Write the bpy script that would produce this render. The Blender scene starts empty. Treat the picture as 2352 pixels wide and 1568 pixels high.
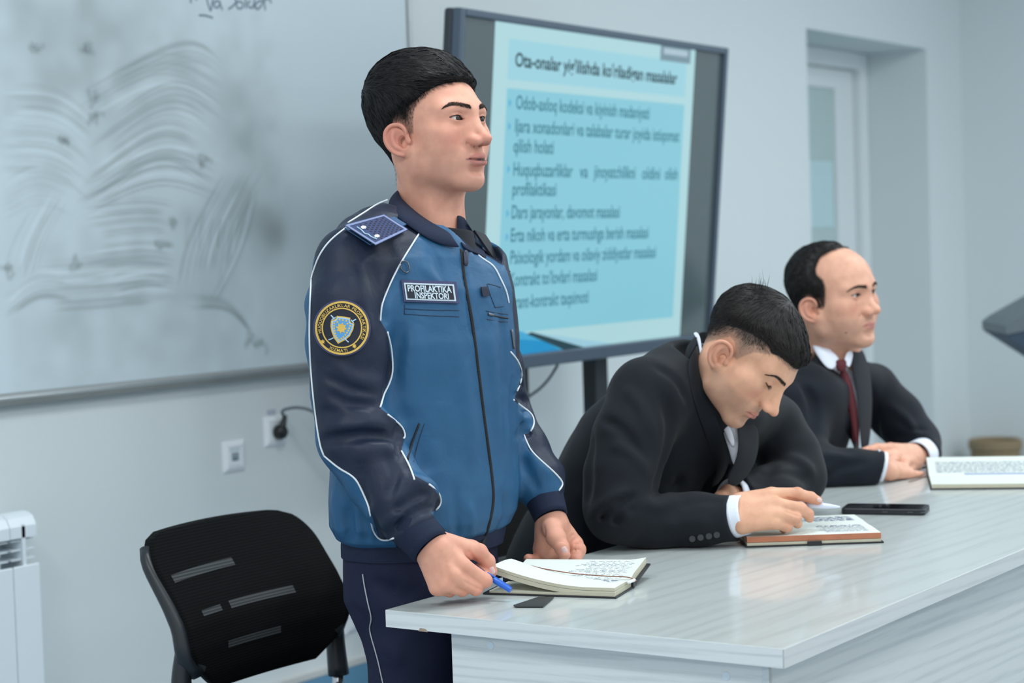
import bpy, bmesh, math, random
import numpy as np
from mathutils import Matrix, Vector

random.seed(7)
np.random.seed(7)
SC = bpy.context.scene
COL = SC.collection

# ------------------------------------------------------------------ camera
FPX = 4470.0
CAM_POS = np.array([0.0, 0.0, 1.30])
_yaw, _pit, _rol = math.radians(55.5), math.radians(2.74), math.radians(-1.87)
CW = np.array([math.cos(_pit) * math.sin(_yaw), math.cos(_pit) * math.cos(_yaw), -math.sin(_pit)])
_r = np.array([math.cos(_yaw), -math.sin(_yaw), 0.0])
_u = np.cross(_r, CW)
CR = math.cos(_rol) * _r + math.sin(_rol) * _u
CU = -math.sin(_rol) * _r + math.cos(_rol) * _u
cam_d = bpy.data.cameras.new('camera')
cam_d.sensor_width = 36.0
cam_d.sensor_fit = 'HORIZONTAL'
cam_d.lens = FPX * 36.0 / 2352.0
cam_d.dof.use_dof = True
cam_d.dof.focus_distance = 3.12
cam_d.dof.aperture_fstop = 4.5
cam_d.clip_start = 0.05
cam_o = bpy.data.objects.new('camera', cam_d)
COL.objects.link(cam_o)
_m = Matrix.Identity(4)
for i in range(3):
    _m[i][0], _m[i][1], _m[i][2], _m[i][3] = CR[i], CU[i], -CW[i], CAM_POS[i]
cam_o.matrix_world = _m
SC.camera = cam_o

# ------------------------------------------------------------------ light
SC.view_settings.view_transform = 'Standard'
SC.view_settings.look = 'None'
SC.view_settings.gamma = 1.0
SC.view_settings.use_curve_mapping = False
SC.view_settings.exposure = 0.0
wd = bpy.data.worlds.new('world')
SC.world = wd
wd.use_nodes = True
_bg = wd.node_tree.nodes['Background']
_bg.inputs['Color'].default_value = (0.955, 0.985, 1.0, 1)
_bg.inputs['Strength'].default_value = 0.94
CEIL_W = 21.0     # watts of each ceiling panel


# ------------------------------------------------------------------ pixels <-> places
def ray(x, y):
    return CW + CR * ((x - 1176.0) / FPX) - CU * ((y - 784.0) / FPX)
def at(x, y, d):
    return CAM_POS + ray(x, y) * d
def onz(x, y, z):
    r = ray(x, y); return CAM_POS + r * ((z - CAM_POS[2]) / r[2])
def ony(x, y, Y):
    r = ray(x, y); return CAM_POS + r * ((Y - CAM_POS[1]) / r[1])
def onx(x, y, X):
    r = ray(x, y); return CAM_POS + r * ((X - CAM_POS[0]) / r[0])
def onplane(x, y, p0, n):
    r = ray(x, y); return CAM_POS + r * (np.dot(np.asarray(p0) - CAM_POS, n) / np.dot(r, n))
def proj(P):
    v = np.asarray(P) - CAM_POS
    d = v @ CW
    return 1176.0 + FPX * (v @ CR) / d, 784.0 - FPX * (v @ CU) / d, d


# ------------------------------------------------------------------ materials
def lin(c):
    out = []
    for v in c[:3]:
        v = v / 255.0
        out.append(v / 12.92 if v <= 0.04045 else ((v + 0.055) / 1.055) ** 2.4)
    return (out[0], out[1], out[2], 1.0)
MATS = {}
def mat(name, col=(200, 200, 200), rough=0.5, metal=0.0, spec=0.5, bump=0.0, bscale=200.0, var=0.0, vscale=6.0,
        coat=0.0, sheen=0.0, sss=0.0, emit=0.0, alpha=1.0, trans=0.0, stretch=None):
    if name in MATS:
        return MATS[name]
    m = bpy.data.materials.new(name)
    m.use_nodes = True
    nt = m.node_tree
    b = nt.nodes['Principled BSDF']
    c = lin(col)
    b.inputs['Base Color'].default_value = c
    b.inputs['Roughness'].default_value = rough
    b.inputs['Metallic'].default_value = metal
    b.inputs['Specular IOR Level'].default_value = spec
    b.inputs['Coat Weight'].default_value = coat
    b.inputs['Sheen Weight'].default_value = sheen
    b.inputs['Transmission Weight'].default_value = trans
    b.inputs['Alpha'].default_value = alpha
    if sss > 0:
        b.inputs['Subsurface Weight'].default_value = sss
        b.inputs['Subsurface Radius'].default_value = (1.0, 0.35, 0.2)
        b.inputs['Subsurface Scale'].default_value = 0.008
    if emit > 0:
        b.inputs['Emission Color'].default_value = c
        b.inputs['Emission Strength'].default_value = emit
    tc = nt.nodes.new('ShaderNodeTexCoord')
    src = tc.outputs['Object']
    if stretch:
        mp = nt.nodes.new('ShaderNodeMapping')
        mp.inputs['Scale'].default_value = stretch
        nt.links.new(src, mp.inputs['Vector'])
        src = mp.outputs['Vector']
    if var > 0:
        n = nt.nodes.new('ShaderNodeTexNoise')
        n.inputs['Scale'].default_value = vscale
        n.inputs['Detail'].default_value = 4
        nt.links.new(src, n.inputs['Vector'])
        mx = nt.nodes.new('ShaderNodeMix')
        mx.data_type = 'RGBA'
        mx.inputs[6].default_value = tuple(v * (1 - var) for v in c[:3]) + (1,)
        mx.inputs[7].default_value = tuple(min(1, v * (1 + var)) for v in c[:3]) + (1,)
        nt.links.new(n.outputs['Fac'], mx.inputs[0])
        nt.links.new(mx.outputs[2], b.inputs['Base Color'])
    if bump > 0:
        n = nt.nodes.new('ShaderNodeTexNoise')
        n.inputs['Scale'].default_value = bscale
        n.inputs['Detail'].default_value = 3
        nt.links.new(src, n.inputs['Vector'])
        bp = nt.nodes.new('ShaderNodeBump')
        bp.inputs['Strength'].default_value = bump
        bp.inputs['Distance'].default_value = 0.002
        nt.links.new(n.outputs['Fac'], bp.inputs['Height'])
        nt.links.new(bp.outputs['Normal'], b.inputs['Normal'])
    MATS[name] = m
    return m


# ------------------------------------------------------------------ objects
def link(o, parent=None):
    COL.objects.link(o)
    if parent is not None:
        o.parent = parent
    return o
def mesh_obj(name, V, Fc, m=None, parent=None, smooth=False):
    me = bpy.data.meshes.new(name)
    me.from_pydata([tuple(map(float, v)) for v in V], [], [tuple(map(int, f)) for f in Fc])
    me.update()
    o = bpy.data.objects.new(name, me)
    if m is not None:
        for q in (m if isinstance(m, (list, tuple)) else [m]):
            me.materials.append(q)
    if smooth:
        me.shade_smooth()
    return link(o, parent)
def np_mesh_obj(name, V, Q, m=None, parent=None, smooth=True):
    """fast path: V (n,3) float, Q (k,4) or (k,3) int arrays"""
    me = bpy.data.meshes.new(name)
    V = np.ascontiguousarray(V, dtype=np.float32); Q = np.ascontiguousarray(Q, dtype=np.int32)
    k, s = Q.shape
    me.vertices.add(len(V)); me.vertices.foreach_set('co', V.ravel())
    me.loops.add(k * s); me.loops.foreach_set('vertex_index', Q.ravel())
    me.polygons.add(k)
    me.polygons.foreach_set('loop_start', np.arange(0, k * s, s, dtype=np.int32))
    me.polygons.foreach_set('loop_total', np.full(k, s, dtype=np.int32))
    me.update(calc_edges=True)
    me.validate()
    o = bpy.data.objects.new(name, me)
    if m is not None:
        for q in (m if isinstance(m, (list, tuple)) else [m]):
            me.materials.append(q)
    if smooth:
        me.shade_smooth()
    return link(o, parent)
def tag(o, label=None, cat=None, group=None, kind=None):
    if label: o['label'] = label
    if cat: o['category'] = cat
    if group: o['group'] = group
    if kind: o['kind'] = kind
    return o
def empty(name, loc=(0, 0, 0), rz=0.0):
    o = bpy.data.objects.new(name, None)
    o.empty_display_size = 0.05
    o.location = tuple(loc); o.rotation_euler = (0, 0, rz)
    COL.objects.link(o)
    bpy.context.view_layer.update()
    return o
def keep(o, parent):
    """parent o (built in world coordinates) under parent without moving it"""
    o.parent = parent
    o.matrix_parent_inverse = parent.matrix_world.inverted()
    return o
class MB:
    """collects simple shapes into one mesh"""
    def __init__(s): s.V = []; s.F = []
    def add(s, V, Fc):
        n = len(s.V); s.V += [tuple(v) for v in V]; s.F += [tuple(i + n for i in f) for f in Fc]; return s
    def box(s, lo, hi, M=None):
        V = [(x, y, z) for z in (lo[2], hi[2]) for y in (lo[1], hi[1]) for x in (lo[0], hi[0])]
        if M is not None: V = [tuple(M @ Vector(v)) for v in V]
        return s.add(V, [(0, 2, 3, 1), (4, 5, 7, 6), (0, 1, 5, 4), (2, 6, 7, 3), (0, 4, 6, 2), (1, 3, 7, 5)])
    def tube(s, pts, r, n=8, cap=True):
        V, Fc = tube_geo(pts, r, n, cap); return s.add(V, Fc)
    def build(s, name, m=None, parent=None, smooth=False, bevel=0.0, seg=2, world=False):
        o = mesh_obj(name, s.V, s.F, m, None if world else parent, smooth)
        if world and parent is not None: keep(o, parent)
        if bevel > 0:
            md = o.modifiers.new('bevel', 'BEVEL'); md.width = bevel; md.segments = seg; md.limit_method = 'ANGLE'
            md.harden_normals = False
        return o
def tube_geo(pts, r, n=8, cap=True, flat=1.0):
    P = np.asarray(pts, float); k = len(P)
    rr = np.broadcast_to(np.asarray(r, float), (k,))
    T = np.gradient(P, axis=0); T /= np.linalg.norm(T, axis=1)[:, None] + 1e-12
    a = np.array([0, 0, 1.0]) if abs(T[0][2]) < 0.9 else np.array([1.0, 0, 0])
    N = np.cross(T[0], a); N /= np.linalg.norm(N)
    V = []
    for i in range(k):
        N = N - T[i] * (N @ T[i]); N /= np.linalg.norm(N) + 1e-12
        B = np.cross(T[i], N)
        for j in range(n):
            t = 2 * math.pi * j / n
            V.append(P[i] + rr[i] * (math.cos(t) * N + flat * math.sin(t) * B))
    Fc = []
    for i in range(k - 1):
        for j in range(n):
            Fc.append((i * n + j, i * n + (j + 1) % n, (i + 1) * n + (j + 1) % n, (i + 1) * n + j))
    if cap:
        Fc.append(tuple(range(n - 1, -1, -1))); Fc.append(tuple((k - 1) * n + j for j in range(n)))
    return V, Fc
def spline(pts, n=40):
    """Catmull-Rom through the points, resampled to n"""
    P = np.asarray(pts, float)
    if len(P) == 2:
        t = np.linspace(0, 1, n)[:, None]; return P[0] * (1 - t) + P[1] * t
    Q = np.vstack([2 * P[0] - P[1], P, 2 * P[-1] - P[-2]])
    out = []
    m = len(P) - 1
    for u in np.linspace(0, m, n):
        i = min(int(u), m - 1); t = u - i
        a, b, c, d = Q[i], Q[i + 1], Q[i + 2], Q[i + 3]
        out.append(0.5 * ((2 * b) + (c - a) * t + (2 * a - 5 * b + 4 * c - d) * t * t + (3 * b - a - 3 * c + d) * t ** 3))
    return np.array(out)
def text_geo(body, size=1.0, bold=0.0, res=3, spacing=1.0):
    cu = bpy.data.curves.new('t', 'FONT'); cu.body = body; cu.size = size; cu.offset = bold; cu.resolution_u = res
    cu.space_character = spacing
    o = bpy.data.objects.new('t', cu); COL.objects.link(o)
    dg = bpy.context.evaluated_depsgraph_get(); me = o.evaluated_get(dg).to_mesh()
    V = np.array([v.co[:] for v in me.vertices]).reshape(-1, 3); Fc = [tuple(p.vertices) for p in me.polygons]
    o.evaluated_get(dg).to_mesh_clear(); bpy.data.objects.remove(o); bpy.data.curves.remove(cu)
    return V, Fc
def loft(rings, closed=True, caps=True):
    k = len(rings); n = len(rings[0]); V = [tuple(v) for r in rings for v in r]; Fc = []
    for i in range(k - 1):
        for j in range(n if closed else n - 1):
            j2 = (j + 1) % n
            Fc.append((i * n + j, i * n + j2, (i + 1) * n + j2, (i + 1) * n + j))
    if caps:
        Fc.append(tuple(range(n - 1, -1, -1))); Fc.append(tuple((k - 1) * n + j for j in range(n)))
    return V, Fc
def disc(c, nrm, r, n=16):
    nrm = np.asarray(nrm, float); nrm /= np.linalg.norm(nrm)
    a = np.cross(nrm, [0, 0, 1.0])
    if np.linalg.norm(a) < 1e-3: a = np.array([1.0, 0, 0])
    a /= np.linalg.norm(a); b = np.cross(nrm, a)
    return [np.asarray(c) + r * (math.cos(2 * math.pi * i / n) * a + math.sin(2 * math.pi * i / n) * b) for i in range(n)]
# ================================================================== setting
WY = 3.60            # back wall plane
def attr_ramp(nt, sock, stops):
    r = nt.nodes.new('ShaderNodeValToRGB')
    el = r.color_ramp.elements
    while len(el) < len(stops): el.new(0.5)
    for e, (p, c) in zip(el, stops):
        e.position = p; e.color = lin(c)
    nt.links.new(sock, r.inputs['Fac'])
    return r.outputs['Color']
def laminate(name, scale, a, b, rough=0.2, coat=0.3, rot=(0, 0, 0)):
    m = mat(name, a, rough, coat=coat)
    nt = m.node_tree; bs = nt.nodes['Principled BSDF']; bs.inputs['Coat Roughness'].default_value = 0.06
    tc = nt.nodes.new('ShaderNodeTexCoord'); mp = nt.nodes.new('ShaderNodeMapping')
    mp.inputs['Scale'].default_value = scale; mp.inputs['Rotation'].default_value = rot
    nt.links.new(tc.outputs['Object'], mp.inputs['Vector'])
    w = nt.nodes.new('ShaderNodeTexNoise'); w.inputs['Scale'].default_value = 1.0; w.inputs['Detail'].default_value = 5; w.inputs['Roughness'].default_value = 0.72
    w.inputs['Distortion'].default_value = 0.25
    nt.links.new(mp.outputs['Vector'], w.inputs['Vector'])
    v = nt.nodes.new('ShaderNodeTexWave'); v.wave_type = 'BANDS'; v.bands_direction = 'DIAGONAL'; v.inputs['Scale'].default_value = 0.42; v.inputs['Distortion'].default_value = 7.0
    v.inputs['Detail'].default_value = 2.5; v.inputs['Detail Scale'].default_value = 0.6
    nt.links.new(mp.outputs['Vector'], v.inputs['Vector'])
    ad = nt.nodes.new('ShaderNodeMath'); ad.operation = 'MULTIPLY_ADD'; ad.inputs[1].default_value = 0.30
    nt.links.new(v.outputs['Fac'], ad.inputs[0]); nt.links.new(w.outputs['Fac'], ad.inputs[2])
    c = attr_ramp(nt, ad.outputs[0], [(0.40, b), (0.54, tuple((p + q) / 2 for p, q in zip(a, b))), (0.68, a)])
    nt.links.new(c, bs.inputs['Base Color'])
    return m
M_WALL = mat('wall_paint', (216, 224, 226), 0.75, var=0.012, vscale=1.7, bump=0.05, bscale=60)
M_FLOOR = mat('floor_blue', (128, 150, 164), 0.35, var=0.05, vscale=3)
M_CEIL = mat('ceiling_paint', (236, 240, 240), 0.8, var=0.01)
M_WHITE_PL = mat('white_plastic', (236, 242, 246), 0.35, var=0.01)
M_BLACK_PL = mat('black_plastic', (22, 25, 28), 0.4, var=0.05, bump=0.1, bscale=900)
M_CHROME = mat('chrome', (200, 205, 210), 0.15, metal=1.0)

def struct(o): o['kind'] = 'structure'; return o
# wall with the door niche cut into it
DX0, DX1, DZ = 7.49, 8.78, 2.18
b = MB()
b.box((-1.6, WY, 0), (DX0, WY + 0.5, 3.05)); b.box((DX1, WY, 0), (9.40, WY + 0.5, 3.05)); b.box((DX0, WY, DZ), (DX1, WY + 0.5, 3.05))
struct(b.build('wall_back', M_WALL))
struct(MB().box((9.22, -4.6, 0), (9.4, WY, 3.05)).build('wall_right', M_WALL))
struct(MB().box((-1.6, -4.6, -0.1), (9.4, 4.1, 0)).build('floor', M_FLOOR))
struct(MB().box((-1.6, -4.6, 3.05), (9.4, 4.1, 3.15)).build('ceiling', M_CEIL))
struct(MB().box((-1.6, WY - 0.014, 0), (DX0, WY, 0.10)).build('baseboard_back', mat('skirting_blue', (100, 150, 182), 0.4, var=0.05), bevel=0.003))
struct(MB().box((-1.6, WY - 0.016, 0.1002), (DX0, WY, 0.122)).build('trim_1', mat('skirting_cap', (205, 208, 206), 0.5, var=0.04), bevel=0.003))
# door in the niche
M_UPVC = mat('upvc_white', (228, 234, 236), 0.35, var=0.01)
dr = struct(MB().box((7.62, 3.93, 0.02), (8.70, 3.98, 2.08)).build('door_1', M_UPVC, bevel=0.004))
# cut the leaf: build as stiles and rails instead
bpy.data.objects.remove(dr)
dr = empty('door_1', (8.1, 3.95, 0.0)); struct(dr)
def part(mb, name, m, parent, **k): return mb.build(name, m, parent, world=True, **k)
for n_, lo, hi in (('frame', (7.491, 3.90, 0), (7.56, 4.0, DZ - 0.001)), ('frame', (8.70, 3.90, 0), (8.779, 4.0, DZ - 0.001)), ('frame', (7.56, 3.90, 2.10), (8.70, 4.0, DZ - 0.001)),
                   ('stile', (7.565, 3.94, 0.01), (7.70, 3.985, 2.095)), ('stile', (8.50, 3.94, 0.01), (8.695, 3.985, 2.095)), ('rail', (7.70, 3.94, 2.00), (8.50, 3.985, 2.095)),
                   ('rail', (7.70, 3.94, 0.01), (8.50, 3.985, 0.75)), ('stile', (8.09, 3.94, 0.75), (8.17, 3.985, 2.0))):
    part(MB().box(lo, hi), n_, M_UPVC, dr, bevel=0.006)
M_FROST = mat('frosted_glass', (186, 206, 206), 0.22, spec=0.6, var=0.03, vscale=1.2)
for lo, hi in (((7.70, 3.955, 0.75), (8.09, 3.965, 2.0)), ((8.17, 3.955, 0.75), (8.50, 3.965, 2.0))):
    part(MB().box(lo, hi), 'pane', M_FROST, dr)
for lo, hi in (((8.18, 3.952, 1.35), (8.47, 3.9545, 1.66)),):
    part(MB().box(lo, hi), 'frosted_film', mat('pale_film', (196, 224, 228), 0.3), dr)
part(MB().box((7.60, 3.90, 0.98), (7.63, 3.935, 1.02)).box((7.60, 3.885, 0.985), (7.73, 3.90, 1.015)), 'handle', M_CHROME, dr, bevel=0.004)

# lamps of the room, out of view; some far panels added to brighten walls
M_LED = mat('led_diffuser', (255, 255, 255), 0.5, emit=2.2)
for cx_, cy_ in ((0.6, 0.2), (2.9, -0.2), (5.2, -0.2), (7.4, 0.2), (0.6, 2.0), (2.9, 1.7), (5.2, 1.3), (7.2, 1.2), (2.9, -2.4), (6.0, -2.4), (8.4, -0.8)):
    t = empty('ceiling_light', (cx_, cy_, 3.05))
    tag(t, 'unseen square white LED panel set in the ceiling', 'ceiling light', 'LED panels in the ceiling')
    part(MB().box((cx_ - .31, cy_ - .31, 3.032), (cx_ + .31, cy_ + .31, 3.0499)), 'housing', M_WHITE_PL, t, bevel=0.004)
    part(MB().box((cx_ - .285, cy_ - .285, 3.029), (cx_ + .285, cy_ + .285, 3.0319)), 'diffuser', M_LED, t)
    ld = bpy.data.lights.new('panel_light', 'AREA'); ld.shape = 'SQUARE'; ld.size = 0.57; ld.energy = CEIL_W; ld.color = (0.93, 0.98, 1.0)
    lo_ = bpy.data.objects.new('panel_light', ld); COL.objects.link(lo_); lo_.location = (cx_, cy_, 3.027); keep(lo_, t)

# ================================================================== whiteboard
BX0, BX1, BZ0, BZ1 = 1.75, 4.713, 0.985, 2.20
BYF = WY - 0.020
wb = empty('whiteboard', (BX1, WY, BZ0)); tag(wb, 'large whiteboard on the wall smeared with wiped marker', 'whiteboard')
part(MB().box((BX0, BYF + 0.0015, BZ0), (BX1, WY, BZ1)), 'backing', mat('board_core', (170, 176, 178), 0.6), wb)
nx, nz = 560, 260
gx = np.linspace(2.92, BX1 - .012, nx); gz = np.linspace(BZ0 + .012, 2.08, nz)
Dk = np.zeros((nz, nx)); Wm = np.zeros((nz, nx))
GX, GZ = np.meshgrid(gx, gz)
rs = np.random.RandomState(3)
def smooth_noise(sx, sz, seed):
    r = np.random.RandomState(seed).rand(int(sz) + 3, int(sx) + 3)
    u = (GX - gx[0]) / (gx[-1] - gx[0]) * sx; v = (GZ - gz[0]) / (gz[-1] - gz[0]) * sz
    i = u.astype(int); j = v.astype(int); fu = u - i; fv = v - j
    fu = fu * fu * (3 - 2 * fu); fv = fv * fv * (3 - 2 * fv)
    return (r[j, i] * (1 - fu) + r[j, i + 1] * fu) * (1 - fv) + (r[j + 1, i] * (1 - fu) + r[j + 1, i + 1] * fu) * fv
def stroke(pts_px, wid, amp, sharp=1.0):
    P = spline([ony(x, y, BYF)[[0, 2]] for x, y in pts_px], 26)
    lo = P.min(0) - wid * 3; hi = P.max(0) + wid * 3
    i0, i1 = np.searchsorted(gx, [lo[0], hi[0]]); j0, j1 = np.searchsorted(gz, [lo[1], hi[1]])
    if i1 - i0 < 2 or j1 - j0 < 2: return
    X = GX[j0:j1, i0:i1]; Z = GZ[j0:j1, i0:i1]
    best = np.full(X.shape, 9.0); tb = np.zeros(X.shape)
    for k in range(len(P) - 1):
        a, d = P[k], P[k + 1] - P[k]; L = d @ d + 1e-12
        t = np.clip(((X - a[0]) * d[0] + (Z - a[1]) * d[1]) / L, 0, 1)
        q = (X - a[0] - t * d[0]) ** 2 + (Z - a[1] - t * d[1]) ** 2
        m_ = q < best; best = np.where(m_, q, best); tb = np.where(m_, (k + t) / (len(P) - 1), tb)
    Dk[j0:j1, i0:i1] += amp * np.exp(-best / wid ** 2) * np.clip(np.minimum(tb, 1 - tb) * 6, 0, 1) ** sharp
def sweep(c0, c1, c2, n, spread, wid=0.006, amp=0.10):
    n = int(n * 1.5)
    """a swipe of the eraser: n parallel streaks between two guide curves"""
    for k in range(n):
        o = np.array(spread) * (k / max(1, n - 1)) + rs.randn(2) * 3
        a, m_, e = (np.array(q) + o * s for q, s in ((c0, 1.0), (c1, 1.0), (c2, 1.0)))
        t0, t1 = rs.uniform(0, .25), rs.uniform(.75, 1)
        S = spline([a, m_, e], 9); S = S[int(t0 * 8):int(t1 * 8) + 1]
        if len(S) >= 3: stroke(S, wid * rs.uniform(.35, 1.1), amp * .85 * rs.choice([1, 1, 1, -1.0]) * rs.uniform(.4, 1.3))
sweep((180, 210), (380, 120), (560, 200), 8, (0, 70)); sweep((250, 160), (430, 90), (540, 160), 5, (10, 50), .006, .08)
sweep((210, 300), (400, 190), (560, 280), 14, (-30, 190), .006, .12); sweep((180, 420), (380, 340), (560, 390), 9, (-20, 90), .005, .10)
sweep((0, 200), (130, 210), (240, 290), 12, (-5, 190), .006, .09); sweep((0, 420), (90, 380), (200, 420), 7, (0, 90), .007, .06)
sweep((190, 470), (330, 455), (430, 470), 12, (0, 190), .005, .13); sweep((80, 600), (230, 590), (420, 570), 7, (0, 120), .006, .10)
sweep((400, 660), (430, 540), (540, 330), 10, (120, -15), .006, .11); sweep((480, 700), (545, 560), (590, 380), 8, (20, 0), .005, .10)
sweep((420, 590), (425, 520), (440, 480), 7, (110, 0), .004, .12)
sweep((10, 680), (90, 630), (190, 640), 6, (0, 55), .007, .09); sweep((240, 640), (330, 620), (430, 630), 6, (10, 60), .006, .08)
sweep((10, 640), (40, 540), (120, 400), 8, (70, 0), .005, .07); sweep((420, 680), (520, 690), (600, 780), 6, (10, 40), .006, .10)
for x, y in ((225, 270), (80, 105), (145, 320), (190, 110), (470, 370), (405, 510), (20, 620), (215, 230), (575, 780), (600, 790), (180, 600), (370, 560)):
    for k in range(3): stroke([(x + rs.randn() * 9, y + rs.randn() * 9), (x + rs.randn() * 9, y + rs.randn() * 9), (x + rs.randn() * 12, y + rs.randn() * 12)], 0.007, .14, .3)
smud = 0
for cxp, cyp, rr_, am in ((560, 250, .20, .14), (600, 480, .16, .16), (630, 540, .06, .18), (420, 700, .30, .06), (300, 120, .35, .11), (80, 60, .3, .12), (300, 560, .4, .05), (590, 340, .10, .08), (170, 780, .25, .07)):
    c = ony(cxp, cyp, BYF); smud = smud + am * np.exp(-(((GX - c[0]) / (rr_ * .8)) ** 2 + ((GZ - c[2]) / (rr_ * .8)) ** 2))
Dk += smud * (0.55 + 0.9 * smooth_noise(26, 16, 5)) + 0.05 * (smooth_noise(40, 26, 6) - .4) * (GX < 4.1)
Dk = np.clip(Dk, -.10, .6)
V = np.stack([GX.ravel(), np.full(GX.size, BYF), GZ.ravel()], 1)
idx = np.arange(nx * nz).reshape(nz, nx)
Q = np.stack([idx[:-1, :-1], idx[:-1, 1:], idx[1:, 1:], idx[1:, :-1]], -1).reshape(-1, 4)
m = mat('board_enamel', (205, 224, 232), 0.5, spec=0.3)
nt = m.node_tree; bs = nt.nodes['Principled BSDF']
an = nt.nodes.new('ShaderNodeAttribute'); an.attribute_name = 'smear'
mr = nt.nodes.new('ShaderNodeMapRange'); mr.inputs[1].default_value = -.12; mr.inputs[2].default_value = .6
nt.links.new(an.outputs['Fac'], mr.inputs[0])
nt.links.new(attr_ramp(nt, mr.outputs[0], [(0.0, (224, 233, 235)), (0.17, (207, 222, 229)), (0.45, (174, 187, 191)), (1.0, (122, 131, 135))]), bs.inputs['Base Color'])
mr2 = nt.nodes.new('ShaderNodeMapRange'); mr2.inputs[3].default_value = 0.48; mr2.inputs[4].default_value = 0.6
nt.links.new(an.outputs['Fac'], mr2.inputs[0]); nt.links.new(mr2.outputs[0], bs.inputs['Roughness'])
o = np_mesh_obj('writing_surface', V, Q, m); keep(o, wb)
a_ = o.data.attributes.new('smear', 'FLOAT', 'POINT'); a_.data.foreach_set('value', Dk.ravel().astype(np.float32))
part(MB().box((BX0, BYF, BZ0), (2.92, BYF + .0014, BZ1)).box((2.92, BYF, 2.08), (BX1, BYF + .0014, BZ1)), 'writing_surface', mat('board_plain', (206, 221, 228), 0.5, spec=.3), wb)
M_ALU = mat('aluminium', (176, 184, 186), 0.35, metal=0.7, var=0.04, vscale=30)
for lo, hi in (((BX0, BYF - .006, BZ0 - .014), (BX1 + .012, WY, BZ0 + .004)), ((BX0, BYF - .006, BZ1 - .004), (BX1 + .012, WY, BZ1 + .014)), ((BX1 - .004, BYF - .006, BZ0 + .004), (BX1 + .012, WY, BZ1 - .004)), ((BX0 - .012, BYF - .006, BZ0 - .014), (BX0, WY, BZ1 + .014))):
    part(MB().box(lo, hi), 'frame_bar', M_ALU, wb, bevel=0.003)
part(MB().box((BX0, BYF - .009, BZ0 - .017), (BX1 + .01, BYF - .0062, BZ0 - .004)), 'edge_lip', mat('grey_lip', (118, 124, 124), 0.5, var=.15, vscale=8), wb)
M_MARK = mat('marker_ink', (112, 130, 146), 0.6)
def hand_px(pts):     # crop coordinates of the writing -> photograph pixels
    return [(400 + x / 8.4, y / 8.4) for x, y in pts]
def board_line(pts, name='marker_writing', r=0.0033):
    P = spline([ony(x, y, BYF - .0004) for x, y in pts], 24)
    Vt, Ft = tube_geo(P, r, 6); Vt = np.array(Vt); Vt[:, 1] = BYF - .0003 + (Vt[:, 1] - (BYF - .0004)) * .1
    return Vt, Ft
words = {'marker_word_first': [[(600, -160), (650, 60), (705, 205), (735, 60), (765, -80)], [(880, 40), (830, 15), (770, 70), (790, 140), (850, 140), (885, 60), (880, 20), (900, 110), (930, 195)]],
         'marker_word_second': [[(1240, -90), (1150, -60), (1200, 20), (1140, 110), (1045, 180)], [(1260, 25), (1200, 60), (1230, 160), (1310, 150), (1330, 70), (1260, 25)], [(1375, -120), (1378, 20), (1385, 165)], [(1470, 20), (1420, 60), (1440, 130), (1500, 150), (1545, 60), (1550, -120), (1548, 90), (1560, 165)], [(1640, 20), (1570, 90), (1600, 180), (1690, 100), (1700, 15), (1640, 20)], [(1730, -30), (1745, 90), (1760, 200)], [(1735, 20), (1810, -30), (1880, 60)]],
         'marker_stroke': [[(325, -40), (320, 20), (330, 60)], [(420, -30), (440, 5)]],
         'marker_underline': [[(480, 295), (600, 300), (750, 345)]]}
for wname, strokes in words.items():
    mb = MB()
    for s_ in strokes: mb.add(*board_line(hand_px(s_)))
    part(mb, wname, M_MARK, wb)

# ================================================================== sockets, cable
def plate(name, px, py, label, s=0.083):
    c = ony(px, py, WY); t = empty(name, (c[0], WY, c[2])); tag(t, label, 'wall socket')
    x, z = c[0], c[2]; h = s / 2
    V = []
    for hh, y in ((h, WY), (h, WY - .004), (h - .012, WY - .010), (h - .0155, WY - .010), (h - .0155, WY - .007)):
        V += [(x - hh, y, z - hh), (x + hh, y, z - hh), (x + hh, y, z + hh), (x - hh, y, z + hh)]
    Fc = []
    for k in range(4):
        for j in range(4): Fc.append((k * 4 + j, k * 4 + (j + 1) % 4, k * 4 + 4 + (j + 1) % 4, k * 4 + 4 + j))
    keep(mesh_obj('frame', V, Fc, M_WHITE_PL), t)
    part(MB().box((x - h + .016, WY - .0085, z - h + .016), (x + h - .016, WY, z + h - .016)), 'insert', M_WHITE_PL, t, bevel=.002)
    return t, x, z
M_GREY_PL = mat('grey_plastic', (150, 164, 172), 0.5)
t, x, z = plate('network_socket', 535, 1047, 'white square network socket on the wall left of the plugged one')
part(MB().box((x - .014, WY - .0095, z - .012), (x + .014, WY - .0086, z + .010)), 'port', M_GREY_PL, t)
part(MB().box((x - .008, WY - .0105, z - .012), (x + .006, WY - .0096, z - .003)), 'port_latch', mat('slate_plastic', (112, 128, 138), 0.5), t)
part(MB().box((x - .020, WY - .0092, z + .014), (x + .020, WY - .0086, z + .022)), 'label_window', mat('pale_plastic', (206, 220, 226), 0.3), t)
t, x, z = plate('power_socket', 629, 989, 'white power socket on the wall with a black plug in it')
V = disc((x + .004, WY - .0086, z), (0, -1, 0), .021, 20)
keep(mesh_obj('socket_well', V, [tuple(range(20))], mat('well_grey', (196, 208, 214), 0.5)), t)
part(MB().box((x - .026, WY - .0015, z + .046), (x + .008, WY - .0001, z + .060)), 'sticker', mat('pale_sticker', (186, 192, 208), 0.6, var=.06, vscale=120), t)
t2, x2, z2 = plate('power_socket', 815, 1415, 'white double socket low on the wall behind the standing man', .085)
part(MB().box((x2 - .130, WY - .012, z2 - .043), (x2 - .046, WY, z2 + .043)), 'second_gang', M_WHITE_PL, t2, bevel=.003)
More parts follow.
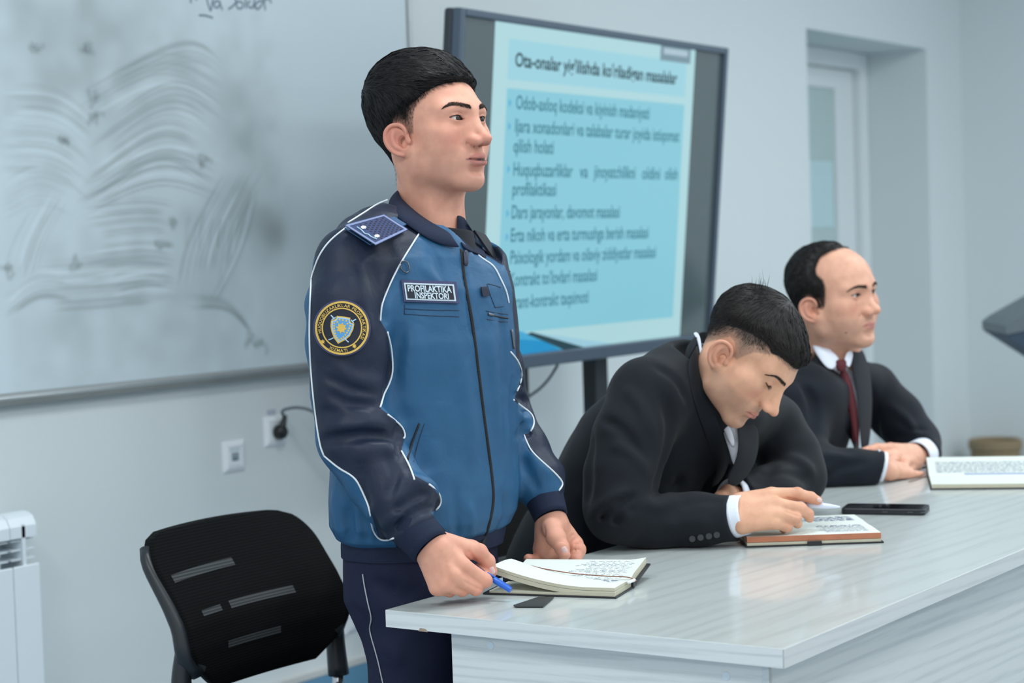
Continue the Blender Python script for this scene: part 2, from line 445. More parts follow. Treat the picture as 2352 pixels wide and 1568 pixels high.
part(MB().box((x2 - .105, WY - .0135, z2 - .02), (x2 - .07, WY - .0121, z2 + .02)), 'insert', mat('pale_plastic', (206, 220, 226), .3), t2)
cab = empty('power_cable', (x, WY - .03, z)); tag(cab, 'dark grey power cable running from the wall plug to the display', 'cable')
pc = np.array((x + .004, WY - .012, z - .003))
rings = []
for yy, rr_ in ((0.002, .019), (-.004, .020), (-.014, .020), (-.022, .017), (-.026, .010)):
    rings.append([pc + np.array((math.cos(a) * rr_, yy, math.sin(a) * rr_)) for a in np.linspace(0, 2 * math.pi, 18, endpoint=False)])
keep(mesh_obj('plug', *loft(rings[::-1]), M_BLACK_PL, smooth=True), cab)
Vn, Fn = tube_geo(spline([pc + np.array((.0, -.012, .006)), pc + np.array((.006, -.015, .024)), pc + np.array((.013, -.017, .046))], 8), np.linspace(.013, .0055, 8), 10)
keep(mesh_obj('strain_relief', Vn, Fn, M_BLACK_PL, smooth=True), cab)
cpts = [pc + np.array((.011, -.016, .040)), ony(648, 945, 3.56), ony(662, 938, 3.55), ony(688, 936, 3.53), ony(720, 945, 3.50), ony(800, 985, 3.45), ony(900, 1040, 3.40), ony(1050, 1030, 3.30), ony(1150, 965, 3.22), ony(1205, 918, 3.16), ony(1240, 892, 3.12), ony(1262, 868, 3.08), ony(1281, 838, 3.04)]
Vc, Fc = tube_geo(spline(cpts, 90), .0042, 8)
keep(mesh_obj('cord', Vc, Fc, mat('cable_rubber', (92, 104, 112), 0.55, var=.03), smooth=True), cab)

# ================================================================== radiator
rx = 3.085
rad = empty('radiator', (rx, WY - .06, 0.08)); tag(rad, 'white sectional radiator on the wall beside the black chair', 'radiator')
M_RAD = mat('radiator_enamel', (226, 236, 242), 0.3, var=0.01)
for k in range(7):
    x1 = rx - .080 * k - .001; x0 = x1 - .078
    sec = part(MB().box((x0, WY - .125, .14), (x1, WY - .118, .605)), 'section', M_RAD, rad, bevel=.003)
    sub = MB().box((x0 + .034, WY - .118, .14), (x0 + .044, WY - .04, .70)); keep(sub.build('web', M_RAD), sec)
    cap = []
    for yy in np.linspace(-.118, -.035, 9):
        t_ = (yy + .0765) / .0415; zz = .695 + .030 * math.sqrt(max(0, 1 - t_ * t_))
        cap.append([(x0, WY + yy, .668), (x1, WY + yy, .668), (x1, WY + yy, zz), (x0, WY + yy, zz)])
    keep(mesh_obj('cap', *loft(cap), M_RAD), sec)
    for zf in (.640, .662, .618):
        keep(MB().box((x0 + .005, WY - .112, zf - .0015), (x1 - .003, WY - .045, zf + .0015)).build('fin', M_RAD), sec)
for zq in (.685, .16): part(MB().tube([(rx - .56, WY - .08, zq), (rx - .001, WY - .08, zq)], .016, 10), 'manifold', M_RAD, rad, smooth=True)
for xq in (rx - .3, rx - .06): part(MB().box((xq, WY - .05, .64), (xq + .018, WY, .66)), 'wall_bracket', M_RAD, rad)

# ================================================================== display on a stand
DC = np.array([4.748, 2.95, 1.441]); DW, DH = 1.500, 0.941
DM = Matrix.Translation(Vector(DC)) @ Matrix.Rotation(0.028, 4, 'Z') @ Matrix.Rotation(0.094, 4, 'X')
DMi = DM.inverted(); Dn = np.array((DM.to_3x3() @ Vector((0, -1, 0)))[:])
disp = empty('interactive_display', (DC[0], 3.05, 0)); tag(disp, 'large flat display on a black stand showing a light blue slide', 'display')
def dpart(mb, name, m, bevel=0.0, **k):
    o = mb.build(name, m, None, bevel=bevel, **k); o.matrix_world = DM; o.parent = disp; o.matrix_parent_inverse = disp.matrix_world.inverted(); return o
def dloc(px, py, eps=0.0):
    p0 = np.array((DM @ Vector((0, -eps, 0)))[:]); w = onplane(px, py, p0, Dn); v = DMi @ Vector(w); return v.x, v.z
M_BEZ = mat('display_bezel', (82, 95, 110), 0.35, metal=0.3, var=.02)
w2, h2 = DW / 2, DH / 2
dpart(MB().box((-w2, .012, -h2), (w2, .040, h2)), 'housing', mat('display_back', (48, 54, 62), 0.5), bevel=.008)
for lo, hi in (((-w2, -.016, -h2), (-w2 + .022, .012, h2)), ((w2 - .022, -.016, -h2), (w2, .012, h2)), ((-w2 + .022, -.016, h2 - .020), (w2 - .022, .012, h2)), ((-w2 + .022, -.016, -h2), (w2 - .022, .012, -h2 + .038))):
    dpart(MB().box(lo, hi), 'bezel', M_BEZ, bevel=.004)
dpart(MB().box((-w2 + .022, -.003, -h2 + .038), (w2 - .022, .0119, h2 - .020)), 'screen_panel', mat('screen_glass', (58, 70, 73), 0.12, emit=0.55))  # black bars: reflected room light put into the grey and its glow
def quad_px(pts, name, col, eps, e=0.92):
    V = []
    for x, y in pts:
        a, c = dloc(x, y); V.append((a, -eps, c))
    mm = mat('slide_' + name, (0, 0, 0), 0.25, spec=.25)
    bs = mm.node_tree.nodes['Principled BSDF']; bs.inputs['Emission Color'].default_value = lin(col); bs.inputs['Emission Strength'].default_value = e
    o = mesh_obj(name, V, [tuple(range(len(V)))], mm); o.matrix_world = DM; o.parent = disp; o.matrix_parent_inverse = disp.matrix_world.inverted(); return o
zb = -h2 + .0385; zt = h2 - .0205
def rect(x0, z0, x1, z1, name, col, eps, e=0.92):
    mm = mat('slide_' + name, (0, 0, 0), 0.25, spec=.25)
    bs = mm.node_tree.nodes['Principled BSDF']; bs.inputs['Emission Color'].default_value = lin(col); bs.inputs['Emission Strength'].default_value = e
    o = mesh_obj(name, [(x0, -eps, z0), (x1, -eps, z0), (x1, -eps, z1), (x0, -eps, z1)], [(0, 1, 2, 3)], mm)
    o.matrix_world = DM; o.parent = disp; o.matrix_parent_inverse = disp.matrix_world.inverted(); return o
sx0 = dloc(1126, 250)[0]; sx1 = dloc(1585, 300)[0]
rect(sx0, zb, sx1, zt, 'slide', (178, 220, 226), .0036)
tx0 = dloc(1157, 300)[0]; tx1 = dloc(1566, 300)[0]
tz1 = dloc(1300, 106)[1]; tz0 = dloc(1300, 196)[1]; bz1 = dloc(1300, 215)[1]; bz0 = dloc(1400, 742)[1]
rect(tx0, tz0, tx1, tz1, 'title_box', (160, 214, 228), .0040); rect(tx0, bz0, tx1, bz1, 'body_box', (138, 205, 222), .0040)
bx1, bz_ = dloc(1583, 138); bx0, _ = dloc(1514, 130)
rect(bx0, bz_ - .012, bx1, zt, 'toolbar', (122, 150, 164), .0041); rect(bx0 + .02, bz_ + .008, bx1 - .02, bz_ + .026, 'toolbar_text', (176, 200, 212), .0043)
def zx(px, py): return dloc(px, py)
a0 = sx0; k1 = zx(1212, 766); k2 = zx(1290, 812); k3 = zx(1325, 806)
def poly(pts, name, col, eps):
    mm = mat('slide_' + name, (0, 0, 0), 0.25, spec=.25)
    bs = mm.node_tree.nodes['Principled BSDF']; bs.inputs['Emission Color'].default_value = lin(col); bs.inputs['Emission Strength'].default_value = .92
    o = mesh_obj(name, [(x, -eps, z) for x, z in pts], [tuple(range(len(pts)))], mm); o.matrix_world = DM; o.parent = disp; o.matrix_parent_inverse = disp.matrix_world.inverted()
poly([(a0, zb), (k2[0], zb), (k1[0], k1[1]), (a0, k1[1] + .05)], 'slide_swoosh', (70, 172, 216), .0041)
poly([(a0, zb), (k2[0] - .02, zb), (k2[0] - .10, zb + .03), (a0, zb + .06)], 'slide_swoosh_deep', (34, 148, 204), .0043)
poly([(k2[0], zb), (k3[0] + .03, zb), (k1[0] + .012, k1[1] + .004), (k1[0] - .012, k1[1])], 'slide_stripe', (40, 70, 80), .0045)
poly([(k3[0] + .03, zb), (k3[0] + .20, zb), (k1[0] + .05, k1[1] - .012), (k1[0] + .012, k1[1] + .004)], 'slide_band', (160, 208, 226), .0042)
def slide_text(body, a, b_, name, col, bold, hpx):
    (xa, za), (xb, zb_) = dloc(*a), dloc(*b_)
    V, Fc = text_geo(body, 1.0, bold)
    w = V[:, 0].max() - V[:, 0].min(); hx = 0.72
    sx = (xb - xa) / w
    d = proj(DC)[2]; sz = hpx * d / FPX / hx
    zz = (za + zb_) / 2 - sz * hx / 2 * .75
    mm = mat('slide_' + name, (0, 0, 0), 0.4, spec=.1)
    bs = mm.node_tree.nodes['Principled BSDF']; bs.inputs['Emission Color'].default_value = lin(col); bs.inputs['Emission Strength'].default_value = .9
    o = mesh_obj(name, [(xa + (v[0] - V[:, 0].min()) * sx, -.0050, zz + v[1] * sz) for v in V], Fc, mm)
    o.matrix_world = DM; o.parent = disp; o.matrix_parent_inverse = disp.matrix_world.inverted(); return o
slide_text("Ota-onalar yig'ilishda ko'riladigan masalalar", (1180, 138), (1552, 184), 'slide_title', (44, 66, 76), .02, 30)
BODY = (66, 128, 148)
for s_, a, b_ in (("Odob-axloq kodeksi va kiyinish madaniyati", (1182, 238), (1488, 262)), ("Ijara xonadonlari va talabalar turar joyida istiqomat", (1180, 292), (1557, 314)), ("qilish holati", (1176, 336), (1268, 342)),
                 ("Huquqbuzarliklar", (1176, 391), (1312, 395)), ("va", (1328, 396), (1347, 396)), ("jinoyatchilikni", (1361, 396), (1456, 399)), ("oldini", (1472, 400), (1513, 401)), ("olish", (1524, 401), (1553, 402)), ("profilaktikasi", (1174, 436), (1274, 438)), ("Dars jarayonlar, davomot masalasi", (1172, 490), (1420, 488)),
                 ("Erta nikoh va erta turmushga berish masalasi", (1170, 542), (1486, 536)), ("Psixologik yordam va oilaviy ziddiyatlar masalasi", (1169, 594), (1503, 580)), ("Kontrakt to'lovlari masalasi", (1167, 644), (1368, 634)), ("Grant-kontrakt taqsimoti", (1166, 694), (1348, 686))):
    slide_text(s_, a, b_, 'slide_line', BODY, .012, 30)
for y in (236, 290, 388, 490, 544, 598, 650, 700):
    x_, z_ = dloc(1168 - (y - 236) * .022, y); poly([(x_ - .006, z_ - .012), (x_ + .008, z_), (x_ - .006, z_ + .012)], 'bullet', (92, 176, 214), .0050)
M_POST = mat('stand_black', (36, 42, 48), 0.45, var=.03)
for px in (1374, None):
    X = ony(1374, 870, 3.10)[0] if px else 2 * DC[0] - ony(1374, 870, 3.10)[0]
    part(MB().box((X - .036, 3.085, .10), (X + .036, 3.135, 1.45)), 'post', M_POST, disp, bevel=.006)
    part(MB().box((X - .04, 2.75, .05), (X + .04, 3.45, .10)), 'foot', M_POST, disp, bevel=.01)
    for yy in (2.79, 3.41): part(MB().tube([(X - .02, yy, .026), (X + .02, yy, .026)], .025, 14), 'caster', M_BLACK_PL, disp, smooth=False)
part(MB().box((DC[0] - .70, 3.09, .30), (DC[0] + .70, 3.13, .36)), 'crossbar', M_POST, disp, bevel=.005)
part(MB().box((DC[0] - .40, 3.055, 1.30), (DC[0] + .40, 3.09, 1.40)), 'mount_plate', M_POST, disp, bevel=.003)

# ================================================================== table
TZ = 0.75
TX1 = 4.47
tb = empty('table', (3.9, 1.5, 0)); tag(tb, 'long pale wood-grain office table the men stand and sit at', 'table')
A_, B_ = (206, 218, 220), (184, 196, 198)
M_TOP = laminate('laminate_top', (3.0, 34, 34), (196, 203, 202), (187, 194, 192), rough=.25, coat=.35)
M_END = laminate('laminate_end', (20, 3.5, 110), (228, 233, 235), (206, 213, 216), rough=.35, coat=.1)  # lighter copy of the laminate: light from the left put into the colour
M_FRO = laminate('laminate_front', (3.0, 20, 70), (214, 216, 214), (198, 201, 200), rough=.35, coat=.1)  # darker copy than the end: its weaker light put into the colour
part(MB().box((2.337, 1.18, TZ - .027), (TX1, 1.86, TZ)), 'table_top', [M_TOP], tb, bevel=.0012)
part(MB().box((2.3362, 1.1812, TZ - .0265), (2.3369, 1.8588, TZ - .0006)), 'edge_band', M_END, tb)
part(MB().box((2.338, 1.1792, TZ - .0265), (TX1 - .001, 1.1799, TZ - .0006)), 'edge_band', M_FRO, tb)
part(MB().box((2.36, 1.226, 0.0), (2.385, 1.752, TZ - .0271)), 'end_panel', M_END, tb, bevel=.001)
part(MB().box((TX1 - .05, 1.226, 0.0), (TX1 - .025, 1.752, TZ - .0271)), 'end_panel', M_END, tb, bevel=.001)
part(MB().box((2.3851, 1.222, 0.08), (TX1 - .0501, 1.240, TZ - .0271)), 'front_panel', M_FRO, tb, bevel=.001)
for px, py in ((1127, 1482), (1668, 1552)):
    c = onx(px, py, 2.3595)
    keep(mesh_obj('screw_cap', *loft([disc((2.3599, c[1], c[2]), (-1, 0, 0), .0062, 18), disc((2.3588, c[1], c[2]), (-1, 0, 0), .0058, 18)]), mat('cap_white', (222, 236, 246), .35)), tb)
c = onx(972, 1447, 2.336)
keep(mesh_obj('edge_chip', [(2.3358, c[1] + .009, c[2] - .002), (2.3358, c[1] - .009, c[2] - .002), (2.3358, c[1] - .005, c[2] + .0025), (2.3358, c[1] + .006, c[2] + .003)], [(0, 1, 2, 3)], mat('chipboard', (168, 150, 132), .8, var=.1, vscale=300)), tb)

# ================================================================== chairs
M_MESH = mat('mesh_fabric', (12, 14, 15), 0.8, spec=0.1)
nt = M_MESH.node_tree; bs = nt.nodes['Principled BSDF']
tc = nt.nodes.new('ShaderNodeTexCoord'); wv = nt.nodes.new('ShaderNodeTexWave'); wv.bands_direction = 'Z'; wv.inputs['Scale'].default_value = 62
nt.links.new(tc.outputs['Object'], wv.inputs['Vector'])
nt.links.new(attr_ramp(nt, wv.outputs['Fac'], [(0.2, (5, 6, 7)), (0.8, (17, 19, 20))]), bs.inputs['Base Color'])
M_SLOT = mat('mesh_slot', (62, 68, 72), 0.7)  # lighter grey: light behind the see-through mesh put into the colour
nt = M_SLOT.node_tree; bs = nt.nodes['Principled BSDF']; tc = nt.nodes.new('ShaderNodeTexCoord'); wv = nt.nodes.new('ShaderNodeTexWave'); wv.bands_direction = 'Z'; wv.inputs['Scale'].default_value = 62
nt.links.new(tc.outputs['Object'], wv.inputs['Vector']); nt.links.new(attr_ramp(nt, wv.outputs['Fac'], [(0.2, (24, 27, 30)), (0.8, (66, 72, 76))]), bs.inputs['Base Color'])
M_CFRAME = mat('chair_frame_plastic', (34, 40, 46), 0.4, var=.03)
def chair_profile(z):
    """y of the backrest face against height, chair facing -Y"""
    return np.interp(z, [.50, .55, .60, .64, .68, .74, .80], [.012, .000, -.002, .006, .030, .075, .120])
def make_chair(loc, rz, label):
    t = empty('visitor_chair', loc, rz); tag(t, label, 'chair', 'black mesh visitor chairs at the table')
    W2 = .222; zs = np.linspace(.518, .795, 34); n = 40
    def half(z):
        e = 0
        if z > .735: q = (z - .735) / .06; e = .06 * (1 - math.sqrt(max(0, 1 - min(1, q) ** 2)))
        if z < .60: q = (.60 - z) / .082; e = max(e, .085 * q ** 1.5)
        return W2 - e
    def sheet(off, nm, m, shrink=0.0):
        V = []
        for z in zs:
            w = half(z) - shrink
            for j in range(n):
                x = (2 * j / (n - 1) - 1) * w
                bow = .018 * (x / W2) ** 2
                V.append((x, chair_profile(z) - bow + off, z + .010 * (1 - (x / W2) ** 2) * (z - .5) / .3))
        return V
    Vf = sheet(0, '', None); Vb = sheet(.022, '', None, .004)
    k = len(zs); Fc = []
    for i in range(k - 1):
        for j in range(n - 1):
            a = i * n + j; Fc.append((a, a + 1, a + n + 1, a + n)); a += k * n; Fc.append((a, a + n, a + n + 1, a + 1))
    for i in range(k - 1):
        for j in (0, n - 1):
            a = i * n + j; bq = a + k * n; f = (a, a + n, bq + n, bq); Fc.append(f if j == 0 else f[::-1])
    for j in range(n - 1):
        Fc.append((j, j + k * n, j + 1 + k * n, j + 1)); a = (k - 1) * n + j; Fc.append((a, a + 1, a + 1 + k * n, a + k * n))
    mesh_obj('backrest', Vf + Vb, Fc, M_MESH, t, smooth=True)
    def slot(x0, x1, zc, h=.013):
        V = []; Fq = []
        xs = np.linspace(x0, x1, 12)
        for z in (zc - h / 2, zc, zc + h / 2):
            for x in xs: V.append((x, chair_profile(z) - .018 * (x / W2) ** 2 - .0009, z + .010 * (1 - (x / W2) ** 2) * (z - .5) / .3))
        for i in range(2):
            for j in range(11): a = i * 12 + j; Fq.append((a, a + 1, a + 13, a + 12))
        mesh_obj('vent_slot', V, Fq, M_SLOT, t, smooth=True)
    slot(-.195, -.020, .722); slot(-.085, .095, .657); slot(-.165, -.110, .657, .010); slot(-.115, .035, .592)
    for s in (-1, 1):
        P = [(s * (half(z) - .004), chair_profile(z) + .020 - .016, z) for z in np.linspace(.56, .775, 16)]
        mesh_obj('side_rail', *tube_geo(P, np.interp(np.linspace(0, 1, 16), [0, .4, 1], [.020, .017, .011]), 10), M_CFRAME, t, smooth=True)
        mesh_obj('bracket', *tube_geo(spline([(s * .212, .010, .60), (s * .216, .016, .54), (s * .217, .012, .47)], 10), np.linspace(.016, .021, 10), 10), M_CFRAME, t, smooth=True)
        mesh_obj('leg', *tube_geo(spline([(s * .217, .012, .48), (s * .217, .03, .30), (s * .217, .10, .012)], 14), .0115, 10), M_CHROME, t, smooth=True)
        mesh_obj('leg', *tube_geo(spline([(s * .217, .0, .43), (s * .217, -.28, .42), (s * .217, -.335, .35), (s * .217, -.36, .012)], 20), .0115, 10), M_CHROME, t, smooth=True)
    V = []
    for z, g in ((.405, .02), (.415, .0), (.442, .0), (.455, .02)):
        V.append([(math.copysign(abs(math.cos(a)) ** .45, math.cos(a)) * (.215 - g), -.17 + math.copysign(abs(math.sin(a)) ** .45, math.sin(a)) * (.185 - g), z) for a in np.linspace(0, 2 * math.pi, 44, endpoint=False)])
    mesh_obj('seat', *loft(V), mat('seat_fabric', (20, 22, 25), .8, bump=.3, bscale=500), t, smooth=False)
    return t
make_chair((2.718, 2.447, 0), 0.0, 'empty black mesh-backed chair behind the standing man')
make_chair((3.22, 2.26, 0), 0.0, 'black mesh-backed chair under the man bending to write')
make_chair((4.02, 2.32, 0), 0.0, 'black mesh-backed chair under the man in a dark red tie')

# ================================================================== far things
wbk = empty('waste_basket', (9.02, 3.39, 0)); tag(wbk, 'woven tan basket on the floor in the far corner', 'basket')
M_BASK = mat('wicker', (146, 128, 100), 0.8, var=.25, vscale=60, bump=.5, bscale=120)
def ring(c, r, z, n=28): return [(c[0] + r * math.cos(a), c[1] + r * math.sin(a), z) for a in np.linspace(0, 2 * math.pi, n, endpoint=False)]
cB = (9.02, 3.39)
keep(mesh_obj('bowl', *loft([ring(cB, r, z) for r, z in ((.085, .0), (.09, .01), (.118, .26), (.108, .26), (.08, .02))]), M_BASK, smooth=False), wbk)
keep(mesh_obj('rim', *loft([ring(cB, r, z) for r, z in ((.116, .255), (.128, .262), (.128, .300), (.118, .306), (.108, .300), (.108, .258))], caps=False), M_BASK, smooth=False), wbk)
for zz in np.linspace(.03, .235, 8):
    rr_ = .0925 + (.118 - .0925) * zz / .26
    keep(mesh_obj('woven_band', *loft([ring(cB, rr_, zz - .009), ring(cB, rr_ + .004, zz), ring(cB, rr_, zz + .009)], caps=False), M_BASK, smooth=True), wbk)
le_d = 6.4
le = empty('lectern', tuple(at(2480, 760, le_d)[:2]) + (0,)); tag(le, 'dark grey slanted lectern top at the right edge', 'lectern')
Ml = mat('lectern_grey', (92, 104, 110), .5, var=.04); Ml2 = mat('lectern_slate', (40, 62, 82), .5, var=.04)
def prism(px, name, m_, back):
    A = [at(x, y, le_d) for x, y in px]; Bk = [p + back for p in A]; n = len(A)
    keep(mesh_obj(name, A + Bk, [tuple(range(n - 1, -1, -1)), tuple(n + i for i in range(n))] + [(i, (i + 1) % n, n + (i + 1) % n, n + i) for i in range(n)], m_), le)
bk_ = np.array([.36, .22, 0])
prism([(2311, 748), (2330, 734), (2470, 655), (2600, 655), (2600, 720), (2470, 735), (2312, 769)], 'desk_top', Ml, bk_)
prism([(2313, 771), (2470, 737), (2600, 722), (2600, 930), (2440, 852)], 'tray', Ml2, bk_ * .98)
lz = at(2500, 860, le_d); part(MB().box((lz[0] - .02, lz[1] - .16, .03), (lz[0] + .30, lz[1] + .12, lz[2])), 'column', Ml2, le, bevel=.01)
part(MB().box((lz[0] - .08, lz[1] - .24, 0), (lz[0] + .36, lz[1] + .20, .0299)), 'foot', Ml, le, bevel=.005)
# ================================================================== sculpting: distance fields turned into meshes
def vec(*a): return np.array(a, dtype=np.float64)
def unit(v): v = np.asarray(v, float); return v / (np.linalg.norm(v) + 1e-12)
def smin(a, b, k):
    if k <= 0: return np.minimum(a, b)
    h = np.maximum(k - np.abs(a - b), 0) / k
    return np.minimum(a, b) - h * h * k * 0.25
def smax(a, b, k): return -smin(-a, -b, k)
class Prim:
    def __init__(s, fn, lo, hi): s.fn, s.lo, s.hi = fn, np.asarray(lo, float), np.asarray(hi, float)
def ell(c, r, R=None):
    c = np.asarray(c, float); r = np.asarray(r, float) * np.ones(3)
    def fn(X, Y, Z):
        p = (X - c[0], Y - c[1], Z - c[2])
        if R is not None: p = tuple(R[0][i] * p[0] + R[1][i] * p[1] + R[2][i] * p[2] for i in range(3))
        k0 = np.sqrt((p[0] / r[0]) ** 2 + (p[1] / r[1]) ** 2 + (p[2] / r[2]) ** 2)
        k1 = np.sqrt((p[0] / r[0] ** 2) ** 2 + (p[1] / r[1] ** 2) ** 2 + (p[2] / r[2] ** 2) ** 2) + 1e-9
        return k0 * (k0 - 1.0) / k1
    m = r.max() if R is not None else r
    return Prim(fn, c - m, c + m)
def cap(a, b, ra, rb=None, n=None, flat=1.0):
    """tapered capsule; n/flat squash it along direction n"""
    a = np.asarray(a, float); b = np.asarray(b, float); rb = ra if rb is None else rb
    d = b - a; L = d @ d + 1e-12
    nn = None
    if n is not None: nn = np.asarray(n, float); nn = unit(nn - d * (nn @ d) / L)
    def fn(X, Y, Z):
        px, py, pz = X - a[0], Y - a[1], Z - a[2]
        t = np.clip((px * d[0] + py * d[1] + pz * d[2]) / L, 0, 1)
        px, py, pz = px - t * d[0], py - t * d[1], pz - t * d[2]
        q = px * px + py * py + pz * pz
        r = ra + (rb - ra) * t
        if nn is not None:
            s = px * nn[0] + py * nn[1] + pz * nn[2]
            q = q + s * s * (1.0 / flat ** 2 - 1.0)
            return (np.sqrt(q) - r) * (flat if flat < 1 else 1.0)
        return np.sqrt(q) - r
    m = max(ra, rb) * max(1.0, flat)
    return Prim(fn, np.minimum(a, b) - m, np.maximum(a, b) + m)
def rbox(c, half, R, r):
    c = np.asarray(c, float); half = np.asarray(half, float)
    def fn(X, Y, Z):
        p = (X - c[0], Y - c[1], Z - c[2])
        if R is not None: p = tuple(R[0][i] * p[0] + R[1][i] * p[1] + R[2][i] * p[2] for i in range(3))
        q = [np.abs(p[i]) - half[i] + r for i in range(3)]
        o = np.sqrt(sum(np.maximum(v, 0) ** 2 for v in q))
        return o + np.minimum(np.maximum(np.maximum(q[0], q[1]), q[2]), 0) - r
    m = np.linalg.norm(half) if R is not None else half
    return Prim(fn, c - m, c + m)
def chain(P, R, n=None, flat=1.0):
    P = [np.asarray(p, float) for p in P]; R = list(R)
    caps = [cap(P[i], P[i + 1], R[i], R[i + 1], n, flat) for i in range(len(P) - 1)]
    def fn(X, Y, Z):
        d = caps[0].fn(X, Y, Z)
        for c in caps[1:]: d = smin(d, c.fn(X, Y, Z), min(R) * .5)
        return d
    return Prim(fn, np.min([c.lo for c in caps], 0), np.max([c.hi for c in caps], 0))
def halfspace(p, n):
    """solid on the side opposite to n"""
    p = np.asarray(p, float); n = unit(n)
    return Prim(lambda X, Y, Z: (X - p[0]) * n[0] + (Y - p[1]) * n[1] + (Z - p[2]) * n[2], [-1e3] * 3, [1e3] * 3)
class Field:
    def __init__(s, lo, hi, h):
        s.h = h; s.lo = np.asarray(lo, float); n = np.ceil((np.asarray(hi, float) - s.lo) / h).astype(int) + 1
        s.n = n; s.ax = [(s.lo[i] + h * np.arange(n[i])).astype(np.float32) for i in range(3)]
        s.F = np.full(n, 1.0, np.float32); s.pad = .015
    def sl(s, lo, hi):
        out = []
        for i in range(3):
            a = int(np.clip(np.floor((lo[i] - s.lo[i]) / s.h), 0, s.n[i])); b = int(np.clip(np.ceil((hi[i] - s.lo[i]) / s.h) + 1, 0, s.n[i]))
            out.append(slice(a, b))
        return tuple(out)
    def grid(s, q):
        return s.ax[0][q[0]][:, None, None], s.ax[1][q[1]][None, :, None], s.ax[2][q[2]][None, None, :]
    def _do(s, p, k, op):
        m = 1.5 * k + 3 * s.h + (s.pad if op is smin else 0.0); q = s.sl(p.lo - m, p.hi + m)
        if any(x.stop <= x.start for x in q): return s
        d = p.fn(*s.grid(q)).astype(np.float32)
        s.F[q] = op(s.F[q], d, k); return s
    def add(s, p, k=0.0): return s._do(p, k, smin)
    def sub(s, p, k=0.0): return s._do(p, k, lambda f, d, kk: smax(f, -d, kk))
    def cut(s, p, k=0.0): return s._do(p, k, smax)
    def bump(s, pts, wid, amp, fade=True):
        """ridge (amp>0) or crease (amp<0) along a polyline near the surface"""
        P = spline(pts, max(2, 5 * (len(pts) - 1) + 1)) if len(pts) > 2 else np.asarray(pts, float)
        m = wid * 2.6; q = s.sl(P.min(0) - m, P.max(0) + m)
        if any(x.stop <= x.start for x in q): return s
        X, Y, Z = s.grid(q); best = None; tb = None; n = len(P) - 1
        for i in range(n):
            a = P[i]; d = P[i + 1] - a; L = d @ d + 1e-12
            px, py, pz = X - a[0], Y - a[1], Z - a[2]
            t = np.clip((px * d[0] + py * d[1] + pz * d[2]) / L, 0, 1)
            dd = (px - t * d[0]) ** 2 + (py - t * d[1]) ** 2 + (pz - t * d[2]) ** 2
            tt = (i + t) / n
            if best is None: best, tb = dd, tt
            else: mm = dd < best; best = np.where(mm, dd, best); tb = np.where(mm, tt, tb)
        f = np.exp(-best / wid ** 2)
        if fade: f = f * np.clip(np.minimum(tb, 1 - tb) * 4 + .15, 0, 1)
        s.F[q] -= (amp * f).astype(np.float32); return s
    def val(s, P):
        P = np.atleast_2d(P); u = (P - s.lo) / s.h; i = np.clip(np.floor(u).astype(int), 0, s.n - 2); f = u - i
        out = 0
        for dx in (0, 1):
            for dy in (0, 1):
                for dz in (0, 1):
                    w = (f[:, 0] if dx else 1 - f[:, 0]) * (f[:, 1] if dy else 1 - f[:, 1]) * (f[:, 2] if dz else 1 - f[:, 2])
                    out = out + w * s.F[i[:, 0] + dx, i[:, 1] + dy, i[:, 2] + dz]
        return out
    def hit(s, x, y, d0=1.5, d1=6.0, inset=0.0):
        """first point of the solid under a photograph pixel"""
        r = ray(x, y); t = np.arange(d0, d1, s.h * .7); P = CAM_POS + t[:, None] * r
        ok = np.all((P > s.lo) & (P < s.lo + s.h * (s.n - 1)), 1)
        if not ok.any(): return None
        v = np.where(ok, s.val(P), 1.0); w = np.where(v < 0)[0]
        if len(w) == 0: return CAM_POS + t[np.argmin(v)] * r
        i = w[0]; f = v[i - 1] / (v[i - 1] - v[i] + 1e-9) if i else 0
        return CAM_POS + (t[max(i - 1, 0)] + f * (t[1] - t[0]) + inset) * r
    def hits(s, pts, **k): return [s.hit(x, y, **k) for x, y in pts]
    def mesh(s, smooth=2):
        F = s.F; S = F < 0
        c = np.zeros(np.array(F.shape) - 1, np.uint8)
        for dx in (0, 1):
            for dy in (0, 1):
                for dz in (0, 1): c += S[dx:dx + c.shape[0], dy:dy + c.shape[1], dz:dz + c.shape[2]]
        act = np.argwhere((c > 0) & (c < 8))
        idx = np.full(c.shape, -1, np.int32); idx[act[:, 0], act[:, 1], act[:, 2]] = np.arange(len(act))
        corners = [(i & 1, (i >> 1) & 1, (i >> 2) & 1) for i in range(8)]
        val = np.stack([F[act[:, 0] + a, act[:, 1] + b, act[:, 2] + c_] for a, b, c_ in corners], 1)
        acc = np.zeros((len(act), 3)); cnt = np.zeros(len(act))
        for i in range(8):
            for bit in (1, 2, 4):
                j = i | bit
                if j == i: continue
                a, b = val[:, i], val[:, j]; m = (a < 0) != (b < 0)
                t = np.where(m, a / (a - b + 1e-12), 0)
                p = np.array(corners[i], float)[None] + t[:, None] * (np.array(corners[j]) - np.array(corners[i]))[None]
                acc += p * m[:, None]; cnt += m
        V = (act + acc / cnt[:, None]) * s.h + s.lo
        quads = []
        for ax in range(3):
            o1, o2 = [(1, 2), (2, 0), (0, 1)][ax]
            sh = [slice(None)] * 3; sa = list(sh); sb = list(sh); sa[ax] = slice(0, -1); sb[ax] = slice(1, None)
            A, B = S[tuple(sa)], S[tuple(sb)]
            e = np.argwhere(A != B)
            e = e[(e[:, o1] > 0) & (e[:, o2] > 0) & (e[:, o1] < F.shape[o1] - 1) & (e[:, o2] < F.shape[o2] - 1)]
            ins = A[e[:, 0], e[:, 1], e[:, 2]]
            def g(d1, d2):
                q = e.copy(); q[:, o1] -= d1; q[:, o2] -= d2; return idx[q[:, 0], q[:, 1], q[:, 2]]
            Q = np.stack([g(1, 1), g(0, 1), g(0, 0), g(1, 0)], 1)
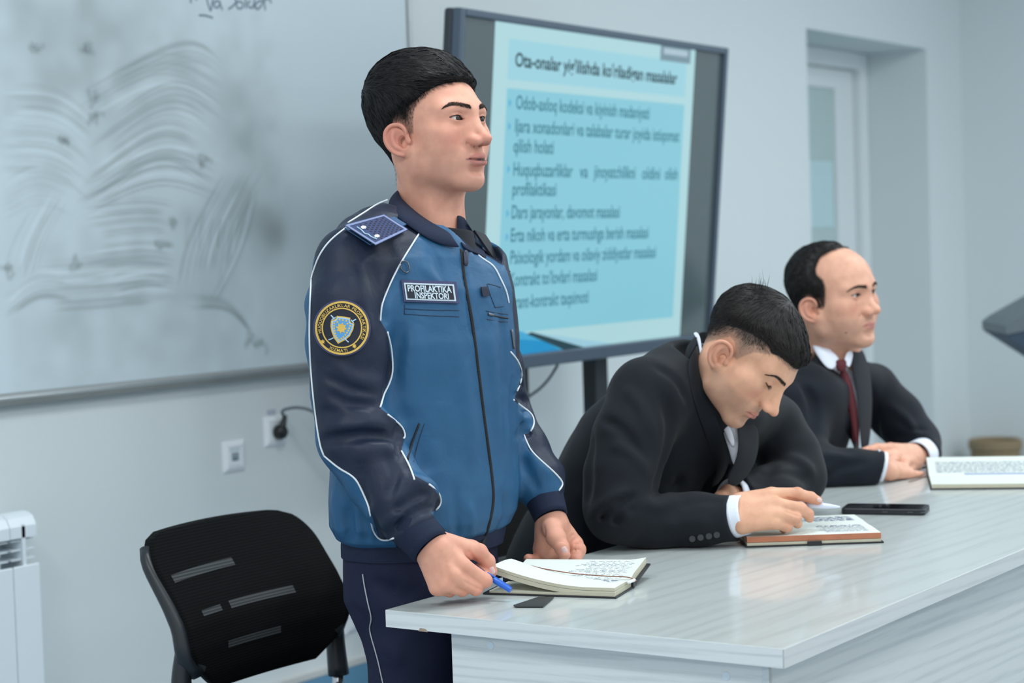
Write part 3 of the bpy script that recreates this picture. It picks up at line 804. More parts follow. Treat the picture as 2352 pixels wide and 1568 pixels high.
            Q[~ins] = Q[~ins][:, ::-1]; quads.append(Q)
        Q = np.concatenate(quads); Q = Q[(Q >= 0).all(1)]
        for it in range(smooth):
            for lam in (.55, -.57):
                V = V + lam * (neigh_mean(V, Q) - V)
        return V, Q
def neigh_mean(V, Q):
    a = Q.ravel(); b = np.roll(Q, -1, 1).ravel(); n = len(V)
    cnt = np.bincount(a, minlength=n) + np.bincount(b, minlength=n)
    out = np.stack([np.bincount(a, V[b, i], n) + np.bincount(b, V[a, i], n) for i in range(3)], 1)
    return out / np.maximum(cnt, 1)[:, None]
def set_attr(o, name, v):
    a = o.data.attributes.new(name, 'FLOAT', 'POINT'); a.data.foreach_set('value', np.asarray(v, np.float32))
def sstep(a, b, x): t = np.clip((x - a) / (b - a), 0, 1); return t * t * (3 - 2 * t)
def rotm(ax, deg): return np.array(Matrix.Rotation(math.radians(deg), 3, ax))
def poly_sd(x, y, P):
    """signed distance to a closed polygon, positive inside"""
    P = np.asarray(P, float); d = np.full(x.shape, 1e9); ins = np.zeros(x.shape, bool); n = len(P)
    for i in range(n):
        a = P[i]; b = P[(i + 1) % n]; e = b - a
        t = np.clip(((x - a[0]) * e[0] + (y - a[1]) * e[1]) / (e @ e + 1e-12), 0, 1)
        d = np.minimum(d, (x - a[0] - t * e[0]) ** 2 + (y - a[1] - t * e[1]) ** 2)
        c = ((a[1] > y) != (b[1] > y)) & (x < (b[0] - a[0]) * (y - a[1]) / (b[1] - a[1] + 1e-12) + a[0]); ins ^= c
    return np.where(ins, 1, -1) * np.sqrt(d)

# ------------------------------------------------------------------ skin, hair, eyes
def skin_mat(name, base, red, stub_col=(70, 60, 56)):
    m = mat(name, base, 0.55, spec=0.34, sss=0.12)
    nt = m.node_tree; bs = nt.nodes['Principled BSDF']; bs.inputs['Subsurface Scale'].default_value = 0.006
    tc = nt.nodes.new('ShaderNodeTexCoord')
    nz = nt.nodes.new('ShaderNodeTexNoise'); nz.inputs['Scale'].default_value = 38; nz.inputs['Detail'].default_value = 5; nt.links.new(tc.outputs['Object'], nz.inputs['Vector'])
    col = attr_ramp(nt, nz.outputs['Fac'], [(0.3, (base[0] * .955, base[1] * .925, base[2] * .925)), (0.7, tuple(min(255, v * 1.035) for v in base))])
    def over(col, attr, c, amt):
        a = nt.nodes.new('ShaderNodeAttribute'); a.attribute_name = attr
        mu = nt.nodes.new('ShaderNodeMath'); mu.operation = 'MULTIPLY'; mu.inputs[1].default_value = amt; mu.use_clamp = True; nt.links.new(a.outputs['Fac'], mu.inputs[0])
        mx = nt.nodes.new('ShaderNodeMix'); mx.data_type = 'RGBA'; mx.inputs[7].default_value = lin(c)
        nt.links.new(mu.outputs[0], mx.inputs[0]); nt.links.new(col, mx.inputs[6]); return mx.outputs[2]
    col = over(col, 'blush', red, .55)
    col = over(col, 'beard', (132, 112, 104), .38)
    col = over(col, 'lip', (186, 116, 112), .70)
    col = over(col, 'dark', (40, 18, 18), 1.0)
    # clipped hair on the scalp: fine speckle
    n2 = nt.nodes.new('ShaderNodeTexNoise'); n2.inputs['Scale'].default_value = 900; n2.inputs['Detail'].default_value = 2; nt.links.new(tc.outputs['Object'], n2.inputs['Vector'])
    a = nt.nodes.new('ShaderNodeAttribute'); a.attribute_name = 'stub'
    mr = nt.nodes.new('ShaderNodeMapRange'); mr.inputs[1].default_value = .3; mr.inputs[2].default_value = .7; mr.inputs[3].default_value = .75; mr.inputs[4].default_value = 1.1; nt.links.new(n2.outputs['Fac'], mr.inputs[0])
    mu = nt.nodes.new('ShaderNodeMath'); mu.operation = 'MULTIPLY'; mu.use_clamp = True; nt.links.new(a.outputs['Fac'], mu.inputs[0]); nt.links.new(mr.outputs[0], mu.inputs[1])
    mx = nt.nodes.new('ShaderNodeMix'); mx.data_type = 'RGBA'; mx.inputs[7].default_value = lin(stub_col); nt.links.new(mu.outputs[0], mx.inputs[0]); nt.links.new(col, mx.inputs[6])
    nt.links.new(mx.outputs[2], bs.inputs['Base Color'])
    b1 = nt.nodes.new('ShaderNodeTexNoise'); b1.inputs['Scale'].default_value = 700; nt.links.new(tc.outputs['Object'], b1.inputs['Vector'])
    bp = nt.nodes.new('ShaderNodeBump'); bp.inputs['Strength'].default_value = .10; bp.inputs['Distance'].default_value = .0006; nt.links.new(b1.outputs['Fac'], bp.inputs['Height']); nt.links.new(bp.outputs['Normal'], bs.inputs['Normal'])
    return m
M_HAIR = mat('black_hair', (20, 18, 19), 0.55, spec=0.3, var=.3, vscale=90)
M_HAIR2 = mat('dark_brown_hair', (30, 26, 25), 0.55, spec=0.3, var=.3, vscale=90)
M_BROW = mat('brow_hair', (66, 55, 50), 0.8, spec=0.1)
M_NAIL = mat('finger_nail', (226, 190, 184), 0.25, spec=.5)
def eye_mat():
    m = mat('eyeball', (230, 226, 222), 0.08, spec=.6)
    nt = m.node_tree; bs = nt.nodes['Principled BSDF']; a = nt.nodes.new('ShaderNodeAttribute'); a.attribute_name = 'ang'
    nt.links.new(attr_ramp(nt, a.outputs['Fac'], [(0.0, (8, 6, 6)), (0.165, (10, 8, 8)), (0.20, (40, 27, 21)), (0.40, (48, 33, 25)), (0.46, (22, 16, 14)), (0.50, (196, 186, 180)), (0.62, (212, 206, 202)), (1.0, (206, 170, 164))]), bs.inputs['Base Color'])
    return m
M_EYE = eye_mat()
def eyeball(c, gaze, r, parent, name='eye'):
    g = unit(gaze); a = unit(np.cross(g, [0, 0, 1.0])); b = np.cross(a, g); rings = []; angs = []
    ths = np.concatenate([np.linspace(0.03, 1.0, 16), np.linspace(1.15, 3.1, 10)])
    for th in ths:
        k = 1.0 + (.05 * max(0, 1 - (th / .55) ** 2))
        rings.append([c + r * k * (math.cos(th) * g + math.sin(th) * (math.cos(p) * a + math.sin(p) * b)) for p in np.linspace(0, 2 * math.pi, 24, endpoint=False)]); angs += [min(1, th / 1.15)] * 24
    V, Fc = loft(rings); o = mesh_obj(name, V, Fc, M_EYE, smooth=True); set_attr(o, 'ang', angs); keep(o, parent); return o
def strands(name, roots, dirs, nrm, length, width, m, parent, seg=4, curl=.3, lift=.2, seed=1, droop=None, surf=None, taper=True, offs=.0006):
    """hair: narrow tapering ribbons rooted on a surface; one mesh"""
    r = np.random.RandomState(seed); n = len(roots); L = length * (0.7 + .6 * r.rand(n)) if np.isscalar(length) else length
    P = np.array(roots, float); D = np.array(dirs, float); N = np.array(nrm, float)
    D += r.randn(n, 3) * .12 * curl
    pts = [P - N * .001]; cur = P + N * offs; d = D + N * lift
    for k in range(seg):
        d = d / (np.linalg.norm(d, axis=1)[:, None] + 1e-9)
        cur = cur + d * (L / seg)[:, None]
        if surf is not None: cur, N2 = surf(cur); cur = cur + N2 * (offs + .0016 * lift * math.sin(math.pi * min(1, (k + 1) / seg) * .8)) ; N = N2; d = d - N * (np.sum(d * N, 1)[:, None]) * (1 if lift < .6 else .5)
        if droop is not None: d = d + np.asarray(droop) * (k + 1) / seg
        pts.append(cur.copy())
    S = np.cross(D, N); S /= np.linalg.norm(S, axis=1)[:, None] + 1e-9
    S = S + N * (r.rand(n) * 1.2 - .6)[:, None]; S /= np.linalg.norm(S, axis=1)[:, None] + 1e-9
    V = np.zeros((n, (seg + 1) * 2, 3)); w = width * (.7 + .6 * r.rand(n))
    for k in range(seg + 1):
        ww = w * ((1 - (k / seg) ** 2 * .85) if taper else 1)
        V[:, 2 * k] = pts[k] - S * ww[:, None] / 2; V[:, 2 * k + 1] = pts[k] + S * ww[:, None] / 2
    base = (np.arange(n) * (seg + 1) * 2)[:, None]
    Q = np.concatenate([np.stack([base[:, 0] + 2 * k, base[:, 0] + 2 * k + 1, base[:, 0] + 2 * k + 3, base[:, 0] + 2 * k + 2], 1) for k in range(seg)])
    o = np_mesh_obj(name, V.reshape(-1, 3), Q, m); keep(o, parent); return o
from mathutils.bvhtree import BVHTree
def bvh_of(V, Q): return BVHTree.FromPolygons([tuple(v) for v in V], [tuple(int(i) for i in q) for q in Q])
def nearest_fn(bv):
    def f(P):
        A = np.empty_like(P); B = np.empty_like(P)
        for i, p in enumerate(P):
            l, n_, _, _ = bv.find_nearest(Vector(p)); A[i] = l[:]; B[i] = n_[:]
        return A, B
    return f
def vnormals(V, Q):
    a, b, c, d = (V[Q[:, i]] for i in range(4)); fn = np.cross(c - a, d - b)
    N = np.stack([sum(np.bincount(Q[:, k], fn[:, i], len(V)) for k in range(4)) for i in range(3)], 1)
    return N / (np.linalg.norm(N, axis=1)[:, None] + 1e-12)

# ------------------------------------------------------------------ the head, built facing +y, eye line at z = 0 (metres)
mm_ = lambda *a: np.array(a, float) / 1000.0
def skull(H, P):
    fw = P.get('face_w', 1.0); sl = P.get('slope', 1.0)
    H.pad = .06
    H.add(ell(mm_(0, -10 - 9 * sl, 24), mm_(77 * P.get('skull_w', 1), 95 * P.get('skull_d', 1), 79 * P.get('skull_h', 1))))
    H.add(ell(mm_(0, 22, 14 + 8 * (1 - sl)), mm_(65 * fw, 64, 58 + 8 * (1 - sl))), .03)
    H.pad = .015
def head_field(P, h=.0014):
    g = lambda k, d: P.get(k, d)
    H = Field(mm_(-100, -128, -215), mm_(100, 136, 124), h)
    wj = g('jaw_w', 1.0); fw = g('face_w', 1.0); nl = g('nose', 1.0)
    skull(H, P)
    H.add(ell(mm_(0, 34, -42), mm_(60 * fw, 51, 72)), .03)
    for s in (-1, 1):
        H.add(cap(mm_(s * 55 * wj, 6, -58), mm_(s * 50 * wj, 20, -80), .017, .016), .03)
        H.add(cap(mm_(s * 50 * wj, 20, -80), mm_(s * 16, 72, -102), .016, .0135), .024)
        H.add(ell(mm_(s * 49 * fw, 55, -25), mm_(19, 21, 15)), .025)
        H.add(ell(mm_(s * 42 * fw, 52, -55), mm_(20, 20, 24) * g('cheek', 1.0)), .03)
        H.add(cap(mm_(s * 47 * fw, 66, 14), mm_(s * 10, 82, 15), .0085, .009), .018)
    H.add(ell(mm_(0, 80, -101), mm_(19, 16, 15.5) * g('chin', 1.0)), .02)
    H.add(ell(mm_(0, 70, -66), mm_(34, 25, 27)), .02)
    # neck
    nb = g('neck_to', mm_(0, -34, -200)); nr = g('neck_r', .056)
    H.add(cap(mm_(0, -14, -45), nb, nr, nr * 1.04), .03)
    for s in (-1, 1): H.add(cap(mm_(s * 50, -18, -55), nb + mm_(s * 18, 38, 0), .017, .014), .03)
    H.add(ell(nb * .62 + mm_(0, 20, -8), mm_(12, 14, 20)), .02)
    # eye sockets
    for s in (-1, 1):
        H.sub(ell(mm_(s * 31, 101, -2), mm_(17, 18, 10)), .014)
        H.sub(ell(mm_(s * 17, 98, -3), mm_(7, 13, 9)), .010)
    # nose
    nx_ = g('nose_out', 1.0)
    H.add(chain([mm_(0, 85, 8), mm_(0, 94 * (.6 + .4 * nx_), -10), mm_(0, 88 + 22 * nx_, -32)], (.0072, .0074, .0092)), .012)
    H.add(ell(mm_(0, 90 + 24 * nx_, -36), mm_(9.8, 10.3, 8.6) * nl), .006)
    for s in (-1, 1):
        H.add(ell(mm_(s * 12.2 * nl, 83 + 21 * nx_, -40), mm_(7.0, 9.8, 7.0) * nl), .007)
        H.add(cap(mm_(s * 10, 84, -8), mm_(s * 13, 80 + 10 * nx_, -34), .006, .008), .014)
    for s in (-1, 1):
        H.sub(ell(mm_(s * 7.4 * nl, 82 + 22 * nx_, -48.2), mm_(4.0, 5.8, 3.2)), .0015)
        H.bump([mm_(s * 14.5 * nl, 83 + 12 * nx_, -31), mm_(s * 18.5 * nl, 78 + 12 * nx_, -39), mm_(s * 17.5 * nl, 78 + 12 * nx_, -47)], .0035, -.0016)
        H.bump([mm_(s * 23, 86, -42), mm_(s * 31, 80, -58), mm_(s * 33, 74, -70)], .007, -g('fold', .0012))
    # mouth
    mz = g('mouth_z', -70.0); op = g('mouth_open', 0.0); lp = g('lips', 1.0); lf = (lp - 1) * 14 + g('lip_fwd', 0.0) * 2
    for s in (-1, 1):
        H.add(cap(mm_(s * 3, 97.0 + lf * .5, mz + 4.6 * lp), mm_(s * 21, 82, mz + .8), .0062 * lp, .0025), .005)
    H.add(cap(mm_(-9, 94 + lf * .5, mz - 6.5 * lp), mm_(9, 94 + lf * .5, mz - 6.5 * lp), .0066 * lp), .007)
    for s in (-1, 1): H.add(cap(mm_(s * 8, 93.5 + lf * .5, mz - 6.2 * lp), mm_(s * 21, 82, mz - .8), .0060 * lp, .0025), .006)
    H.sub(ell(mm_(0, 97, mz - 19), mm_(20, 10, 6.5)), .010)
    H.bump([mm_(0, 98, mz + 22), mm_(0, 98, mz + 11)], .004, -.0012, False)
    for s in (-1, 1):
        H.sub(chain([mm_(0, 106 + lf * .5, mz - .6 - op), mm_(s * 10, 101 + lf * .4, mz - .4 - op * .7), mm_(s * 20, 88, mz - .2), mm_(s * 25.5, 78, mz - g('mouth_down', .8))], (.0017 + op * .0009, .0015 + op * .0008, .0013, .0010)), .0016)
    # lids
    op_u, op_l = g('eye_up', 4.6), g('eye_lo', 3.4)
    for s in (-1, 1):
        e = mm_(s * 31.5, 71.5, -1.0)
        H.add(ell(e, mm_(14.2, 13.6, 13.0)), .004)
        if op_u > 0.2:
            hl = 15.4
            Ru = (hl ** 2 + op_u ** 2) / (2 * op_u); Rl = (hl ** 2 + op_l ** 2) / (2 * op_l)
            zu, zl = op_u - Ru, -op_l + Rl
            tilt = math.radians(g('eye_tilt', 5)) * s
            def fn(X, Y, Z, e=e, Ru=Ru, Rl=Rl, zu=zu, zl=zl, tilt=tilt):
                x = (X - e[0]) * math.cos(tilt) + (Z - e[2]) * math.sin(tilt); z = -(X - e[0]) * math.sin(tilt) + (Z - e[2]) * math.cos(tilt)
                a = np.sqrt(x ** 2 + (z - zu / 1000) ** 2) - Ru / 1000; b = np.sqrt(x ** 2 + (z - zl / 1000) ** 2) - Rl / 1000
                return np.maximum(np.maximum(a, b), (e[1] + .002) - Y)
            H.sub(Prim(fn, e - mm_(16, 0, 10), e + mm_(16, 30, 10)), .0010)
        if op_u <= 0.2: H.bump([e + mm_(-12, 8, -4), e + mm_(0, 13.5, -6.2), e + mm_(12, 8, -4)], .0016, -.0012)
        H.bump([e + mm_(-s * 12, 10, op_u + 2.2), e + mm_(0, 12.5, op_u + 4.4), e + mm_(s * 13, 8.5, op_u + 2.6)], .0016, -.0010)
        H.bump([e + mm_(-s * 11, 12, -op_l - 5), e + mm_(0, 12.5, -op_l - 8), e + mm_(s * 11, 8, -op_l - 6)], .004, -g('bag', .0007))
    # ears
    for s in (-1, 1):
        c = mm_(s * 79.5 * g('ear_x', 1.0), -4, -32); es = g('ear', 1.0)
        Rr = rotm('Z', s * 26) @ rotm('X', 18) @ np.diag([1.0, 1.08, .92])
        Rr2 = rotm('Z', s * 26) @ rotm('X', 18)
        loc = lambda a, b, d, c=c, Rr=Rr, s=s: c + Rr @ (mm_(s * a, b, d) * es)
        H.add(ell(loc(1, -4, 2), mm_(6.0, 18.5, 23) * es, Rr2), .004)
        H.add(ell(loc(0, 3, -22), mm_(5.0, 10, 10) * es, Rr2), .005)
        H.sub(ell(loc(7.5, 1.5, 1), mm_(5.8, 11.5, 16) * es, Rr2), .0035)
        H.sub(ell(loc(4.2, 4.5, -5), mm_(9.5, 8.0, 10.5) * es, Rr2), .0025)
        helix = [loc(3, 13, -2), loc(4.5, 15, 12), loc(5, 9, 25), loc(5, -4, 29.5), loc(5.0, -15, 23), loc(5, -20, 9), loc(4.6, -18.5, -6), loc(4, -12, -19), loc(3, -3, -27)]
        hp = spline(helix, 25)
        for i in range(24): H.add(cap(hp[i], hp[i + 1], .0031 * es), .0022)
        ah = spline([loc(2.5, -4, 19), loc(4.2, -9, 8), loc(4.2, -9, -6), loc(3.6, -3, -15)], 12)
        for i in range(11): H.add(cap(ah[i], ah[i + 1], .0030 * es), .0032)
        H.add(ell(loc(3.5, 13.5, -7), mm_(3.8, 4.6, 5.5) * es, Rr2), .004)
    return H
def head_masks(V, P):
    x, y, z = V[:, 0] * 1000, V[:, 1] * 1000, V[:, 2] * 1000; ax = np.abs(x)
    mz = P.get('mouth_z', -70.0); op = P.get('mouth_open', 0.0)
    lp = P.get('lips', 1.0); t = np.clip(ax / 24.0, 0, 1); up = mz + 9.6 * lp * (1 - t ** 1.8) - 1.6 * np.exp(-(ax / 4) ** 2) + .3; lo = mz - 13.5 * lp * (1 - t ** 2.2) - .2
    lip = sstep(-1.2, 1.0, up - z) * sstep(-1.2, 1.0, z - lo) * (y > 70) * sstep(25.5, 23.5, ax)
    blush = np.exp(-(((ax - 45) / 20) ** 2 + ((z + 34) / 17) ** 2)) * (y > 20) * .8 + np.exp(-((ax / 15) ** 2 + ((z + 38) / 10) ** 2)) * (y > 92) * .7
    ear = sstep(75, 80, ax) * sstep(-68, -58, z) * sstep(8, 0, z) * (y > -34) * (y < 18); blush = np.maximum(blush, ear * .75)
    beard = sstep(-46, -60, z) * sstep(-20, 20, y) * sstep(-135, -118, z) * (1 - lip); beard = np.maximum(beard, np.exp(-((ax / 22) ** 2 + ((z - mz - 14) / 6) ** 2)) * (y > 80))
    dark = np.zeros(len(V))
    if op > 0: dark = np.exp(-((ax / 15) ** 4 + ((z - (mz - .8 - op)) / (1.5 + op * .9)) ** 4)) * sstep(106 + P.get('lip_fwd', 0), 100 + P.get('lip_fwd', 0), y) * (y > 60)
    line = (mz - .5 - op * np.exp(-(ax / 12) ** 2) - P.get('mouth_down', .8) * sstep(16, 26, ax) * .6)
    dark = np.maximum(dark, .62 * np.exp(-((z - line) / (.75 + .5 * op)) ** 2) * sstep(27, 23, ax) * (y > 74))
    dark = np.maximum(dark, .8 * np.exp(-(((ax - 7.4) / 3) ** 2 + ((z + 47) / 2.2) ** 2)) * (y > 90))
    eyel = 0
    for s in (-1, 1):
        eyel = eyel + np.exp(-(((x - s * 31.5) / 17) ** 2 + ((z + 1) / 9) ** 2)) * (y > 60)
    return dict(lip=lip, blush=np.clip(blush + .35 * np.clip(eyel, 0, 1), 0, 1), beard=beard * P.get('beard', .6), dark=dark)
def frame(face, up):
    """head matrix: columns left(+x), forward(+y), up(+z)"""
    f = unit(face); u = unit(np.asarray(up) - f * (f @ np.asarray(up))); return np.stack([np.cross(f, u), f, u], 1)
# ------------------------------------------------------------------ a whole head with hair, brows and eyes
def eval_thick(poly, y, z, feather): return poly_sd(y, z, poly)
def build_head(parent, P, M, org, skin, hair_m, hair_poly, thick, comb, n_str, str_len, scale=1.0, extra=None, seed=1, str_w=.0011, stub_w=26.0, stub_poly=None, gaze=None, brow=None, hair_grow=12.0, n_fade=6500):
    T = lambda V: (np.asarray(V) * scale) @ M.T + org
    H = head_field(P)
    V, Q = H.mesh(2)
    mk = head_masks(V, P)
    d_h = poly_sd(V[:, 1] * 1000, V[:, 2] * 1000, stub_poly or hair_poly)
    earm = (np.abs(V[:, 0]) > .080) & (V[:, 2] < .004)
    stub = (sstep(-2.0, 3.0, d_h) * (.56 + .44 * sstep(2, stub_w, d_h))) * (~earm)
    bp = brow or [(12, 15.0, 4.5), (20, 18.5, 6.0), (30, 21.5, 6.5), (40, 22.0, 5.0), (50, 18.5, 2.0)]
    axv = np.abs(V[:, 0]) * 1000; bc = np.interp(axv, [b[0] for b in bp], [b[1] for b in bp]); bh = np.interp(axv, [b[0] for b in bp], [b[2] for b in bp])
    stub = np.maximum(stub, .62 * np.exp(-((V[:, 2] * 1000 - bc) / (bh * .42 + .3)) ** 4) * sstep(bp[0][0] - 3, bp[0][0] + 3, axv) * sstep(bp[-1][0] + 2, bp[-1][0] - 6, axv) * (V[:, 1] > .045))
    body = np_mesh_obj('head', T(V), Q, skin); keep(body, parent)
    for k_, v_ in mk.items(): set_attr(body, k_, v_)
    set_attr(body, 'stub', stub)
    # hair volume
    G = Field(mm_(-108, -136, -130), mm_(108, 120, 136), .0021)
    skull(G, P)
    nb = P.get('neck_to', mm_(0, -34, -200)); nr = P.get('neck_r', .056)
    G.add(cap(mm_(0, -14, -45), nb, nr, nr * 1.04), .03)
    X, Y, Z = (a.astype(np.float64) * 1000 for a in G.grid((slice(None),) * 3))
    D = poly_sd(np.broadcast_to(Y, (1, G.n[1], G.n[2])).copy(), np.broadcast_to(Z, (1, G.n[1], G.n[2])).copy(), hair_poly)
    th = thick(X, Y, Z) * sstep(0, hair_grow, D) - 2.2 * (1 - sstep(0, 5, D))
    G.F -= (th / 1000).astype(np.float32)
    G.F += (.0011 * noise3(G, .011, seed) + .0008 * noise3(G, .006, seed + 1)) * (th > 3)
    if extra: extra(G)
    Vh, Qh = G.mesh(2)
    ho = np_mesh_obj('hair', T(Vh), Qh, hair_m); keep(ho, parent)
    # combed strands on the volume
    r = np.random.RandomState(seed)
    Nh = vnormals(Vh, Qh); cen = Vh[Qh].mean(1); cn = Nh[Qh].mean(1)
    dd = poly_sd(cen[:, 1] * 1000, cen[:, 2] * 1000, hair_poly)
    vis = np.where((dd > 1.0) & (cen[:, 2] > -.11))[0]
    pick = r.choice(vis, n_str)
    roots = cen[pick] + r.randn(n_str, 3) * .0008; nr_ = cn[pick]
    dv = comb(roots * 1000); dv = dv - nr_ * np.sum(dv * nr_, 1)[:, None]; dv /= np.linalg.norm(dv, axis=1)[:, None] + 1e-9
    fac = sstep(1, 16, dd[pick])
    L = str_len * (.35 + .65 * fac) * (.7 + .6 * r.rand(n_str))
    surf = nearest_fn(bvh_of(Vh, Qh))
    so = strands('hair_strands', T(roots), dv @ M.T, nr_ @ M.T, L * scale, str_w, hair_m, parent, seg=4, curl=1.5, lift=.42, seed=seed, surf=None if n_str > 60000 else (lambda Pw: _surf_world(Pw, surf, M, org, scale)))
    so['kind'] = 'stuff'
    # short clipped hair fading into the skin
    Nv = vnormals(V, Q); fc = V[Q].mean(1); fn_ = Nv[Q].mean(1); fn_ /= np.linalg.norm(fn_, axis=1)[:, None]
    ds = poly_sd(fc[:, 1] * 1000, fc[:, 2] * 1000, stub_poly or hair_poly); dvv = poly_sd(fc[:, 1] * 1000, fc[:, 2] * 1000, hair_poly)
    w_ = (ds > 1) * (dvv < 9) * (np.abs(fc[:, 0]) > .02) * ~((np.abs(fc[:, 0]) > .080) & (fc[:, 2] < .004)) * (.12 + sstep(3, 30, ds)) * sstep(-60, 6, dvv)
    if w_.sum() > 0:
        pk = r.choice(len(fc), n_fade, p=w_ / w_.sum()); ro = fc[pk] + r.randn(n_fade, 3) * .0007; nn_ = fn_[pk]; dq = comb(ro * 1000) + np.array([0, -.15, -.5]); dq = dq - nn_ * np.sum(dq * nn_, 1)[:, None]; dq /= np.linalg.norm(dq, axis=1)[:, None] + 1e-9
        fo = strands('clipped_hair', T(ro), dq @ M.T, nn_ @ M.T, (.003 + .006 * sstep(-25, 5, dvv[pk])) * scale, .00030, hair_m, parent, seg=2, curl=1.6, lift=.30, seed=seed + 3, offs=.0002); fo['kind'] = 'stuff'
    # brows
    bv = bvh_of(V, Q)
    for s in (-1, 1):
        nB = 470; u = r.rand(nB); xs = np.interp(u, np.linspace(0, 1, len(bp)), [b[0] for b in bp]); zc = np.interp(u, np.linspace(0, 1, len(bp)), [b[1] for b in bp]); hh = np.interp(u, np.linspace(0, 1, len(bp)), [b[2] for b in bp])
        zs = zc + hh * (r.rand(nB) - .5) * .95
        R_, N_ = [], []; K = []
        for i in range(nB):
            hit = bv.ray_cast(Vector((s * xs[i] / 1000, .2, zs[i] / 1000)), Vector((0, -1, 0)))
            if hit[0] is None: continue
            R_.append(hit[0][:]); N_.append(hit[1][:]); K.append(i)
        R_, N_ = np.array(R_), np.array(N_); K = np.array(K)
        up = np.interp(u[K], [0, .25, .6, 1], [1.0, .45, .1, -.5])
        dv = np.stack([s * np.ones(len(K)), np.zeros(len(K)), up - (zs[K] - zc[K]) / 6], 1); dv = dv - N_ * np.sum(dv * N_, 1)[:, None]; dv /= np.linalg.norm(dv, axis=1)[:, None]
        bo = strands('eyebrow', T(R_), dv @ M.T, N_ @ M.T, .0062 * scale * np.ones(len(K)) * (.7 + .6 * r.rand(len(K))), (.00050), M_BROW, parent, seg=3, curl=.8, lift=.06, seed=seed + 5 + s); bo['kind'] = 'stuff'
    gz = M @ unit(gaze if gaze is not None else (0, 1, 0))
    for s in (-1, 1):
        e = mm_(s * 31.5, 71.5, -1.0)
        eyeball(T(e), gz, .0124 * scale, parent)
        ou, tl = P.get('eye_up', 4.6), math.radians(P.get('eye_tilt', 5)) * s
        if ou > .2:
            pts = []
            for t_ in np.linspace(-1, 1, 15):
                x = 14.0 * t_; z = ou * (1 - t_ * t_); x2 = x * math.cos(tl) - z * math.sin(tl); z2 = x * math.sin(tl) + z * math.cos(tl)
                yy = math.sqrt(max(1, 13.9 ** 2 - x2 * x2 * .92 - z2 * z2)); pts.append(e + mm_(x2, yy - .3, z2 + .1))
            Vt, Ft = tube_geo(T(np.array(pts)), np.interp(np.linspace(0, 1, 15), [0, .5, 1], [.0003, .0008, .0003]) * scale, 6); keep(mesh_obj('lash_line', Vt, Ft, M_BROW, smooth=True), parent)
            R_ = np.array(pts)[1:-1].repeat(2, 0) + r.randn(26, 3) * .0004; dv = np.array([(p[0] - e[0]) * 30 * .6, .9, .12] for p in R_) if False else np.stack([(R_[:, 0] - e[0]) * 40, np.full(26, .9), np.full(26, .15)], 1)
            dv /= np.linalg.norm(dv, axis=1)[:, None]; lo_ = strands('eyelashes', T(R_), dv @ M.T, np.tile(M @ vec(0, 0, 1), (26, 1)), (.0045) * scale, .00045, M_BROW, parent, seg=3, curl=.5, lift=.25, seed=3); lo_['kind'] = 'stuff'
        else:
            pts = [e + mm_(x, math.sqrt(13.9 ** 2 - x * x * .9 - 6.2 ** 2 * (1 - (x / 14) ** 2)), -6.2 * (1 - (x / 14.5) ** 2) + .2) for x in np.linspace(-12.5, 12.5, 13)]
            Vt, Ft = tube_geo(T(np.array(pts)), np.interp(np.linspace(0, 1, 13), [0, .5, 1], [.0005, .0013, .0005]), 6); keep(mesh_obj('lash_line', Vt, Ft, M_BROW, smooth=True), parent)
            R_ = np.array(pts).repeat(5, 0) + r.randn(65, 3) * .0004; dv = np.stack([(R_[:, 0] - e[0]) * 30, np.full(65, .8), np.full(65, -.5)], 1); dv /= np.linalg.norm(dv, axis=1)[:, None]
            lo_ = strands('eyelashes', T(R_), dv @ M.T, np.tile(M @ vec(0, 1, 0), (65, 1)), .0065 * scale, .0007, M_BROW, parent, seg=3, curl=.5, lift=.05, seed=3); lo_['kind'] = 'stuff'
    return T, bv, bvh_of(Vh, Qh)
def _surf_world(Pw, surf, M, org, scale):
    L = ((Pw - org) @ M) / scale; A, B = surf(L); return (A * scale) @ M.T + org, B @ M.T

SKIN1 = skin_mat('skin_a', (224, 166, 142), (212, 130, 116), stub_col=(64, 56, 53))
# ------------------------------------------------------------------ cloth helpers
def noise3(fld, cell, seed):
    """smooth value noise sampled on a field's grid, about -1..1"""
    r = np.random.RandomState(seed); n = [int((fld.n[i] * fld.h) / cell) + 3 for i in range(3)]
    A = (r.rand(*n) * 2 - 1).astype(np.float32)
    for i in range(3):
        u = (fld.ax[i] - fld.lo[i]) / cell; k = u.astype(int); f = u - k; f = f * f * (3 - 2 * f)
        sh = [1, 1, 1]; sh[i] = -1; f = f.reshape(sh).astype(np.float32)
        A = np.take(A, k, i) * (1 - f) + np.take(A, k + 1, i) * f
    return A
def trunk(rows, p=2.4, zpad=.02):
    """loft: rows of (z, cx, cy, half_x, half_y), any order"""
    rows = np.array(sorted(rows), float); z0, z1 = rows[0, 0], rows[-1, 0]
    def fn(X, Y, Z):
        zz = np.clip(Z, z0, z1); g = lambda k: np.interp(zz, rows[:, 0], rows[:, k])
        cx, cy, a, b = g(1), g(2), g(3), g(4)
        q = (np.abs((X - cx) / a) ** p + np.abs((Y - cy) / b) ** p) ** (1 / p)
        d = (q - 1) * np.minimum(a, b)
        return np.maximum(d, np.maximum(Z - z1, z0 - Z))
    return Prim(fn, [(rows[:, 1] - rows[:, 3]).min(), (rows[:, 2] - rows[:, 4]).min(), z0], [(rows[:, 1] + rows[:, 3]).max(), (rows[:, 2] + rows[:, 4]).max(), z1])
def apx(*t): return at(*t)
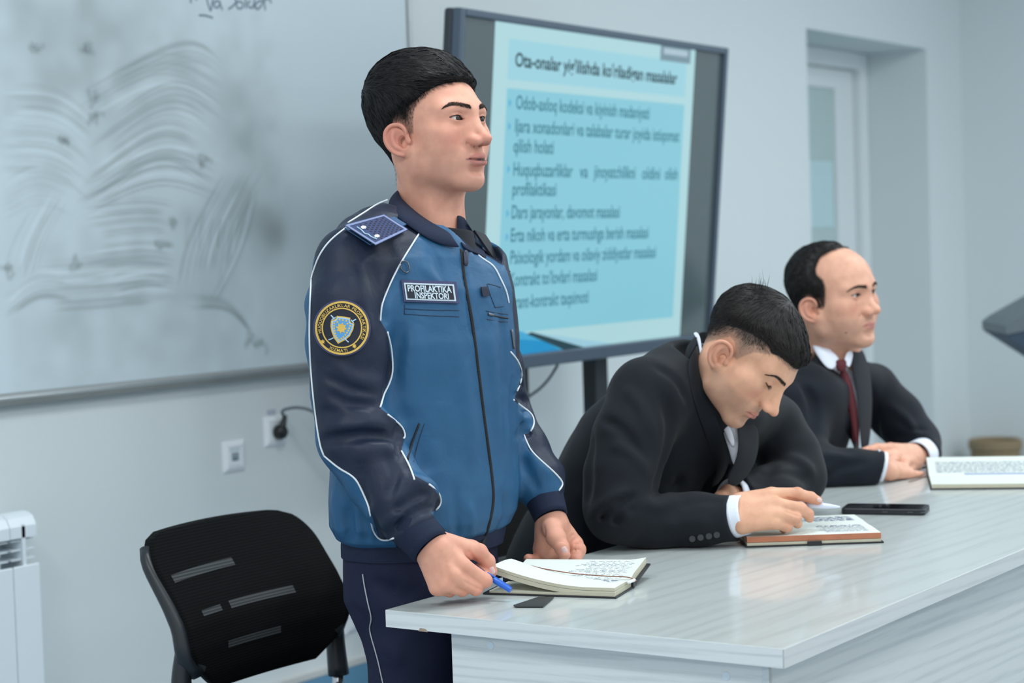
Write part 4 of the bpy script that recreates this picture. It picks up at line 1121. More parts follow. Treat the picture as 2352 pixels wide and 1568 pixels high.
def fhits(F, pts, d0, d1, off=0.0):
    """surface points under photograph pixels, lifted by off along the surface normal"""
    out = []
    e = F.h
    for x, y in pts:
        p = F.hit(x, y, d0=d0, d1=d1)
        if p is None: p = at(x, y, (d0 + d1) / 2)
        if off:
            g = np.array([F.val(p + vec(e, 0, 0))[0] - F.val(p - vec(e, 0, 0))[0], F.val(p + vec(0, e, 0))[0] - F.val(p - vec(0, e, 0))[0], F.val(p + vec(0, 0, e))[0] - F.val(p - vec(0, 0, e))[0]])
            p = p + unit(g) * off
        out.append(p)
    return np.array(out)
def densify(pts, step=7.0):
    P = spline(pts, 200) if len(pts) > 2 else np.linspace(pts[0], pts[1], 200)
    L = np.linalg.norm(np.diff(P, axis=0), axis=1).sum(); n = max(3, int(L / step)); return P[np.linspace(0, 199, n).astype(int)]
def cord(F, pts, d0, d1, r, name, m, parent, off=0.0012, n=6, flat=1.0, label=None, sm=2):
    P = fhits(F, densify(pts), d0, d1, off)
    for _ in range(sm): P[1:-1] = (P[:-2] + 2 * P[1:-1] + P[2:]) / 4
    V, Fc = tube_geo(P, r, n, flat=flat); o = mesh_obj(name, V, Fc, m, smooth=True); keep(o, parent)
    if label: o['label'] = label
    return o
def decal(F, V2, Fc, d0, d1, off, name, m, parent, thick=0.0):
    """flat shape given in photograph pixels laid onto the surface"""
    P = fhits(F, V2, d0, d1, off); o = mesh_obj(name, P, Fc, m); keep(o, parent)
    return o
def ngon_grid(poly, step):
    """triangulated fill of a pixel polygon with inner points"""
    from mathutils.geometry import delaunay_2d_cdt
    P = np.asarray(poly, float); n = len(P); lo, hi = P.min(0), P.max(0)
    B = []
    for i in range(n):
        a, b = P[i], P[(i + 1) % n]; k = max(1, int(np.linalg.norm(b - a) / step)); B += [a + (b - a) * t / k for t in range(k)]
    gx_, gy_ = np.meshgrid(np.arange(lo[0] + step / 2, hi[0], step), np.arange(lo[1] + step / 2, hi[1], step)); I = np.stack([gx_.ravel(), gy_.ravel()], 1)
    I = I[poly_sd(I[:, 0], I[:, 1], P) > step * .4]
    pts = [Vector(p) for p in np.vstack([np.array(B), I])] if len(I) else [Vector(p) for p in B]
    nb = len(B); v, e, f, *_ = delaunay_2d_cdt(pts, [(i, (i + 1) % nb) for i in range(nb)], [list(range(nb))], 1, 1e-4)
    return [tuple(q) for q in v], [tuple(q) for q in f]
def attr_switch_mat(name, ca, cb, rough, attr='panel', bump=.25, bscale=1400, sheen=.0, spec=.3):
    """two cloth colours divided by the sign of a stored seam distance"""
    m = mat(name, ca, rough, spec=spec, sheen=sheen)
    nt = m.node_tree; bs = nt.nodes['Principled BSDF']; a = nt.nodes.new('ShaderNodeAttribute'); a.attribute_name = attr
    g = nt.nodes.new('ShaderNodeMapRange'); g.inputs[1].default_value = -.4; g.inputs[2].default_value = .4; nt.links.new(a.outputs['Fac'], g.inputs[0])
    mx = nt.nodes.new('ShaderNodeMix'); mx.data_type = 'RGBA'; mx.inputs[6].default_value = lin(ca); mx.inputs[7].default_value = lin(cb)
    nt.links.new(g.outputs[0], mx.inputs[0]); nt.links.new(mx.outputs[2], bs.inputs['Base Color'])
    tc = nt.nodes.new('ShaderNodeTexCoord'); n = nt.nodes.new('ShaderNodeTexNoise'); n.inputs['Scale'].default_value = bscale; nt.links.new(tc.outputs['Object'], n.inputs['Vector'])
    n2 = nt.nodes.new('ShaderNodeTexNoise'); n2.inputs['Scale'].default_value = 26; n2.inputs['Detail'].default_value = 4; n2.inputs['Distortion'].default_value = .6; nt.links.new(tc.outputs['Object'], n2.inputs['Vector'])
    bp = nt.nodes.new('ShaderNodeBump'); bp.inputs['Strength'].default_value = bump * .35; bp.inputs['Distance'].default_value = .0005; nt.links.new(n.outputs['Fac'], bp.inputs['Height'])
    b2 = nt.nodes.new('ShaderNodeBump'); b2.inputs['Strength'].default_value = .35; b2.inputs['Distance'].default_value = .006; nt.links.new(n2.outputs['Fac'], b2.inputs['Height']); nt.links.new(bp.outputs['Normal'], b2.inputs['Normal'])
    nt.links.new(b2.outputs['Normal'], bs.inputs['Normal'])
    return m
def sheet_obj(name, rows, m, parent, thick=.003, smooth=True, sub=1):
    """a cloth strip from rows of points, given thickness"""
    n = len(rows[0]); V = [p for r in rows for p in r]; Fc = [(i * n + j, i * n + j + 1, (i + 1) * n + j + 1, (i + 1) * n + j) for i in range(len(rows) - 1) for j in range(n - 1)]
    o = mesh_obj(name, V, Fc, m, smooth=smooth); keep(o, parent)
    md = o.modifiers.new('solid', 'SOLIDIFY'); md.thickness = thick; md.offset = 0
    if sub: ms = o.modifiers.new('sub', 'SUBSURF'); ms.levels = sub; ms.render_levels = sub
    return o
# ================================================================== the standing man: head
person1 = empty('person', (2.66, 1.98, 0)); tag(person1, 'person standing in a navy and blue zip jacket holding a blue pen', 'person')
th1 = math.radians(38)
P1 = dict(mouth_open=1.1, lip_fwd=4.0, mouth_z=-68, nose_out=1.0, beard=.35, neck_to=mm_(0, -16, -200), neck_r=.052, eye_up=4.3, eye_lo=3.2, eye_tilt=5, skull_w=.98, skull_h=1.07, slope=1.5, skull_d=.975, jaw_w=.98, cheek=.95)
f1 = np.array([CR[0] * math.cos(th1) - CW[0] * math.sin(th1), CR[1] * math.cos(th1) - CW[1] * math.sin(th1), .02])
M1 = frame(f1, (0, 0, 1))
O1 = at(992, 281, 3.30)
sp1 = [(130, 66), (85, 62), (66, 58), (52, 50), (46, 43), (36, 34), (26, 20), (21, 0), (17, -22), (8, -23), (4, -10), (-8, 0), (-20, 0), (-30, -14), (-44, -42), (-54, -72), (-60, -98), (-150, -104), (-150, 150), (130, 150)]
hp1 = [(130, 68), (85, 64), (66, 59), (50, 50), (40, 43), (26, 30), (8, 20), (-14, 9), (-30, -8), (-48, -42), (-58, -72), (-64, -98), (-150, -104), (-150, 150), (130, 150)]
def thick1(X, Y, Z):
    t = np.interp(Z, [-100, -60, -25, 0, 20, 40, 60, 90, 110], [2.5, 3.5, 4, 4, 7.5, 11, 14.5, 17, 18])
    back = sstep(-10, -70, Y); side_lo = sstep(30, -4, Z) * (1 - back)
    t = t * (1 - .72 * side_lo) + back * 2.5 * sstep(-70, -10, Z)
    t = t - 4.0 * sstep(30, 75, Y) * sstep(50, 75, Z) + .8 * np.sin(X * .22 + Y * .08 + Z * .05) * sstep(30, 60, Z)
    return t
def comb1(p):
    x, y, z = p.T; top = sstep(30, 70, z); front = sstep(40, 80, y)
    d = np.stack([-.35 * top + .25 * np.sin(x * .11) * top, .55 + .35 * top - .3 * (1 - top), -.9 * (1 - top) - .25 * front], 1)
    d[:, 2] -= 1.0 * (y < -60) * (1 - top); return d
T1, BV1, HV1 = build_head(person1, P1, M1, O1, SKIN1, M_HAIR, hp1, thick1, comb1, 9000, .030, seed=11, stub_poly=sp1, scale=1.012, gaze=(-.10, 1, .02), brow=[(10, 15.5, 7.0), (18, 18.5, 10.0), (30, 21.5, 10.5), (42, 22.5, 8.0), (55, 17.0, 2.5)])
# ================================================================== the standing man: jacket and trousers
M_JACKET = attr_switch_mat('jacket_cloth', (42, 90, 128), (30, 40, 60), .50)
M_NAVY = mat('navy_rib', (33, 42, 64), .75, spec=.2, bump=.5, bscale=900)
M_PIPE = mat('white_piping', (226, 234, 240), .45)
def row1(y, xc, a, b, d=3.27):
    p = at(xc, y, d); return (p[2], p[0], p[1], a, b)
J = Field((2.22, 1.70, .80), (3.02, 2.30, 1.46), .0034); J.pad = .04
J.add(trunk([row1(515, 985, .085, .070), row1(550, 985, .130, .085), row1(590, 980, .172, .100), row1(665, 975, .190, .118), row1(780, 972, .202, .128), row1(900, 974, .200, .126), row1(1050, 978, .192, .122), row1(1130, 978, .194, .125), row1(1185, 978, .192, .123), row1(1215, 977, .177, .115), row1(1226, 976, .162, .105)], 2.3))
# shoulders
J.add(cap(apx(928, 512, 3.27), apx(806, 600, 3.13), .046, .058), .045)
J.add(cap(apx(1045, 570, 3.35), apx(1088, 640, 3.42), .044, .050), .04)
J.add(cap(apx(892, 507, 3.31), apx(822, 548, 3.20), .029, .034), .03)
# near sleeve
ns = [apx(812, 635, 3.125), apx(801, 705, 3.105), apx(799, 790, 3.095), apx(801, 900, 3.09), apx(818, 1000, 3.085), apx(870, 1085, 3.07), apx(918, 1150, 3.045), apx(946, 1192, 3.03)]
nr = [.061, .0645, .0630, .0570, .0600, .0560, .0520, .0390]
J.add(chain(ns, nr), .020)
# far sleeve
fs = [apx(1082, 660, 3.44), apx(1098, 745, 3.455), apx(1128, 850, 3.46), apx(1146, 950, 3.455), apx(1195, 1040, 3.43), apx(1234, 1102, 3.40), apx(1246, 1132, 3.39)]
fr = [.050, .054, .056, .056, .050, .046, .036]
J.add(chain(fs, fr), .016)
# armhole valleys so that sleeves read apart from the body
def fold(F, pts, wid, amp, d0=2.9, d1=3.6, fade=True): F.bump(fhits(F, pts, d0, d1), wid, amp, fade)
J.F += .0016 * noise3(J, .055, 3) + .0009 * noise3(J, .028, 4)
for pts, w, a in (
    # elbow: the big horizontal break and the bulge above it
    ([(738, 1012), (790, 1004), (850, 998), (918, 1008)], .010, -.013), ([(760, 975), (830, 968), (905, 972)], .016, .008), ([(800, 1045), (860, 1030), (915, 1035)], .015, .006),
    ([(872, 936), (895, 958), (926, 985)], .010, .006), ([(750, 900), (800, 925), (865, 930)], .009, -.006), ([(735, 940), (790, 960), (850, 955)], .010, -.004),
    # upper arm
    ([(850, 600), (872, 680), (885, 750)], .012, -.006), ([(812, 620), (838, 700), (860, 790)], .010, .004), ([(905, 625), (885, 700), (880, 745)], .008, -.006), ([(895, 765), (905, 840), (885, 905)], .009, -.008),
    ([(760, 830), (820, 870), (890, 880)], .012, .004), ([(740, 860), (800, 890), (870, 905)], .008, -.004),
    # forearm and the pouch over the cuff
    ([(835, 1055), (830, 1120), (850, 1170)], .012, -.006), ([(880, 1030), (905, 1090), (890, 1150)], .010, -.006), ([(935, 1100), (985, 1115), (1008, 1150)], .014, .009), ([(900, 1180), (940, 1150), (985, 1128)], .007, -.008),
    ([(905, 1215), (950, 1180), (995, 1160)], .008, -.009), ([(880, 1215), (900, 1190), (920, 1170)], .010, .006), ([(870, 1225), (905, 1235), (940, 1220)], .012, .006), ([(860, 1180), (870, 1215), (890, 1235)], .009, -.004),
    # body
    ([(920, 735), (905, 850), (900, 980)], .016, -.007), ([(960, 740), (950, 880), (945, 960)], .018, .004), ([(925, 930), (910, 1010), (915, 1060)], .010, -.006), ([(1000, 1010), (985, 1090), (975, 1150)], .018, .004),
    ([(1060, 820), (1080, 960), (1090, 1080)], .02, .003), ([(1150, 700), (1160, 850), (1165, 980)], .016, -.004), ([(1120, 760), (1140, 900), (1150, 1040)], .018, .004), ([(1175, 880), (1180, 980), (1185, 1080)], .012, -.006),
    ([(1010, 1140), (1000, 1200), (1002, 1240)], .010, -.005), ([(1045, 1120), (1050, 1190), (1045, 1245)], .010, -.004), ([(1160, 1130), (1160, 1190), (1140, 1240)], .012, -.005), ([(1075, 1150), (1085, 1200), (1080, 1240)], .012, .004),
    ([(785, 1110), (800, 1180), (815, 1240)], .012, -.005), ([(830, 1180), (838, 1220), (842, 1246)], .007, -.007), ([(768, 1120), (775, 1190), (790, 1240)], .012, .004), ([(800, 1215), (806, 1235), (810, 1248)], .006, -.005), ([(860, 1215), (866, 1235), (868, 1248)], .006, -.005),
    ([(1060, 590), (1075, 700), (1088, 790)], .006, -.003), ([(985, 560), (1010, 620), (1030, 690)], .010, -.003), ([(960, 600), (1000, 640), (1050, 660)], .012, .002),
    # far sleeve
    ([(1178, 905), (1200, 915), (1216, 930)], .008, -.008), ([(1190, 955), (1210, 962), (1226, 970)], .012, .006), ([(1185, 1000), (1205, 996), (1222, 995)], .007, -.010), ([(1195, 1050), (1215, 1090), (1240, 1130)], .010, -.005), ([(1215, 1030), (1240, 1065), (1270, 1095)], .012, .004), ([(1190, 845), (1198, 870), (1190, 895)], .008, .004)):
    fold(J, pts, w * .85, a * 1.55)
# neck opening
pa, pb, pc_ = apx(900, 464, 3.33), apx(1059, 574, 3.19), apx(1100, 572, 3.34)
pn = unit(np.cross(pb - pa, pc_ - pa)); pn = pn if pn[2] > 0 else -pn
def neck_cut(X, Y, Z):
    h_ = -((X - pa[0]) * pn[0] + (Y - pa[1]) * pn[1] + (Z - pa[2]) * pn[2])
    return np.maximum(h_, np.sqrt((X - O1[0]) ** 2 + (Y - O1[1] + .005) ** 2) - .105)
J.sub(Prim(neck_cut, O1 - vec(.13, .13, .40), O1 + vec(.13, .13, .2)), .012)
J.sub(cap(apx(985, 470, 3.30), apx(1012, 560, 3.262), .058, .046), .006)
Vj, Qj = J.mesh(2)
jk = np_mesh_obj('jacket', Vj, Qj, M_JACKET); keep(jk, person1)
jx, jy, jd = proj(Vj)
near_pl = [(968, 530), (940, 572), (910, 622), (880, 688), (873, 735), (889, 762), (902, 850), (881, 905), (873, 936), (926, 982), (930, 1004), (922, 1036), (950, 1090), (985, 1110), (1012, 1140), (1011, 1163), (990, 1178), (1040, 1240), (940, 1320), (905, 1244), (871, 1238), (850, 1172), (815, 1097), (742, 1047), (722, 962), (712, 880), (708, 760), (711, 650), (724, 590), (690, 540), (780, 470), (885, 440), (920, 470)]
far_pl = [(1086, 576), (1126, 607), (1151, 645), (1170, 700), (1172, 800), (1191, 832), (1198, 862), (1188, 895), (1180, 920), (1216, 946), (1227, 972), (1215, 995), (1203, 997), (1222, 1037), (1247, 1062), (1292, 1107), (1286, 1127), (1320, 1190), (1380, 1000), (1280, 700), (1170, 560)]
sd = np.where(jd < 3.30, poly_sd(jx, jy, near_pl), poly_sd(jx, jy, far_pl))
set_attr(jk, 'panel', sd)
ND, FD = (2.9, 3.35), (3.2, 3.6)
for pts, dd in (([(966, 532), (940, 572), (910, 622), (880, 688), (874, 720), (873, 737)], ND), ([(889, 762), (898, 800), (902, 850), (893, 882), (881, 905), (873, 936)], ND), ([(890, 952), (912, 970), (926, 984), (930, 1002), (926, 1007)], ND), ([(922, 1036), (938, 1066), (948, 1090), (952, 1102)], ND),
                ([(985, 1112), (1003, 1126), (1012, 1142), (1011, 1160), (1000, 1171)], ND), ([(716, 640), (713, 700), (712, 780), (716, 860), (724, 940), (735, 1015), (745, 1046)], ND), ([(745, 1046), (780, 1075), (815, 1097), (838, 1140), (850, 1172), (856, 1215), (871, 1236), (888, 1240), (905, 1235)], ND),
                ([(890, 460), (866, 470), (838, 488), (800, 512)], (3.0, 3.4)), ([(800, 520), (760, 552), (735, 586), (720, 625), (716, 640)], ND),
                ([(1090, 580), (1110, 596), (1128, 607), (1140, 622), (1151, 645), (1162, 668), (1168, 696)], (3.1, 3.6)), ([(1172, 808), (1190, 830), (1198, 858), (1194, 880), (1187, 897)], FD), ([(1179, 918), (1198, 934), (1216, 946), (1225, 960), (1226, 976), (1219, 990)], FD), ([(1203, 999), (1213, 1022), (1224, 1040), (1247, 1062), (1270, 1082), (1290, 1104), (1290, 1116), (1283, 1126)], FD)):
    cord(J, pts, dd[0], dd[1], .0016, 'piping', M_PIPE, person1, off=.0008)
# front zip
M_ZIP = mat('zip_black', (18, 20, 26), .6, bump=.8, bscale=700)
zp = [(1058, 572), (1066, 640), (1084, 740), (1099, 860), (1114, 980), (1128, 1085), (1132, 1150), (1122, 1205), (1108, 1248)]
cord(J, zp, 3.0, 3.5, .0031, 'front_zip', M_ZIP, person1, off=.0004, n=8, flat=.6, sm=4)
pull = fhits(J, [(1063, 578), (1064, 592), (1066, 613)], 3.0, 3.5, .006)
keep(mesh_obj('zip_pull', *tube_geo(spline(pull, 8), np.array([.003, .0042, .0045, .0042, .0040, .0042, .0038, .002]), 8, flat=.5), mat('zip_metal', (58, 62, 78), .4, metal=.4), smooth=True), person1)
# ribbed waistband and cuffs
B = Field((2.35, 1.75, .80), (2.95, 2.25, 1.0), .004); B.pad = .03
b0 = [row1(1212, 976, .164, .108), row1(1230, 975, .166, .110), row1(1262, 973, .163, .108), row1(1284, 972, .159, .106)]
B.add(trunk(b0, 2.3)); B.F += .0012 * noise3(B, .03, 8)
Vb, Qb = B.mesh(2); keep(np_mesh_obj('waistband', Vb, Qb, M_NAVY), person1)
def cuff(a, b_, ra, rb, nm='cuff', k=.0):
    P = np.linspace(a, b_, 7); R = np.interp(np.linspace(0, 1, 7), [0, .15, .85, 1], [ra * .96, ra, rb, rb * .97])
    V, Fc = tube_geo(P, R, 32, cap=False)
    Vi, Fi = tube_geo(P[::-1], R[::-1] - .003, 32, cap=False); n = len(V)
    V = V + Vi; Fc = Fc + [tuple(i + n for i in f) for f in Fi]
    for j in range(32): Fc.append((6 * 32 + j, 6 * 32 + (j + 1) % 32, n + (32 - j - 1) % 32, n + (32 - j) % 32))
    o = mesh_obj(nm, V, Fc, M_NAVY, smooth=True); keep(o, person1); return o
cuff(apx(940, 1203, 3.032), apx(989, 1257, 3.012), .0370, .0335)
cuff(apx(1250, 1142, 3.385), apx(1266, 1187, 3.365), .034, .0305)
# collar: near wing, back and far wing
def P3(*pts): return [apx(*p) for p in pts]
def head_hit(x, y, off):
    o = (CAM_POS - O1) @ M1 / 1.012; r_ = unit(ray(x, y)) @ M1; h_ = BV1.ray_cast(Vector(o), Vector(r_))
    if h_[0] is None: return None
    return np.array(T1([h_[0][:]])[0]) + (M1 @ np.array(h_[1][:])) * off
def front_of(x, y, gap):
    ds = []
    h_ = head_hit(x, y, 0)
    if h_ is not None: ds.append((h_ - CAM_POS) @ CW)
    q = J.hit(x, y, d0=3.0, d1=3.5)
    if abs(J.val(q)[0]) < .004: ds.append((q - CAM_POS) @ CW)
    return min(ds) - gap if ds else None
def collar(cols, pre, name='collar', gap=.006, back=3.30, rows=6):
    out = [[] for _ in range(rows)]
    for k in range(rows):
        t = k / (rows - 1)
        for a_, m_, b_ in pre: p = apx(*a_) * (1 - t) ** 2 + 2 * t * (1 - t) * apx(*m_) + t * t * apx(*b_); out[k].append(p)
    for (x0, y0), (x1, y1) in cols:
        col = []
        for k in range(rows):
            t = k / (rows - 1); x, y = x0 + (x1 - x0) * t, y0 + (y1 - y0) * t; d = front_of(x, y, gap + .006 * math.sin(math.pi * t)); col.append([x, y, d])
        ds = [c[2] for c in col if c[2] is not None]; f_ = np.mean(ds) if ds else back
        ii = [i for i, c in enumerate(col) if c[2] is not None]
        dd = np.interp(range(rows), ii, ds) if ii else [f_] * rows
        dd = np.array(dd); dd[1:-1] = np.minimum(dd[1:-1], (dd[:-2] + dd[2:]) / 2)
        for k in range(rows): out[k].append(at(col[k][0], col[k][1], dd[k]))
    return sheet_obj(name, out, M_NAVY, person1, .003, sub=1)
collar([((930, 463), (908, 496)), ((944, 476), (924, 510)), ((958, 488), (942, 522)), ((975, 500), (962, 536)), ((992, 511), (984, 549)), ((1010, 521), (1010, 561)), ((1028, 531), (1034, 567)), ((1036, 540), (1058, 569))],
       [((1012, 432, 3.375), (1020, 448, 3.39), (1030, 470, 3.405)), ((960, 424, 3.362), (958, 436, 3.375), (955, 458, 3.395)), ((920, 430, 3.325), (908, 440, 3.332), (898, 456, 3.338)), ((911, 442, 3.278), (894, 450, 3.276), (887, 470, 3.268))])
collar([((1051, 492), (1064, 498)), ((1050, 508), (1079, 519)), ((1049, 524), (1092, 540)), ((1051, 540), (1103, 560)), ((1056, 552), (1114, 580)), ((1062, 562), (1122, 597)), ((1066, 570), (1100, 585))],
       [((1012, 432, 3.375), (1020, 448, 3.39), (1030, 470, 3.405)), ((1040, 468, 3.37), (1050, 478, 3.385), (1060, 492, 3.39))], back=3.32)
# dark shirt at the throat
Ts = Field(at(1030, 560, 3.27) - .09, at(1030, 560, 3.27) + .09, .003)
Ts.add(cap(apx(1004, 500, 3.30), apx(1020, 590, 3.285), .056, .056), 0); Ts.cut(halfspace(apx(1030, 522, 3.24), vec(.10, -.10, 1)), .002)
Vt, Qt = Ts.mesh(2); keep(np_mesh_obj('undershirt', Vt, Qt, mat('shirt_black', (22, 26, 36), .8)), person1)
# trousers
Tf = Field((2.36, 1.80, .02), (2.94, 2.24, .92), .006); Tf.pad = .05
hipc = at(970, 1330, 3.265)
Tf.add(trunk([(hipc[2] + .06, hipc[0], hipc[1], .153, .100), (hipc[2] - .02, hipc[0], hipc[1], .157, .102), (hipc[2] - .07, hipc[0] + .008, hipc[1] - .012, .153, .094), (hipc[2] - .12, hipc[0] + .016, hipc[1] - .024, .150, .080), (hipc[2] - .15, hipc[0] + .016, hipc[1] - .024, .148, .074)], 2.4))
foot = []
for s in (-1, 1):
    a = hipc + vec(s * .074 + .018, -.026, -.12); k_ = vec(hipc[0] + s * .080 + .015, hipc[1] - .02, .47); f_ = vec(hipc[0] + s * .105 + .01, hipc[1] + .03, .085)
    Tf.add(chain([a, (a + k_) / 2, k_, f_], (.074, .072, .064, .056)), .03); foot.append(f_)
Tf.F += .003 * noise3(Tf, .07, 9)
Tf.cut(halfspace((0, 0, .045), (0, 0, -1)), 0)
for pts, w, a in (([(800, 1380), (830, 1420), (850, 1470)], .012, -.004), ([(880, 1350), (920, 1370), (960, 1360)], .012, -.005), ([(855, 1330), (880, 1345), (930, 1352)], .010, -.004), ([(870, 1460), (900, 1500), (930, 1520)], .014, .004)): fold(Tf, pts, w, a)
Vt, Qt = Tf.mesh(2); keep(np_mesh_obj('trousers', Vt, Qt, mat('trouser_navy', (31, 36, 60), .7, spec=.2, bump=.4, bscale=700)), person1)
cord(Tf, [(834, 1318), (838, 1345), (846, 1385), (854, 1420), (850, 1445), (862, 1490), (870, 1520), (880, 1566), (890, 1610)], 3.0, 3.5, .0012, 'trouser_piping', mat('silver_piping', (170, 176, 184), .4), person1)
for f_ in foot:
    S = Field(f_ - vec(.06, .23, .088), f_ + vec(.06, .10, .03), .005); S.add(cap(f_ + vec(0, .02, -.045), f_ + vec(0, -.15, -.055), .042, .036), 0); S.add(cap(f_ + vec(0, .0, -.03), f_ + vec(0, .02, .0), .042, .045), .02); S.cut(halfspace(f_ + vec(0, 0, -.0845), (0, 0, -1)), .003)
    V, Q = S.mesh(1); keep(np_mesh_obj('shoe', V, Q, mat('black_leather', (20, 20, 22), .3)), person1)
# ------------------------------------------------------------------ hands: palms and separate fingers laid out joint by joint
def make_hand(parent, palm, fingers, nails, skin, h=.0013, kp=.009, kf=.0045, name='hand', creases=(), zmin=None):
    """palm: list of (a, b, ra, rb); fingers: list of (joints, radii); joints are (pixel x, pixel y, depth)"""
    allp = [apx(*p) for a, b, *_ in palm for p in (a, b)] + [apx(*p) for js, _ in fingers for p in js]
    A = np.array(allp); F = Field(A.min(0) - .036, A.max(0) + .036, h); F.pad = .01
    for a, b, ra, rb in palm: F.add(cap(apx(*a), apx(*b), ra, rb), kp)
    for js, rs_ in fingers:
        G = Field(F.lo, F.lo + F.h * (F.n - 1.5), F.h); P = [apx(*p) for p in js]
        for i in range(len(P) - 1): G.add(cap(P[i], P[i + 1], rs_[i], rs_[i + 1]), .003)
        for i in range(1, len(P) - 1): G.add(ell(P[i], [rs_[i] * 1.04] * 3), .003)
        F.F = smin(F.F, G.F, kf)
    for pts, w, a in creases: F.bump(fhits(F, pts, 2.5, 5.5), w, a)
    F.F += .0004 * noise3(F, .012, 5)
    if zmin is not None: F.cut(Prim(lambda X, Y, Z: np.where(Y < 1.866, zmin - Z, -1.0), [-9] * 3, [9] * 3), .002)
    V, Q = F.mesh(2); o = np_mesh_obj(name, V, Q, skin)
    keep(o, parent)
    tips = [apx(*js[-1]) for js, _ in fingers] + [apx(*j) for js, _ in fingers for j in js[1:-1]]
    bl = np.zeros(len(V))
    for t_ in tips: bl = np.maximum(bl, np.exp(-(np.linalg.norm(V - t_, axis=1) / .013) ** 2) * .75)
    for k_, v_ in dict(lip=0, blush=bl, beard=0, dark=0, stub=0).items(): set_attr(o, k_, np.zeros(len(V)) + v_)
    for (x, y), (dx, dy), L, W in nails:
        c = F.hit(x, y); e = F.h
        g = unit([F.val(c + vec(e, 0, 0))[0] - F.val(c - vec(e, 0, 0))[0], F.val(c + vec(0, e, 0))[0] - F.val(c - vec(0, e, 0))[0], F.val(c + vec(0, 0, e))[0] - F.val(c - vec(0, 0, e))[0]])
        t_ = CR * dx - CU * dy; t_ = unit(t_ - g * (t_ @ g)); s_ = np.cross(g, t_)
        rings = []
        for ph in np.linspace(.12, math.pi / 2, 5)[::-1]:
            rings.append([c + g * (.0009 * math.cos(ph) + .0001 - .0016 * (math.sin(ph) * math.sin(q)) ** 2 * W / .005) + t_ * (L * math.sin(ph) * math.copysign(abs(math.cos(q)) ** .7, math.cos(q))) + s_ * (W * math.sin(ph) * math.copysign(abs(math.sin(q)) ** .7, math.sin(q))) for q in np.linspace(0, 2 * math.pi, 16, endpoint=False)])
        keep(mesh_obj('nail', *loft(rings), M_NAIL, smooth=True), o)
    return F
# right hand round the pen
HR = make_hand(person1,
    [((975, 1246, 3.022), (1004, 1262, 3.012), .020, .021), ((1004, 1247, 3.015), (1056, 1296, 3.022), .0170, .0135), ((993, 1254, 3.008), (1039, 1322, 3.008), .0165, .0130), ((984, 1263, 3.008), (1020, 1341, 3.004), .0160, .0125), ((976, 1271, 3.012), (1004, 1350, 3.008), .0155, .0120),
     ((1010, 1262, 3.03), (1030, 1325, 3.035), .020, .018), ((1015, 1245, 3.030), (1082, 1262, 3.058), .017, .0150), ((1040, 1290, 3.03), (1060, 1310, 3.04), .018, .015)],
    [([(1082, 1262, 3.058), (1100, 1268, 3.066), (1119, 1289, 3.075), (1129, 1312, 3.074)], (.0150, .0135, .0118, .0092)),
     ([(1056, 1296, 3.022), (1114, 1333, 3.036), (1112, 1324, 3.062), (1097, 1306, 3.076)], (.0140, .0108, .0095, .0080)),
     ([(1039, 1322, 3.008), (1093, 1352, 3.032), (1100, 1345, 3.058), (1085, 1330, 3.07)], (.0132, .0102, .0092, .0080)),
     ([(1020, 1341, 3.004), (1062, 1355, 3.030), (1072, 1349, 3.054), (1060, 1336, 3.065)], (.0125, .0095, .0088, .0078)),
     ([(1004, 1350, 3.008), (1033, 1357, 3.032), (1045, 1351, 3.052), (1035, 1340, 3.06)], (.0118, .0088, .0080, .0070))],
    [((1131, 1310), (.35, 1), .0062, .0046)], SKIN1, zmin=TZ + .0022,
    creases=[([(1074, 1264), (1084, 1276), (1094, 1290)], .003, -.003), ([(1065, 1334), (1085, 1345), (1108, 1356)], .0022, -.0022), ([(1046, 1350), (1058, 1354), (1072, 1358)], .002, -.002), ([(1030, 1290), (1036, 1310), (1040, 1322)], .004, .0010), ([(1010, 1285), (1018, 1315), (1022, 1338)], .004, .0010)])
# left hand on the page
HL = make_hand(person1,
    [((1264, 1180, 3.372), (1270, 1202, 3.370), .024, .025), ((1256, 1200, 3.368), (1250, 1262, 3.375), .020, .018), ((1275, 1200, 3.375), (1318, 1250, 3.400), .021, .016), ((1266, 1215, 3.378), (1290, 1262, 3.398), .026, .024), ((1250, 1262, 3.380), (1300, 1270, 3.400), .018, .018)],
    [([(1266, 1206, 3.352), (1277, 1234, 3.335), (1290, 1257, 3.325), (1297, 1273, 3.320)], (.0185, .0165, .0128, .0104)),
     ([(1318, 1250, 3.400), (1328, 1262, 3.376), (1322, 1282, 3.365)], (.0160, .0130, .0115)),
     ([(1304, 1262, 3.405), (1312, 1282, 3.385), (1296, 1296, 3.380)], (.0150, .0120, .0105)),
     ([(1262, 1268, 3.395), (1240, 1288, 3.385), (1214, 1283, 3.352)], (.0130, .0105, .0088))],
    [((1297, 1263), (.45, 1), .0062, .0060)], SKIN1, zmin=TZ + .0022,
    creases=[([(1250, 1205), (1252, 1232), (1264, 1255), (1276, 1265)], .0030, -.0030), ([(1308, 1238), (1312, 1230), (1320, 1228)], .002, -.0016), ([(1308, 1253), (1320, 1250), (1330, 1249)], .0020, -.0020), ([(1308, 1268), (1320, 1263), (1332, 1262)], .0020, -.0020), ([(1284, 1246), (1291, 1243), (1300, 1246)], .0018, -.0010)])
